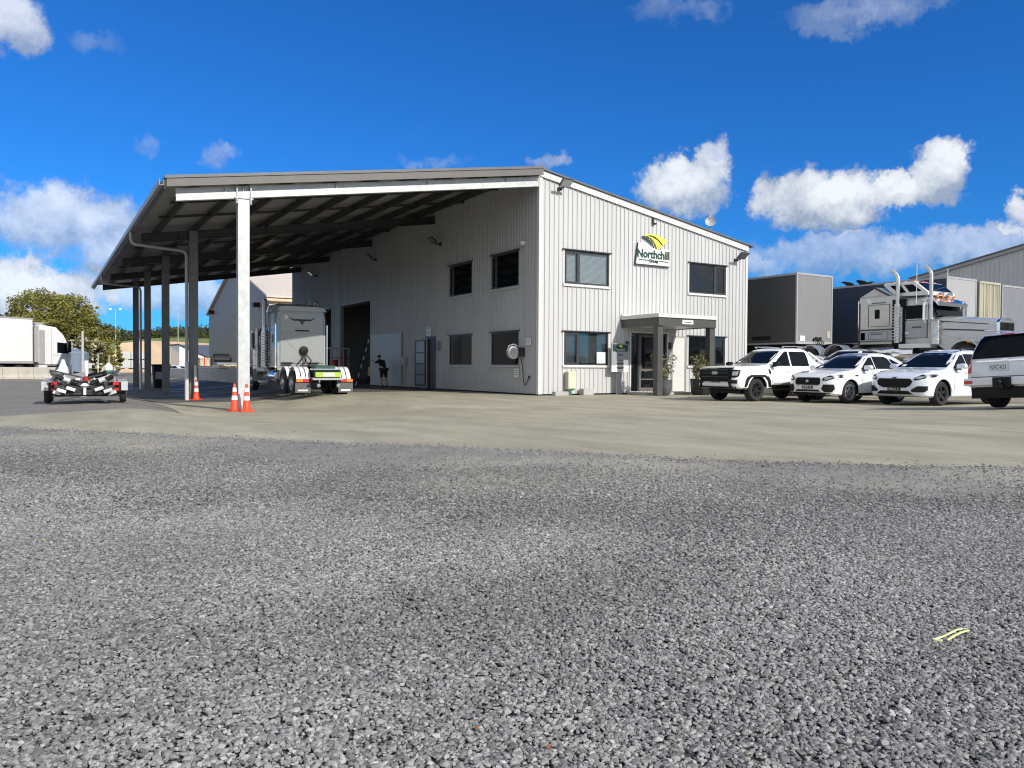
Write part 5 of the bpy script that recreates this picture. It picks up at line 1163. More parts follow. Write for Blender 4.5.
        mb = MB(); mb.cyl((c1+.05,sy*1.13,1.05),(c1+.05,sy*1.13,1.95),.19,n=20); mb.lathe([(.19,1.95),(.21,1.99),(.21,2.05),(.12,2.10),(.06,2.12)],(c1+.05,sy*1.13,0),n=20); mb.tube([(c1-.12,sy*1.16,1.9),(c1-.12,sy*1.16,3.85),(c1-.17,sy*1.16,3.97),(c1-.34,sy*1.16,4.2)] if big and sy < 0 else [(c1-.12,sy*1.16,1.9),(c1-.12,sy*1.16,2.9)],.075,14)
        for zz in (1.2,1.45,1.7): mb.lathe([(.195,zz),(.20,zz+.02),(.195,zz+.04)],(c1+.05,sy*1.13,0),n=20)
        A('air_cleaner',mb,'stackchrome',smooth=40)
        mb = MB(); mb.box(c1-.24,c1-.16,sy*1.42-.12,sy*1.42+.12,2.0,2.72); mr_ = A('mirror',mb,'chrome',bevel=.02)
        mb = MB(); mb.tube([(c1-.2,sy*1.06,2.82),(c1-.2,sy*1.42,2.80),(c1-.2,sy*1.42,1.92),(c1-.2,sy*1.06,1.9)],.02,6); A('mirror_arm',mb,'chrome',par=mr_)
        mb = MB(); mb.tube([(c1-.75,sy*1.12,2.7),(c1-.75,sy*1.12,4.3)],.012,6); A('aerial',mb,'papersign')
        mb = MB(); mb.lathe([(.02,.25),(.30,.25),(.33,.30),(.33,2.4),(.30,2.45),(.02,2.45)],(0,0,0),'x',24); mb.v=[(a,b+sy*.80,c+.72) for a,b,c in mb.v]; A('fuel_tank',mb,'chrome',smooth=40)
        mb = MB(); mb.box(c0,c1-.1,sy*.72,sy*1.19,.93,1.10); mb.box(c0+.2,c1-.2,sy*.75,sy*1.16,.42,.50); A('step',mb,'white' if big else 'galv')
        mb = MB(); mb.box(.02,.05,sy*1.12,sy*1.16,1.0,3.0); A('grab_rail',mb,'chrome')
        # drive axles
        for x in (-1.15,-2.50):
            truck_wheel(t,x,sy*.88,.50,sy,True)
        for x in (-1.15,-2.50):
            for k in range(3):
                yy = sy*(.64+.20*k); ai = [(x+.64*math.cos(a),.50+.66*math.sin(a)) for a in np.linspace(.15 if x > -2 else .3,PI-.25 if x > -2 else PI+.12,14)]; ao = [(x+.61*math.cos(a),.50+.63*math.sin(a)) for a in np.linspace(PI-.25 if x > -2 else PI+.12,.15 if x > -2 else .3,14)]
                mb = MB(); mb.prism(ai+ao,lambda a,b,q:(a,yy-.08+.16*q,b)); A('mudguard_blade',mb,'white',smooth=30)
        mb = MB(); mb.box(-3.20,-3.17,sy*.88-.31,sy*.88+.31,.10,.52); mf = A('mudflap',mb,'flapgrey',bevel=.008)
        mb = MB(); mb.box(-3.207,-3.201,sy*.88-.20,sy*.88+.20,.17,.23); A('printed_strip',mb,'papersign',par=mf)
        mb = MB(); mb.box(-3.24,-3.15,sy*.88-.30,sy*.88+.30,.525,.66); tl = A('tail_lamp_bar',mb,'black')
        for a,b,m_ in ((.02,.28,'amber'),(-.22,.01,'redlamp')):
            mb = MB(); mb.box(-3.26,-3.241,sy*(.88+a) if sy>0 else -(.88+b),sy*(.88+b) if sy>0 else -(.88+a),.54,.65); A('tail_lamp',mb,m_,par=tl)
        mb = MB(); mb.lathe([(.02,-.05),(.07,-.04),(.075,.03)],(0,0,0),'x',12); mb.v=[(a-3.68,b+sy*.40,c+.40) for a,b,c in mb.v]; A('work_lamp',mb,'lamp')
    mb = MB(); mb.box(h1+.05,h1+.32,-1.12,1.12,.45,.84); A('bumper',mb,'chrome',bevel=.04)
    # fifth wheel, rear cross member with a plate
    mb = MB(); mb.prism([(-2.3,1.14),(-1.35,1.14),(-1.30,1.22),(-2.1,1.20)],lambda a,b,q:(a,-.46+.92*q,b)); mb.box(-2.15,-1.5,-.42,.42,1.02,1.14); A('fifth_wheel',mb,'black')
    mb = MB(); mb.box(-3.66,-3.60,-.62,.62,.62,.70); mb.box(-3.60,-3.05,-.55,.55,1.03,1.07); A('rear_crossmember',mb,'chrome')
    if not big:
        mb = MB(); mb.box(-3.70,-3.60,-.52,.52,.74,.93); ld = A('lime_panel',mb,'lime')
        mb = MB(); mb.box(-3.71,-3.701,-.24,.24,.76,.91); A('number_plate',mb,'plate',par=ld)
        mb = MB(); mb.box(-3.3,-2.7,-.4,.4,1.07,1.2); A('green_toolbox',mb,'boxgreen' if False else 'green',par=ld)
        mb = MB(); mb.cyl((-.35,-.95,1.1),(-1.1,-.60,.95),.03,n=8); A('brace',mb,'galv')
    return t
# under the canopy, back to the yard
conv_truck('pale grey long-nosed truck with a horned skull emblem on its back, under the canopy',(-7.50,7.55,g(-7.4,6)+.03),PI/2,False)
conv_truck('grey long-nosed truck with tall chrome stacks and white roof pod behind the white cars',(14.15,-5.45,1.10),-PI/2,True)

# ------------------------------------------------------------------ trailers, containers, far shed behind the white cars
def box_trailer(label, x0,x1,y0,y1,z0,z1,mside,mend,cat='trailer',letters=False,zg=None):
    t = thing('box_trailer',label,cat,((x0+x1)/2,(y0+y1)/2,zg if zg is not None else z0-1.2))
    mb = MB(); mb.box(x0+.02,x1-.02,y0+.02,y1-.02,z0+.1,z1-.05)
    bd = mb.build('box_body', M[mside], t)
    mb = MB(); mb.box(x0+.06,x1-.06,y0-.0,y0+.018,z0+.1,z1-.07); mb.build('front_wall', M[mend], t)
    mb = MB()
    for x in (x0,x1-.07):
        mb.box(x,x+.07,y0-.02,y0+.06,z0+.08,z1); mb.box(x,x+.07,y1-.06,y1+.02,z0+.08,z1)
        mb.box(x,x+.07,y0+.061,y1-.061,z1-.09,z1+.01); mb.box(x-.01,x+.08,y0-.02,y1+.02,z0,z0+.078)
    mb.box(x0+.071,x1-.071,y0-.02,y0+.06,z1-.08,z1+.01); mb.box(x0+.081,x1-.081,y0-.03,y0+.05,z0,z0+.12)
    mb.build('edge_rails', M['palebox'], t)
    zg = zg if zg is not None else z0-1.2
    mb = MB(); mb.box((x0+x1)/2-.6,(x0+x1)/2-.45,y0+.4,y1-.2,z0-.35,z0-.003); mb.box((x0+x1)/2+.45,(x0+x1)/2+.6,y0+.4,y1-.2,z0-.35,z0-.003)
    for yy in (y0+2.4,): 
        for x in (x0+.5,x1-.6): mb.box(x,x+.1,yy,yy+.12,zg,z0-.01)
    mb.build('chassis', M['black'], t)
    for k in range(3):
        for sx,x in ((-1,x0+.32),(1,x1-.32)):
            mb = MB(); mb.lathe([(.25,-.16),(.46,-.16),(.50,-.12),(.50,.12),(.46,.16),(.25,.16)],(0,0,0),'x',22,caps=True); mb.v=[(a+x,b+y1-1.2-1.3*k,c+zg+.5) for a,b,c in mb.v]; mb.build('wheel', M['rubber'], t, smooth=40)
    return t, bd
t, bd = box_trailer('dark grey curtain trailer with a pale front end beside the workshop wall',14.0,16.72,-1.46,11.5,2.38,5.83,'trailergrey','trailerend',zg=1.1)
mb = MB(); mb.box(14.25,14.62,-1.49,-1.462,2.52,2.78); mb.build('paper_placard', M['papersign'], t)
mb = MB(); mb.box(16.32,16.56,-1.49,-1.462,2.70,3.05); mb.build('round_sticker', M['cream'], t)
mb = MB(); 
for k,a in enumerate((15.3,15.45,15.6,15.75)): mb.lathe([(.02,-.1),(.07,-.08),(.07,0)],(a,-1.47,2.62+.06*(k%2)),'y',10); mb.tube([(a,-1.55,2.62),(a+.05,-1.7,2.45),(a-.1,-1.55,2.25)],.025,6)
mb.build('hose_couplings', M['black'], t, smooth=50)
mb = MB()
for k in range(6): mb.box(13.985,14.019,.10+.20*k,.24+.20*k,2.62,2.80)
mb.build('faded_letters', M['black'], t)
t,_ = box_trailer('long navy curtain trailer behind the grey truck',20.0,22.6,-5.4,9.0,2.5,5.66,'navy','palebox',zg=1.1)
# containers and boxes further along
def container(label,x0,x1,y0,y1,z0,z1,m,name='shipping_container'):
    t = thing(name,label,'container',((x0+x1)/2,(y0+y1)/2,z0)); mb = MB()
    prof = []; x = x0+.08
    while x < x1-.08: prof += [(x,0),(min(x+.10,x1-.08),0),(min(x+.14,x1-.08),-.04),(min(x+.24,x1-.08),-.04)]; x += .28
    vs = [(a,y0+.05+b,z) for z in (z0+.1,z1-.1) for a,b in prof]; n = len(prof); mb.add(vs,[(i,i+1,n+i+1,n+i) for i in range(n-1)])
    mb.box(x0+.02,x1-.02,y0+.1,y1,z0+.05,z1-.02); mb.build('corrugated_wall',M[m],t)
    mb = MB()
    for a in (x0,x1-.1): mb.box(a,a+.1,y0-.02,y0+.10,z0,z1); mb.box(a,a+.1,y0+.101,y1,z1-.1,z1+.01)
    mb.box(x0+.101,x1-.101,y0-.02,y0+.10,z1-.1,z1+.01); mb.box(x0+.101,x1-.101,y0-.02,y0+.1,z0,z0+.12)
    for a in (x0+.35,x0+.75,x1-.75,x1-.35): mb.cyl((a,y0-.05,z0+.1),(a,y0-.05,z1-.1),.02,n=6)
    mb.build('corner_frame',M[m],t); return t
def onY(x,y,Y): d = ray(x,y); return CAM + d*((Y-CAM.y)/d.y)
ca, cb_ = onY(979.5,281,-5.4), onY(1000.5,284,-5.4)
container('cream corrugated container between the navy trailer and the blue-grey box',ca.x,cb_.x,-5.4,1,1.1,ca.z,'cream')
t,_ = box_trailer('plain blue-grey box body at the picture edge behind the wagon',cb_.x+.16,cb_.x+6.5,-5.4,1,2.3,ca.z-.06,'bluegrey','bluegrey',zg=1.1)
# big pale shed on the right
t = thing('storage_shed','large pale ribbed shed with a rising roofline behind the containers','building',(41,9,1.1))
a = at(915,276,58); d_ = ray(1024,243.5); b = CAM + d_*((a.x-CAM.x)/d_.x); dirv = Vector((b.x-a.x,b.y-a.y,0)).normalized(); slope = (b.z-a.z)/(Vector((b.x-a.x,b.y-a.y)).length); nrm = Vector((dirv.y,-dirv.x,0))
Lh = 17.0
pl = lambda uu,oo,zz: tuple(Vector((a.x,a.y,0))+dirv*uu+nrm*oo+Vector((0,0,zz)))
mb = MB(); clad(mb,0,Lh,1.0,lambda u_:a.z+slope*u_-.25,[],pl,.30,.04); mb.build('ribbed_wall',M['shedwall'],t)
mb = MB(); mb.prism([(-.3,a.z-.1-.3*slope),(Lh,a.z+slope*Lh-.1),(Lh,a.z+slope*Lh-.35),(-.3,a.z-.35-.3*slope)],lambda u_,v_,q:pl(u_,.05+.12*q,v_)); mb.build('barge_board',M['greytrim'],t)
mb = MB(); mb.prism([(-.4,a.z-.05-.4*slope),(Lh,a.z+slope*Lh-.05),(2*Lh,a.z-.05),(2*Lh,a.z-.13),(Lh,a.z+slope*Lh-.13),(-.4,a.z-.13-.4*slope)],lambda u_,v_,q:pl(u_,.25-25*q,v_)); mb.build('roof',M['rooftop'],t)
mb = MB(); mb.prism([(0.05,1.0),(2*Lh,1.0),(2*Lh,a.z-.3),(Lh,a.z+slope*Lh-.3),(.05,a.z-.3)],lambda u_,v_,q:pl(u_,-.1-24*q,v_)); mb.build('shed_body',M['shedwall'],t)
# palm tops behind the navy trailer
def palm(px,py,D,label,seed):
    top = at(px,py,D); rng = random.Random(seed); t = thing('palm_tree',label,'tree',(top.x,top.y,1.1),0,'palms behind the trailers')
    mb = MB(); mb.tube([(top.x,top.y,1.0),(top.x+.1,top.y,top.z*.6),(top.x,top.y,top.z-.4)],[.25,.2,.16],8); mb.build('trunk',M['bark'],t)
    mb = MB()
    for k in range(13):
        aa = rng.uniform(0,6.28); ln = rng.uniform(1.2,2.0); e = rng.uniform(.1,1.2); p = Vector((top.x,top.y,top.z-.45)); d = Vector((math.cos(aa)*math.cos(e),math.sin(aa)*math.cos(e),math.sin(e)))
        for q in range(9):
            p2 = p + d*ln/9; sd = d.cross(Vector((0,0,1))).normalized(); w = .42*math.sin(PI*(q+1)/10.5)
            for s_ in (1,-1): mb.add([p,p2,p2+sd*s_*w+d*.15-Vector((0,0,.08)),p+sd*s_*w*.9+d*.15-Vector((0,0,.08))],[(0,1,2,3)])
            p = p2; d = (d+Vector((0,0,-.16))).normalized()
    mb.build('crown',M['palmleaf'],t)
palm(857,288.5,60,'dark palm crown showing above the navy trailer beside the pale trailer front',3); palm(869,287.5,60,'dark palm crown showing above the navy trailer close to the truck sleeper',8)

# ------------------------------------------------------------------ traffic cones
def cone_():
    t = thing('traffic_cone','x','traffic cone',(0,0,0),0,'traffic cones at the canopy posts')
    mb = MB(); mb.lathe([(.135,.035),(.130,.06),(.04,.86),(.034,.885),(.02,.89)],n=24); mb.build('cone_body',M['orange'],t,smooth=40,local=True)
    mb = MB(); mb.prism([(-.21,-.17),(-.17,-.21),(.17,-.21),(.21,-.17),(.21,.17),(.17,.21),(-.17,.21),(-.21,.17)],lambda a,b,q:(a,b,.035*q)); mb.build('base',M['orange'],t,local=True)
    rad = lambda z: .130+(.04-.130)*(z-.06)/.80+.004
    for z0,z1 in ((.36,.50),(.63,.76)):
        mb = MB(); mb.lathe([(rad(z0)-.01,z0),(rad(z0),z0),(rad(z1),z1),(rad(z1)-.01,z1)],n=24,caps=False); mb.build('reflective_band',M['conewhite'],t,smooth=40,local=True)
    return t
c0 = cone_()
spots = [(246.6,409.8,None,'orange cone standing clear in front of the bright front post'),(234.5,409.2,None,'orange cone half hidden behind the bright front post'),(196.2,399.6,None,'orange cone beside the white downpipe foot at the second post')]
for i,(px,py,_,lb) in enumerate(spots):
    if i == 0: loc = Vector((-11.50,-.55,0))
    elif i == 1: loc = Vector((-11.85,-.10,0)); 
    else: loc = Vector((-11.55,9.05,0))
    if i < 2:
        d = ray(px,389); tt = ((-.65 if i == 0 else -.15)-CAM.y)/d.y; p = CAM+d*tt; loc = Vector((p.x,p.y,0))
    else:
        d = ray(px,389); tt = (9.2-CAM.y)/d.y; p = CAM+d*tt; loc = Vector((p.x,p.y,0))
    loc.z = g(loc.x,loc.y)+.010
    if i == 0: c0.location = loc; c0['label'] = lb
    else: copy_tree(c0, loc, .4*i, lb)

# ------------------------------------------------------------------ empty boat trailer seen from behind
bt0 = at(85,398,23.4); rb_ = ray(85,384); byaw = math.atan2(rb_.y,rb_.x)-.03
t = thing('boat_trailer','empty galvanised boat trailer with white rollers and square mudguards on the asphalt','trailer',(bt0.x,bt0.y,g(bt0.x,bt0.y)-.03),byaw); t.scale = (.93,)*3
A = lambda nm,mb,m,par=t,**k: mb.build(nm,M[m],par,local=True,**k)
mb = MB()
for sy in (1,-1): mb.beam((-.1,sy*.62,.55),(3.6,sy*.55,.58),.08,.12); mb.beam((3.6,sy*.55,.58),(5.6,0,.6),.08,.12)
for x,z in ((0,.50),(.9,.5),(2.0,.52),(3.2,.56)): mb.beam((x,-.86,z+.08),(x,0,z-.10),.07,.08); mb.beam((x,0,z-.10),(x,.86,z+.08),.07,.08)
mb.beam((5.4,0,.6),(6.6,0,.58),.1,.1); A('frame',mb,'darksteel')
for x in (1.1,1.95):
    mb = MB(); mb.box(x-.04,x+.04,-1.0,1.0,.27,.33); A('axle',mb,'darksteel')
    for sy in (1,-1):
        mb = MB(); r=.33; mb.lathe([(.18,-.09),(.30,-.10),(r,-.06),(r,.06),(.30,.10),(.18,.09)],(x,sy*1.11,r),'y',26,caps=True); w_ = A('wheel',mb,'rubber',smooth=40)
        mb = MB(); mb.lathe([(.02,sy*.11),(.12,sy*.105),(.18,sy*.095)],(x,sy*1.11,r),'y',18,caps=False); A('rim',mb,'galv',par=w_)
for sy in (1,-1):
    for x,z,m in ((1.1,.72,'galv'),(1.98,.78,'galv')):
        mb = MB(); mb.prism([(x-.44,.42),(x-.36,z-.02),(x-.30,z+.02),(x+.34,z+.02),(x+.42,z-.06),(x+.42,.5),(x+.40,.5),(x+.40,z-.07),(x+.33,z),(x-.29,z),(x-.345,z-.03),(x-.42,.42)],lambda a,b,q:(a,sy*(.97+.27*q),b)); A('mudguard',mb,'bluegrey')
    mb = MB(); mb.box(.57,.60,sy*1.11-.15,sy*1.11+.15,.42,.72); A('mudguard_end',mb,'galv')
    mb = MB(); mb.box(.44,.52,sy*.90-.09,sy*.90+.09,.60,.71); A('tail_lamp',mb,'redlamp')
    mb = MB(); mb.box(.44,.52,sy*.90-.09,sy*.90+.09,.42,.50); A('tail_lamp',mb,'redlamp')
    mb = MB(); mb.box(.53,.58,sy*.86-.2,sy*.86+.2,.38,.70); A('lamp_board',mb,'black')
    mb = MB(); mb.beam((.2,sy*.98,1.02),(3.0,sy*.80,.98),.06,.10); mb.beam((.1,sy*.55,.60),(.1,sy*.95,1.0),.05,.05); mb.beam((1.6,sy*.55,.6),(1.6,sy*.92,.98),.05,.05); A('bunk',mb,'bluegrey')
    mb = MB(); mb.beam((-.15,sy*.1,.62),(-.15,sy*.95,.98),.06,.09); mb.beam((.15,sy*.1,.86),(.15,sy*1.0,1.10),.05,.05); A('swing_arm',mb,'darksteel')
    for x,y,z in ((-.22,.28,.70),(-.22,.50,.78),(-.22,.72,.86),(.6,.30,.72),(.6,.55,.80),(1.4,.34,.76),(1.4,.6,.84),(2.2,.3,.78)):
        mb = MB(); mb.lathe([(.03,-.10),(.075,-.09),(.06,0),(.075,.09),(.03,.10)],(0,0,0),'y',12); M_ = Matrix.Translation((x,sy*y,z)) @ Matrix.Rotation(sy*.42,4,'X'); mb.v=[tuple(M_@Vector(p)) for p in mb.v]; A('roller',mb,'pvc' if (x+y*3)%1.0 < .45 else 'black',smooth=40)
    for x,y,z in ((-.18,.40,.50),(-.18,.66,.44),(.05,.78,.36)):
        mb = MB(); mb.obox((x,sy*y,z),(.12,.26,.10),(sy*.35,0,.2)); A('roller_bracket',mb,'white' if sy > 0 else 'galv')
    mb = MB(); mb.cyl((2.6,sy*.86,.5),(2.6,sy*.86,1.22),.03,n=8); A('guide_post',mb,'galv')
mb = MB(); mb.beam((4.6,0,.6),(4.3,0,1.25),.08,.10); mb.obox((4.3,0,1.25),(.25,.2,.2)); mb.tube([(4.2,-.2,1.3),(4.2,.2,1.3)],.03); A('winch_post',mb,'galv')
mb = MB(); mb.lathe([(.05,.52),(.15,.60),(.05,.68)],(-.15,0,0),n=12); mb.box(-.20,-.12,-.04,.04,.30,.66); A('keel_roller',mb,'white')
mb = MB(); mb.box(-.05,.02,-.26,.26,.30,.34); mb.beam((-.05,-.7,.34),(-.02,.7,.34),.05,.06); A('step_bar',mb,'darksteel'); mb = MB(); mb.box(.0,.9,-.86,.86,.24,.30); mb.box(.9,2.4,-.7,.7,.34,.40); A('shadow_tray',mb,'black')  # black trays added for the shadow and dark parts below the frame
for x,y,z,l,m_ in ((.3,-.45,.95,.5,'black'),(.8,.3,.9,.6,'bluegrey'),(1.3,-.2,.92,.4,'black'),(1.7,.5,.9,.5,'black'),(2.3,-.5,.86,.6,'galv'),(2.6,.2,.92,.5,'black')): mb = MB(); mb.obox((x,y,z),(l,.10,.16),(.3*y,.2,x*2)); A('bracket',mb,m_)
mb = MB(); mb.cyl((5.2,.22,.1),(5.2,.22,1.0),.035,n=8); mb.lathe([(.03,.02),(.13,.04),(.13,.12),(.03,.14)],(5.2,.22,0),n=12); A('jockey_wheel',mb,'galv')
# things lying on the trailer
q = Matrix.Translation((bt0.x,bt0.y,0)) @ Matrix.Rotation(byaw,4,'Z')
def onbt(x,y,z): return tuple(q @ Vector((x,y,z)))
p = onbt(2.0,.02,.62); t2 = thing('marker_post','white marker post with a dark red foot standing on the boat trailer','post',p); mb = MB(); mb.cyl((p[0],p[1],p[2]+.16),(p[0],p[1],p[2]+.66),.07,n=12); mb.build('post',M['white'],t2,smooth=40); mb = MB(); mb.cyl(p,(p[0],p[1],p[2]+.158),.11,n=12); mb.build('foot',M['red'],t2,smooth=40)
p = onbt(2.1,-.62,.85); t2 = thing('plastic_bottle','white plastic drum with a green base on the boat trailer','drum',p); mb = MB(); mb.lathe([(.14,.12),(.14,.24),(.06,.32),(.05,.36)],p,n=16); mb.build('drum',M['white'],t2,smooth=40); mb = MB(); mb.lathe([(.13,0),(.15,.02),(.15,.118)],p,n=16); mb.build('base',M['gvest'],t2,smooth=40)
p = onbt(1.6,.66,.86); mb = MB(); rng = random.Random(5); secs = []
for k in range(6):
    z = p[2]+.09*k; r = .17*(1-k/6.2); secs.append([(p[0]+r*(1+.3*rng.uniform(-1,1))*math.cos(2*PI*j/10),p[1]+r*(1+.3*rng.uniform(-1,1))*math.sin(2*PI*j/10),z) for j in range(10)])
mb.loft(secs); tag(mb.build('folded_tarp',M['white'],smooth=30),'crumpled white tarp bundled on the boat trailer','tarp')

# ------------------------------------------------------------------ person at the sliding panel, bending forward
def person(loc, rot):
    t = thing('person','person in black shirt and shorts stooping with one arm stretched to the wall','person',loc,rot)
    J = {'pel':(0,0,.93),'spine':(.10,0,1.16),'chest':(.26,0,1.36),'neck':(.36,0,1.47),'hl':(0,.10,.88),'hr':(0,-.10,.88),'kl':(.06,.12,.48),'kr':(-.03,-.12,.47),'al':(-.03,.13,.09),'ar':(-.10,-.13,.09),'tl':(.14,.15,.04),'tr':(.07,-.15,.04),
         'sl':(.27,.19,1.36),'sr':(.27,-.19,1.36),'el':(.50,.22,1.28),'er':(.40,-.24,1.08),'wl':(.76,.20,1.40),'wr':(.56,-.18,.92),'dl':(.84,.19,1.43),'dr':(.62,-.16,.86)}
    Ed = [('pel','spine'),('spine','chest'),('chest','neck'),('pel','hl'),('pel','hr'),('hl','kl'),('kl','al'),('al','tl'),('hr','kr'),('kr','ar'),('ar','tr'),('chest','sl'),('chest','sr'),('sl','el'),('el','wl'),('wl','dl'),('sr','er'),('er','wr'),('wr','dr')]
    rad = {'pel':.14,'spine':.135,'chest':.15,'neck':.06,'hl':.10,'hr':.10,'kl':.062,'kr':.062,'al':.042,'ar':.042,'tl':.038,'tr':.038,'sl':.075,'sr':.075,'el':.045,'er':.045,'wl':.030,'wr':.030,'dl':.034,'dr':.034}
    # five fingers per hand
    for s,h,w in (('l','dl','wl'),('r','dr','wr')):
        d = (Vector(J[h])-Vector(J[w])).normalized(); a = d.cross(Vector((0,0,1))).normalized()
        for k,(off,ln) in enumerate(((-.030,.065),(-.010,.08),(.010,.085),(.030,.07))):
            n1_,n2_ = f'f{s}{k}a',f'f{s}{k}b'; J[n1_] = tuple(Vector(J[h])+a*off+d*.02); J[n2_] = tuple(Vector(J[h])+a*off+d*(.02+ln)-Vector((0,0,.02))); rad[n1_]=.010; rad[n2_]=.008; Ed += [(h,n1_),(n1_,n2_)]
        J[f't{s}'+'h'] = tuple(Vector(J[h])+a*.055+d*.02+Vector((0,0,.02))); rad[f't{s}h'] = .010; Ed.append((h,f't{s}h'))
    def skin(names, edges, grow, m, nm, par):
        idx = {n_:i for i,n_ in enumerate(names)}; me = bpy.data.meshes.new(nm); me.from_pydata([J[n_] for n_ in names],[(idx[a],idx[b]) for a,b in edges],[])
        o = bpy.data.objects.new(nm,me); COL.objects.link(o); md = o.modifiers.new('s','SKIN'); sv = me.skin_vertices[0].data if me.skin_vertices else None
        if sv is None:
            bm = bmesh.new(); bm.from_mesh(me); bm.verts.layers.skin.verify(); bm.to_mesh(me); bm.free(); sv = me.skin_vertices[0].data
        for n_,i in idx.items(): sv[i].radius = (rad[n_]*grow if grow else rad[n_],)*2; sv[i].use_root = (i == 0)
        o.modifiers.new('d','SUBSURF').levels = 2; o.modifiers['d'].render_levels = 2
        bpy.context.view_layer.update(); me2 = bpy.data.meshes.new_from_object(o.evaluated_get(bpy.context.evaluated_depsgraph_get())); o.modifiers.clear(); o.data = me2; bpy.data.meshes.remove(me)
        me2.materials.clear(); me2.materials.append(m); me2.polygons.foreach_set('use_smooth',[True]*len(me2.polygons)); attach(o,par,True); return o
    body = skin(list(J), Ed, 0, M['skin'], 'body', t)
    skin(['pel','spine','chest','neck','sl','sr','el','er'],[('pel','spine'),('spine','chest'),('chest','neck'),('chest','sl'),('chest','sr'),('sl','el'),('sr','er')],1.16,M['blackcloth'],'shirt',t)
    skin(['pel','hl','hr','kl','kr'],[('pel','hl'),('pel','hr'),('hl','kl'),('hr','kr')],1.22,M['blackcloth'],'shorts',t)
    mb = MB()   # head with brow, nose, chin, ears
    prof = [(-.115,.035),(-.09,.065),(-.04,.088),(.02,.098),(.07,.092),(.10,.065),(.118,.02)]; vs=[]; K=16
    hc = Vector((.46,0,1.585)); Rm = Matrix.Rotation(.35,3,'Y')
    for z,r in prof:
        for j in range(K):
            a = 2*PI*j/K; x = r*1.12*math.cos(a); y = r*.86*math.sin(a)
            if abs(a) < .3 or abs(a-2*PI) < .3: x += .022 if -.05 < z < 0 else (.008 if z < -.08 else 0)
            vs.append(hc + Rm @ Vector((x,y,z)))
    mb.add(vs,[(i*K+j,i*K+(j+1)%K,(i+1)*K+(j+1)%K,(i+1)*K+j) for i in range(len(prof)-1) for j in range(K)]+[tuple(range(K-1,-1,-1)),tuple((len(prof)-1)*K+j for j in range(K))])
    for sy in (1,-1): mb.obox(hc+Rm@Vector((-.005,sy*.086,-.02)),(.035,.02,.06))
    mb.build('head',M['skin'],t,local=True,smooth=60)
    mb = MB(); vs=[]; pr = [(-.02,.104),(.03,.106),(.08,.098),(.11,.072),(.13,.02)]
    for z,r in pr:
        for j in range(K):
            a = 2*PI*j/K; vs.append(hc+Rm@Vector((r*1.14*math.cos(a)-(.03 if z < .02 else .006),r*.88*math.sin(a),z)))
    mb.add(vs,[(i*K+j,i*K+(j+1)%K,(i+1)*K+(j+1)%K,(i+1)*K+j) for i in range(len(pr)-1) for j in range(K)]+[tuple(range(K-1,-1,-1)),tuple((len(pr)-1)*K+j for j in range(K))]); mb.build('hair',M['black'],t,local=True,smooth=60)
    for s in ('l','r'):
        a = Vector(J['a'+s]); b = Vector(J['t'+s]); d = (b-a); d.z=0; d.normalize(); sd = Vector((-d.y,d.x,0)); o = Vector((a.x,a.y,0))-d*.07
        mb = MB(); mb.loft([[tuple(o+d*x+sd*w+Vector((0,0,z0))) for w,z0 in ((-hw,.0),(hw,.0),(hw,h*.7),(hw*.6,h),(-hw*.6,h),(-hw,h*.7))] for x,hw,h in ((0,.035,.09),(.05,.042,.11),(.16,.048,.08),(.26,.03,.05))]); mb.build('shoe',M['black'],t,local=True,smooth=50)
    mb = MB(); mb.tube([(.02,-.225,.70),(.06,-.222,.68),(.12,-.205,.74)],[.006,.02,.004],6); mb.build('white_mark',M['papersign'],t,local=True)
    return t
pr_ = person((-.75,14.75,.015), PI*.56); pr_.scale = (1.06,)*3
# rubbish-free tool cage by the roller doors
t = thing('tool_cage','red and grey steel cage trolley with a red drum near the roller door','trolley',(-1.4,16.4,.01))
q0 = at(341,389,46); cx, cy = -1.15, 21.6; t.location = (cx,cy,.01); WORLDM[t.name] = Matrix.Translation((cx,cy,.01))
mb = MB()
for a in (-.6,.6):
    for b in (-.5,.5): mb.cyl((cx+a,cy+b,.02),(cx+a,cy+b,2.35),.03,n=8)
mb.build('uprights',M['palebox'],t)
mb = MB()
for z in (.06,1.0,2.32):
    for a in (-.6,.6): mb.beam((cx+a,cy-.5,z),(cx+a,cy+.5,z),.05,.05)
    for b in (-.5,.5): mb.beam((cx-.6,cy+b,z),(cx+.6,cy+b,z),.05,.05)
mb.box(cx-.57,cx+.57,cy-.47,cy+.47,.98,1.02); mb.build('shelf_frame',M['galv'],t)
mb = MB()
for k in range(4): mb.beam((cx-.5+.33*k,cy-.47,1.05),(cx-.5+.33*k,cy-.47,2.3),.03,.03)
mb.beam((cx-.6,cy-.53,1.7),(cx+.6,cy-.53,1.7),.05,.05); mb.build('red_bars',M['red'],t)
tt_ = thing('red_drum','small red drum sitting on the cage trolley shelf','drum',(cx-.2,cy-.1,1.025)); mb = MB(); mb.lathe([(.20,0),(.22,.03),(.22,.25),(.215,.27),(.22,.29),(.22,.52),(.20,.55),(.05,.56)],(cx-.2,cy-.1,1.025),n=20); mb.build('drum',M['red'],tt_,smooth=40)
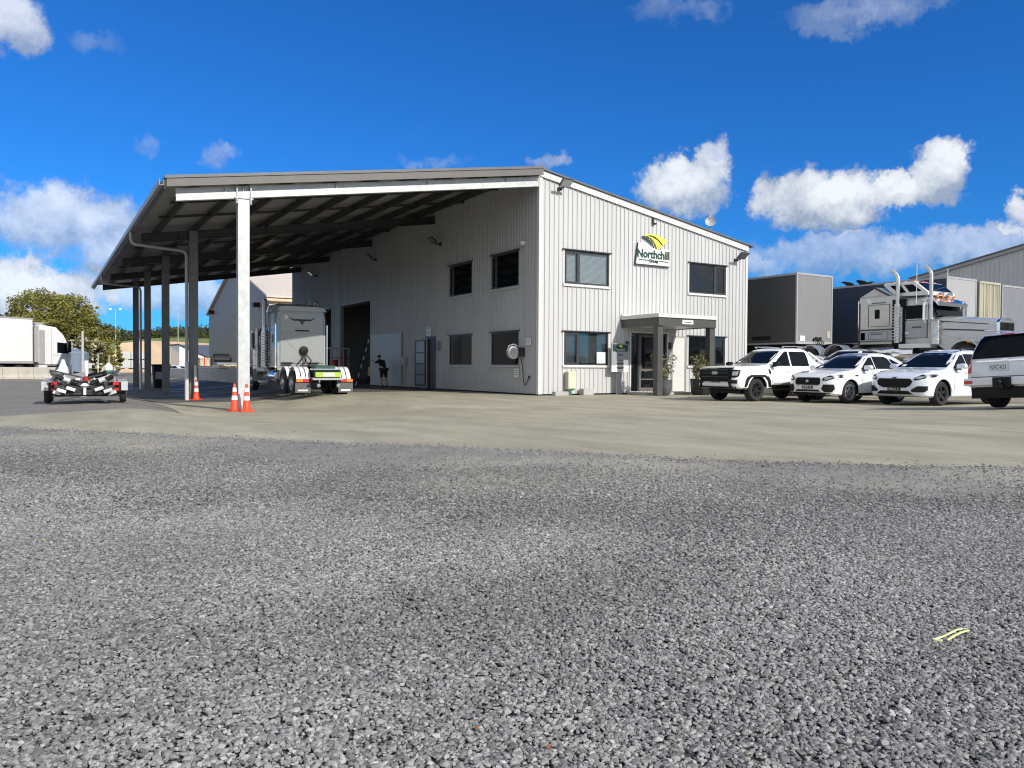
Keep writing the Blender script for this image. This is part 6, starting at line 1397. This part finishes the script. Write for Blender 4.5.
# inside the roller door
t = thing('yellow_machine','low yellow machine just inside the roller door','machine',(1.6,20.6,.06)); mb = MB(); mb.box(.9,2.6,19.2,21.6,.55,1.15); mb.build('body',M['yellowpaint'],t,bevel=.04); mb = MB()
for x in (1.0,2.4):
    for y in (19.4,21.4): mb.lathe([(.1,-.1),(.24,-.1),(.26,0),(.24,.1),(.1,.1)],(x,y,.32),'y',16)
mb.build('wheels',M['rubber'],t); mb = MB(); mb.cyl((1.7,20.2,1.152),(1.7,20.2,2.4),.04,n=8); mb.box(1.5,2.2,19.8,20.3,1.152,1.7); mb.build('mast',M['black'],t)
t = thing('storage_rack','dim pallet rack standing deep inside the workshop','rack',(8.5,24,.06)); mb = MB()
for y in (19,22,25,28):
    for x in (8,9): mb.box(x-.05,x+.05,y-.05,y+.05,.06,4.6)
mb.build('upright',M['darkint'],t); mb = MB()
for z in (1.4,2.8,4.2): mb.box(7.94,9.06,18.9,28.1,z,z+.1)
mb.build('shelves',M['red'],t)
t = thing('hanging_sheet','pale sheet hung high inside the roller door','sheet',(3.5,20.5,4.2)); mb = MB(); mb.box(3.48,3.52,19.3,21.0,4.3,5.1); mb.build('sheet_panel',M['papersign'],t); mb = MB(); mb.cyl((3.5,19.2,5.12),(3.5,21.1,5.12),.025,n=6); mb.build('hanger_bar',M['darksteel'],t)

# ------------------------------------------------------------------ far left: barrier, white truck, tank, trees, hill
def zline(D): return CAM.z
p0, p1 = at(-14,377,54), at(62,374.5,58)
d = Vector((p1.x-p0.x,p1.y-p0.y,0)); n_seg = 5; u_ = d.normalized(); nn_ = Vector((u_.y,-u_.x,0)); ln = d.length/n_seg; zb = .10
for k in range(n_seg):
    o = Vector((p0.x,p0.y,0))+u_*(ln*k); mb = MB()
    mb.prism([(-.30,zb),(.30,zb),(.28,.26),(.12,.46),(.09,1.0),(-.09,1.0),(-.12,.46),(-.28,.26)],lambda a,b,q,o=o: tuple(o+nn_*a+u_*((ln-.015)*q)+Vector((0,0,b))))
    lb = ['pale concrete barrier at the picture edge below the white trailer','pale concrete barrier with a rusty stain below the trailer wheels','pale concrete barrier below the white trailer, next to the stained one','pale concrete barrier below the white cab','pale concrete barrier at the end of the row near the water tank'][k]
    tag(mb.build('concrete_barrier',M['palecon'],bevel=.02),lb,'barrier','concrete barriers below the white truck')
# white truck and box trailer
hd = at(62,363,60); hv = (CR*.50+Vector((CF.x,CF.y,0))*.87); hv.z = 0; hv.normalize()
t = thing('delivery_truck','white cab-over truck with a long white box trailer behind the concrete barrier','truck',(hd.x-hv.x*2.1,hd.y-hv.y*2.1,.12),math.atan2(hv.y,hv.x)); t.scale = (1.04,)*3
A = lambda nm,mb,m,par=t,**k: mb.build(nm,M[m],par,local=True,**k)
T = lambda x: x+2.0
mb = MB(); mb.prism([(0.0,1.05),(2.25,1.0),(2.30,1.7),(2.10,2.5),(1.75,3.2),(1.2,3.75),(.15,3.9),(0,3.8)],lambda a,b,q:(a-.3,-1.22+2.44*q,b)); cb = A('cab',mb,'white',bevel=.06)
mb = MB()
for sy in (1,-1): mb.prism([(.98,1.9),(1.78,1.85),(1.66,2.62),(.98,2.66)],lambda a,b,q:(a,sy*1.215+sy*.02*q,b))
mb.prism([(2.01,1.75),(1.83,2.45),(1.50,3.05),(1.55,3.08),(1.88,2.45),(2.05,1.75)],lambda a,b,q:(a,-1.05+2.1*q,b)); A('cab_windows',mb,'carglass',par=cb)
mb = MB()
for sy in (1,-1):
    for q in ((.55,.57,1.05,3.6),(1.70,1.72,1.05,2.6),(.55,1.72,1.05,1.07),(.55,1.95,1.72,1.75)): mb.box(q[0],q[1],sy*1.19,sy*1.228,q[2],q[3])
    mb.box(-.28,.1,sy*1.19,sy*1.235,1.1,3.5)
A('door_seams',mb,'greytrim',par=cb)
mb = MB(); mb.box(.3,1.6,-1.19,1.19,.35,.98); A('step_well',mb,'black')
mb = MB(); mb.box(1.9,2.05,-1.2,1.2,.4,1.0); mb.box(-.3,1.9,-1.15,1.15,.6,1.0); A('bumper',mb,'white')
mb = MB()
for sy in (1,-1): mb.box(1.72,1.85,sy*1.40-.10,sy*1.40+.10,1.95,2.75)
A('mirrors',mb,'black')
mb = MB(); 
for sy in (1,-1): mb.box(-.6,-.302,sy*1.1-.06,sy*1.1+.06,1.2,3.7); mb.box(-.45,.1,sy*.9-.05,sy*.9+.05,3.72,4.05)
A('air_deflector',mb,'greytrim',par=cb)
mb = MB(); mb.box(-14.4,-.75,-1.25,1.25,1.25,4.22); tr_ = A('trailer_box',mb,'white',bevel=.03)
mb = MB(); mb.box(-14.42,-.73,-1.27,1.27,4.222,4.32); mb.box(-14.42,-.73,-1.27,1.27,1.1,1.249); A('trailer_rail',mb,'greytrim',par=tr_)
mb = MB(); mb.box(-14.2,-.3,-.5,.5,.75,1.098); A('chassis',mb,'black')
for x in (1.1,-1.6,-2.9,-9.3,-10.6,-11.9):
    for sy in (1,-1): truck_wheel(t,x,sy*1.05,.50,sy,False,'white')
for x,lbl in ((-5.0,''),):
    mb = MB(); mb.box(-7.2,-3.6,-1.2,-1.1,.45,1.05); mb.box(-7.2,-3.6,1.1,1.2,.45,1.05); A('side_skirt',mb,'white')
# water tank
q = at(74,372,88); t = thing('water_tank','blue-grey plastic water tank below the flowering bushes','tank',(q.x,q.y,-.1)); 
mb = MB(); mb.lathe([(1.55,-.1)]+[(1.55-.04*(k%2),.1+.2*k) for k in range(13)]+[(1.3,2.75),(.5,3.0),(.45,3.12),(.1,3.14)],(q.x,q.y,0),n=32); mb.build('tank_body',M['tank'],t,smooth=25); mb = MB(); mb.cyl((q.x-.5,q.y-1.62,.25),(q.x-.5,q.y-1.5,.25),.1,n=8); mb.build('outlet',M['black'],t)
def pole(px, D, ytop, label, r=.06, arms=False):
    top = at(px,ytop,D); t = thing('street_lamp' if arms else 'utility_post',label,'lamp' if arms else 'post',(top.x,top.y,-.1)); mb = MB(); mb.tube([(top.x,top.y,-.2),(top.x,top.y,top.z)],[r*1.3,r],8); mb.build('pole',M['galv'],t)
    if arms:
        for s in (1,-1):
            e = top + CR*(1.5*s) + Vector((0,0,.25)); mb = MB(); mb.tube([top,top+CR*(.8*s)+Vector((0,0,.18)),e],.06,6); mb.build('arm',M['galv'],t); mb = MB(); mb.obox(e,(.6,.35,.5),(0,0,-.5)); mb.build('lamp_head',M['papersign'],t)
    else:
        mb = MB(); mb.obox(top-Vector((0,0,1.6)),(.16,.16,.3)); mb.build('band',M['papersign'],t)
pole(82.5,72,331,'tall pale post rising beside the water tank',.10); pole(98,90,353,'thin grey fence post in front of the brown bushes'); pole(109,92,355,'second thin grey fence post nearer the white crates'); pole(115.5,230,310,'tall twin-headed yard lamp above the hill crest',.11,True)
pole(178,240,311,'pale mast seen between the canopy posts',.09); pole(186,150,283,'very thin dark mast beside the downpipe',.05)

def tree(name,label,cat,base,blobs,leaf,nleaf,size,trunkr,seed,group=None,extra=None,wood='bark'):
    rng = random.Random(seed); t = thing(name,label,cat,base,0,group); bx,by,bz = base
    mb = MB(); zt = max(b[0][2] for b in blobs); cx = sum(b[0][0] for b in blobs)/len(blobs); cy = sum(b[0][1] for b in blobs)/len(blobs)
    fork = Vector((bx+(cx-bx)*.3,by+(cy-by)*.3,bz+(zt-bz)*.32)); mb.tube([(bx,by,bz-.2),(bx,by,bz+.6),fork],[trunkr*1.4,trunkr,trunkr*.8],8)
    for c,r in blobs:
        c = Vector(c); mid = (fork+c)/2+Vector((rng.uniform(-.4,.4),rng.uniform(-.4,.4),.3)); mb.tube([fork,mid,c,c+Vector((rng.uniform(-.5,.5)*r[0],rng.uniform(-.5,.5)*r[1],r[2]*.6))],[trunkr*.55,trunkr*.35,trunkr*.18,.02],6)
    mb.build('trunk',M[wood],t)
    mb = MB(); tot = sum(r[0]*r[1]*r[2] for c,r in blobs)
    for k,(c,r) in enumerate(blobs):
        n = int(nleaf*(r[0]*r[1]*r[2])/tot)
        # clumps inside the blob so sky shows between them
        ncl = max(10,n//55)
        for q in range(ncl):
            while True:
                p = Vector((rng.uniform(-1,1),rng.uniform(-1,1),rng.uniform(-1,1)))
                if .45 < p.length < 1.05: break
            cc = (c[0]+p.x*r[0],c[1]+p.y*r[1],c[2]+p.z*r[2]); cr_ = min(r)*rng.uniform(.16,.34)
            leafcloud(mb,cc,(cr_*1.2,cr_*1.2,cr_),n//ncl,size,.55,.0,seed*1000+k*100+q)
    mb.build('crown',M[leaf],t)
    if extra:
        mb = MB()
        for k,(c,r) in enumerate(blobs): leafcloud(mb,c,(r[0]*1.05,r[1]*1.05,r[2]*1.05),extra[1],extra[2],.8,.8,seed*31+k)
        mb.build('blossom',M[extra[0]],t)
    return t
def pxblobs(lst, D0, thick=.8):
    out = []
    for i,(x,y,rx,ry,dd) in enumerate(lst):
        D = D0+dd; c = at(x,y,D); out.append(((c.x,c.y,c.z),(rx*D/771,rx*D/771*thick,ry*D/771)))
    return out
b = at(58,372,100); tree('yard_tree','big olive-gold tree behind the white truck cab','tree',(b.x,b.y,-.1),pxblobs([(40,312,26,20,0),(24,326,18,22,1),(66,318,26,22,-1),(52,334,30,20,-2),(84,330,16,20,0),(92,312,6,8,2),(30,345,18,16,0),(100,340,16,16,3),(76,348,20,14,2)],100),'olive',40000,.33,.55,11)
b = at(75,372,93); tree('flowering_bush','grey-green bush with cream blossom above the water tank','bush',(b.x,b.y,-.1),pxblobs([(70,352,10,9,0),(82,346,12,9,0),(92,350,12,11,1),(66,362,9,8,0),(86,362,14,9,0)],93),'bushleaf',6500,.30,.12,21,None,('flower',160,.34))
b = at(105,372,95); tree('brown_bush','dry olive-brown bush beside the white crates','bush',(b.x,b.y,-.1),pxblobs([(104,352,10,12,0),(113,356,9,14,1),(98,364,10,8,0),(110,366,10,6,0)],96),'olive',5000,.30,.12,22)
b = at(10,352,125); tree('dark_tree','dark pine-like tree top behind the white trailer','tree',(b.x,b.y,-.1),pxblobs([(8,318,7,8,0),(3,326,8,6,0)],125),'darkleaf',1200,.5,.25,23)
# grassy hill with scrub on its crest
mb = MB(); f2 = Vector((CF.x,CF.y,0)).normalized(); r2 = Vector((f2.y,-f2.x,0)); vs=[]; nu,nv = 60,11
def hillz(a,b): return max(0,(b-190)/150)**.8*16*ss((b-190)/90)*(1+.10*math.sin(a*.05)+.06*math.sin(a*.13+1)) - .3
for j in range(nv):
    bdep = 185+j*16
    for i in range(nu):
        a_ = -330+i*7.0; pnt = Vector((CAM.x,CAM.y,0))+f2*bdep+r2*a_; vs.append((pnt.x,pnt.y,hillz(a_,bdep)-.2))
mb.add(vs,[(j*nu+i,j*nu+i+1,(j+1)*nu+i+1,(j+1)*nu+i) for j in range(nv-1) for i in range(nu-1)]); struct(mb.build('hill',M['grass'],smooth=180))
# scrub on the crest: reads as one mass
mb = MB(); rng = random.Random(77)
for k in range(260):
    px = rng.uniform(70,260); bdep = rng.uniform(306,350); a_ = (px-512)/771*bdep; pnt = Vector((CAM.x,CAM.y,0))+f2*bdep+r2*a_; z = hillz(a_,bdep); r_ = rng.uniform(1.5,3.6)*1.1
    leafcloud(mb,(pnt.x,pnt.y,z+r_*.4),(r_*1.3,r_*1.3,r_*.75),75,1.0,.6,.3,k)
o = mb.build('hill_scrub',M['darkleaf']); struct(o,'stuff'); o['label'] = 'dark scrub along the hill crest'
# earth bank and a terrace of white crates
bl = [at(115,353,140),at(170,352,150),at(235,353,160)]
mb = MB(); prof_ = [(0,-.3),(1.5,3.2),(4.0,5.6),(9,6.2),(25,6.0)]
pts_ = [Vector((p.x,p.y,0)) for p in (at(100,353,138),at(135,352,144),at(170,352,150),at(205,353,158),at(260,353,170))]
vs=[]; rng = random.Random(4)
for p in pts_:
    for o_,h in prof_: vs.append(tuple(p+f2*(o_*2+rng.uniform(-.5,.5))+Vector((0,0,h*rng.uniform(.93,1.05)))))
mb.add(vs,[(i*5+j,(i+1)*5+j,(i+1)*5+j+1,i*5+j+1) for i in range(4) for j in range(4)]); struct(mb.build('earth_bank_terrain',M['bank'],smooth=60))
k = 0
for (xa,xb,ya,yb) in ((118,130.5,351.5,360),(131,143.5,351.5,360),(118,130.5,360.3,369),(131,143.5,360.3,369)):
    p = at(xa,yb,104); w = (xb-xa)/771*104; h = (yb-ya)/771*104; o_ = Vector((p.x,p.y,p.z)); t = thing('bulk_crate',['white bulk crate, upper one beside the dry bush','white bulk crate, upper one beside the rear canopy post','white bulk crate, lower one beside the dry bush','white bulk crate, lower one beside the rear canopy post'][k],'crate',tuple(o_),0,'white bulk crates stacked two high'); k += 1
    fn = lambda a,b,c_: tuple(o_+r2*a+f2*b+Vector((0,0,c_)))
    def bx(mb,a0,a1,b0,b1,c0_,c1_): mb.add([fn(a,b,c_) for c_ in (c0_,c1_) for a,b in ((a0,b0),(a1,b0),(a1,b1),(a0,b1))],[(0,3,2,1),(4,5,6,7),(0,1,5,4),(1,2,6,5),(2,3,7,6),(3,0,4,7)])
    mb = MB(); bx(mb,0.03,w-.03,0,1.2,.12,h-.02)
    for q in range(6): bx(mb,.06+q*(w-.12)/6,.06+(q+.6)*(w-.12)/6,-.04,-.002,.2,h-.1)
    mb.build('bin',M['white'],t); mb = MB(); bx(mb,0.1,.3,.0,1.2,0,.118); bx(mb,w-.3,w-.1,0,1.2,0,.118); mb.build('pallet_foot',M['black'],t)
# white weatherboard house with dark blue roof
q = at(196,369,128); t = thing('white_house','small white gabled house with a dark blue roof seen between the canopy posts','building',(q.x,q.y,-.2))
fn = lambda a,b,c_: tuple(Vector((q.x,q.y,-.3))+(r2*.8+f2*.6)*a+(f2*.8-r2*.6)*b+Vector((0,0,c_)))
mb = MB(); mb.prism([(-2.6,0),(2.4,0),(2.4,2.7),(-2.6,4.9)],lambda a,c_,s_:fn(a,6*s_,c_)); mb.build('wall',M['white'],t)
mb = MB(); mb.prism([(2.7,2.62),(-2.7,5.0),(-2.7,5.15),(2.7,2.8)],lambda a,c_,s_:fn(a,-.3+6.6*s_,c_)); mb.prism([(2.7,2.8),(14,2.8),(14,5.2),(-2.7,5.15)],lambda a,c_,s_:fn(a,5.5+.2*s_,c_)); mb.build('roof',M['blueroof'],t)
mb = MB(); mb.prism([(2.6,2.2),(14,2.2),(14,2.75),(2.6,2.75)],lambda a,c_,s_:fn(a,4.9+.5*s_,c_)); mb.prism([(2.6,0),(14,0),(14,2.19),(2.6,2.19)],lambda a,c_,s_:fn(a,5.0+.4*s_,c_)); mb.build('eaves',M['white'],t)
mb = MB(); mb.prism([(-.6,2.0),(.5,2.0),(.5,2.9),(-.6,2.9)],lambda a,c_,s_:fn(a,-.03+.02*s_,c_)); mb.build('window',M['carglass'],t)
# far parked cars between the posts
def farcar(px,py,D,label,m,rot):
    p = at(px,py,D); ctrl = [(2.1,.35,.70,.74,.55,.45),(2.0,.28,.76,.80,.78,.66),(1.2,.22,.88,.94,.88,.76),(.3,.22,.93,1.42,.88,.60),(-.8,.22,.95,1.46,.88,.56),(-1.6,.22,.97,1.30,.86,.60),(-2.1,.35,.90,.96,.78,.62)]
    c = Car('parked_car',label,'car',(p.x,p.y,-.12),rot,M[m],ctrl,(1.3,-1.3),.32,1.5,'far cars between the canopy posts'); c.both('side_window',[(.95,-1.5,.5),(1.3,-1.1,.2)],M['carglass']); c.patch('windscreen',[(.98,-.7,.7),(1.36,-.56,.56)],'x+',M['carglass']); c.patch('rear_window',[(1.0,-.7,.7),(1.25,-.6,.6)],'x-',M['carglass'])
farcar(159,364,112,'small white hatchback far off between the canopy posts','white',2.2); farcar(166.5,360,126,'small red car far off behind the canopy posts','red',.6); farcar(172,362,118,'silver hatchback far off beside the small red car','carsilver',2.4); farcar(203,366,100,'white car far off beside the low block wall','white',1.2)
# low dark block wall with goods on a flat trailer behind
pa, pb = at(160,371,92), at(278,389,38); d_ = Vector((pb.x-pa.x,pb.y-pa.y,0)); 
pb = at(262,388,47); d_ = Vector((pb.x-pa.x,pb.y-pa.y,0)); u2_ = d_.normalized(); n2_ = Vector((u2_.y,-u2_.x,0)); K = 12
t = thing('block_wall','low dark wall of concrete blocks running behind the canopy posts','wall',(pa.x,pa.y,-.2))
mb = MB(); L_ = d_.length/K
for k in range(K): 
    o_ = Vector((pa.x,pa.y,0))+u2_*(L_*k); mb.prism([(-.3,-.4),(.3,-.4),(.3,.88),(.26,.93),(-.26,.93),(-.3,.88)],lambda a,b,s_:tuple(o_+n2_*a+u2_*((L_-.06)*s_)+Vector((0,0,b))))
mb.build('blocks',M['concblock'],t)
def flat(px,py,D,lx,ly,z0,m,name,label,cat,rot=None,extra=None):
    p = at(px,py,D); r_ = math.atan2(u2_.y,u2_.x) if rot is None else rot; t = thing(name,label,cat,(p.x,p.y,z0),r_); return t
t = flat(212,368,80,12,2.4,-.15,'timber','flat_trailer','flat-deck trailer with pale deck edge behind the low block wall','trailer'); A = lambda nm,mb,m,par=t,**k: mb.build(nm,M[m],par,local=True,**k)
mb = MB(); mb.box(-8,11,-1.2,1.2,1.15,1.28); A('deck',mb,'timber'); mb = MB(); mb.box(-8,11,-1.25,-1.201,1.10,1.30); mb.box(-8,11,1.201,1.25,1.10,1.30); mb.box(-8,11,-.5,.5,.85,1.149); A('side_rail',mb,'palebox')
for x in (-6.5,-5.2,-3.9):
    for sy in (1,-1): truck_wheel(t,x,sy*.95,.5,sy)
dk = t
def load(x,y,label,name,cat,parts):
    p = WORLDM[dk.name] @ Vector((x,y,1.285)); tt = thing(name,label,cat,tuple(p),dk.rotation_euler.z)
    for nm,m,fn_ in parts: mb = MB(); fn_(mb); mb.build(nm,M[m],tt,local=True)
load(-2.5,0,'stack of pale timber packs on the flat trailer nearest the white house','timber_stack','timber',[('boards','timber',lambda mb:[mb.box(-1.6,1.6,-1,1,.06+.22*k,.24+.22*k) for k in range(4)]),('bearers','black',lambda mb:[mb.box(-1.2+1.1*j,-1.1+1.1*j,-1,1,0,.058) for j in range(3)])])
load(1.8,0,'reddish machinery frame on the flat trailer','machinery_frame','machinery',[('frame','red',lambda mb:[mb.beam((-1.4,y,.05),(-1.4,y,1.0),.1,.1) or mb.beam((1.4,y,.05),(1.4,y,1.0),.1,.1) or mb.beam((-1.4,y,1.0),(1.4,y,1.0),.1,.1) for y in (-.8,.8)]),('tank','white',lambda mb:mb.cyl((-1.2,0,.5),(1.2,0,.5),.4,n=14))])
load(5.2,0,'black drum and winch set on the flat trailer','winch','machinery',[('drum','black',lambda mb:mb.cyl((0,-.7,.65),(0,.7,.65),.6,n=16)),('cradle','darksteel',lambda mb:[mb.box(-.8,.8,y-.05,y+.05,0,.9) for y in (-.85,.85)])])
load(8.0,0,'blue cover and pale planks on the flat trailer end','planks','timber',[('planks','timber',lambda mb:[mb.box(-2,2,-1+.34*k,-.7+.34*k,.02+.03*(k%2),.14+.03*(k%2)) for k in range(6)]),('cover','bluegrey',lambda mb:mb.prism([(-1.6,.18),(.2,.18),(0,.36),(-1.4,.40)],lambda a,b,s_:(a,-.9+1.8*s_,b)))])
# dark bin by the posts
p = at(161,388,52); t = thing('wheeled_bin','dark bin with a pale panel standing between the canopy posts','bin',(p.x,p.y,g(p.x,p.y))); mb = MB(); mb.loft([[(p.x-w,p.y-w,z),(p.x+w,p.y-w,z),(p.x+w,p.y+w,z),(p.x-w,p.y+w,z)] for w,z in ((.42,g(p.x,p.y)),(.52,1.15),(.56,1.17),(.54,1.25))]); mb.build('bin_body',M['black'],t); mb = MB(); mb.box(p.x-.40,p.x+.40,p.y-.54,p.y-.50,.25,.75); mb.build('pale_panel',M['signgrey'],t)
# grey gabled shed far behind the truck
n0 = at(268.5,296.5,75); f0 = at(209,314,101.6); t = thing('gabled_shed','tall shed with a grey gable end and tan roof behind the canopy','building',(n0.x,n0.y,-.2))
vY = Vector((f0.x-n0.x,f0.y-n0.y,0)); W_g = vY.length; vY.normalize(); vX = Vector((vY.y,-vY.x,0)); ze = n0.z; zr_ = ze+W_g/2*.30
zr_ = (at(239,262.5,86)).z
sp = lambda a,b,c_: tuple(Vector((n0.x,n0.y,0))+vX*a+vY*b+Vector((0,0,c_)))
mb = MB(); 
pr_ = []; yv = 0
mb.prism([(0,-.3),(W_g,-.3),(W_g,ze),(W_g/2,zr_),(0,ze)],lambda b,c_,s_:sp(30*s_,b,c_)); mb.build('wall',M['gable'],t)
mb = MB(); mb.prism([(0.05,-.3),(29.9,-.3),(29.9,ze-.25),(.05,ze-.25)],lambda a,c_,s_:sp(a,-.06+.055*s_,c_)); mb.build('tan_side_wall',M['tan'],t)
for s_ in (0,1):
    mb = MB(); e = -.5 if s_ == 0 else W_g+.5; m_ = W_g/2; k_ = (zr_-ze)/(W_g/2); zeave = ze-.5*k_
    mb.add([sp(-.3,e,zeave+.05),sp(30.3,e,zeave+.05),sp(30.3,m_,zr_+.05),sp(-.3,m_,zr_+.05),sp(-.3,e,zeave+.25),sp(30.3,e,zeave+.25),sp(30.3,m_,zr_+.25),sp(-.3,m_,zr_+.25)],[(0,3,2,1),(4,5,6,7),(0,1,5,4),(1,2,6,5),(2,3,7,6),(3,0,4,7)]); mb.build('roof',M['tanroof'],t)
mb = MB(); mb.prism([(-.52,ze-.42),(-.40,ze-.42),(-.40,ze-.2),(-.52,ze-.2)],lambda b,c_,s_:sp(-.3+30.6*s_,b,c_)); mb.build('gutter',M['tan'],t)
for b_,z_ in ((W_g*.12,ze-.6),(W_g*.90,ze+.1),(.28,ze-1.0)):
    mb = MB(); mb.v=[]; mb.add([sp(a,b_+bb,z_+zz) for a in (-.6,-.02) for bb,zz in ((-.3,-.2),(.3,-.2),(.3,.25),(-.3,.25))],[(0,3,2,1),(4,5,6,7),(0,1,5,4),(1,2,6,5),(2,3,7,6),(3,0,4,7)]); mb.build('gable_lamp',M['black'],t)
# lone strap and leaves on the gravel
mb = MB(); lp = [onz(px_,py_,.026) for px_,py_ in ((942.5,641.2),(933.5,639.5),(944,636),(951,632.6),(957,629.6),(963,628.4),(969,630.4),(962,632),(954,635.8),(947.5,640))]
for i in range(len(lp)-1): mb.beam(lp[i],lp[i+1],.0075,.004)
M['strap'] = mat('strap_yellow',(.72,.72,.36),.5,var=.15); tag(mb.build('strap_loop',M['strap']),'pale yellow plastic strap loop lying on the gravel','strap')
M['deadleaf'] = mat('dead_leaf',(.25,.10,.05),.7,var=.2); M['yleaf'] = mat('yellow_leaf',(.55,.42,.06),.7,var=.2)
for (px,py,m_,lb) in ((201,502,'deadleaf','small orange-brown dead leaf lying on the gravel'),(43,540,'yleaf','small yellow dead leaf lying on the gravel'),(548,747,'deadleaf','reddish leaf fragment on the gravel at the lower picture edge'),(477,728,'deadleaf','pale orange leaf fragment on the gravel beside the reddish one')):
    p = onz(px,py,.026); mb = MB(); s_ = .010
    mb.loft([[tuple(p+Vector((x*s_,y*s_,z*s_+h))) for x,y,z in ((-1,0,.3),(-.5,.5,0),(.3,.55,.1),(1,0,.4),(.3,-.55,.05),(-.5,-.5,.1))] for h in (0,.003)]); tag(mb.build('fallen_leaf',M[m_]),lb,'leaf')

scene.cycles.use_denoising = True
scene.cycles.filter_width = 1.15
try: scene.cycles.denoiser = 'OPENIMAGEDENOISE'
except Exception: pass
scene.cycles.max_bounces = 6
bpy.context.view_layer.update()
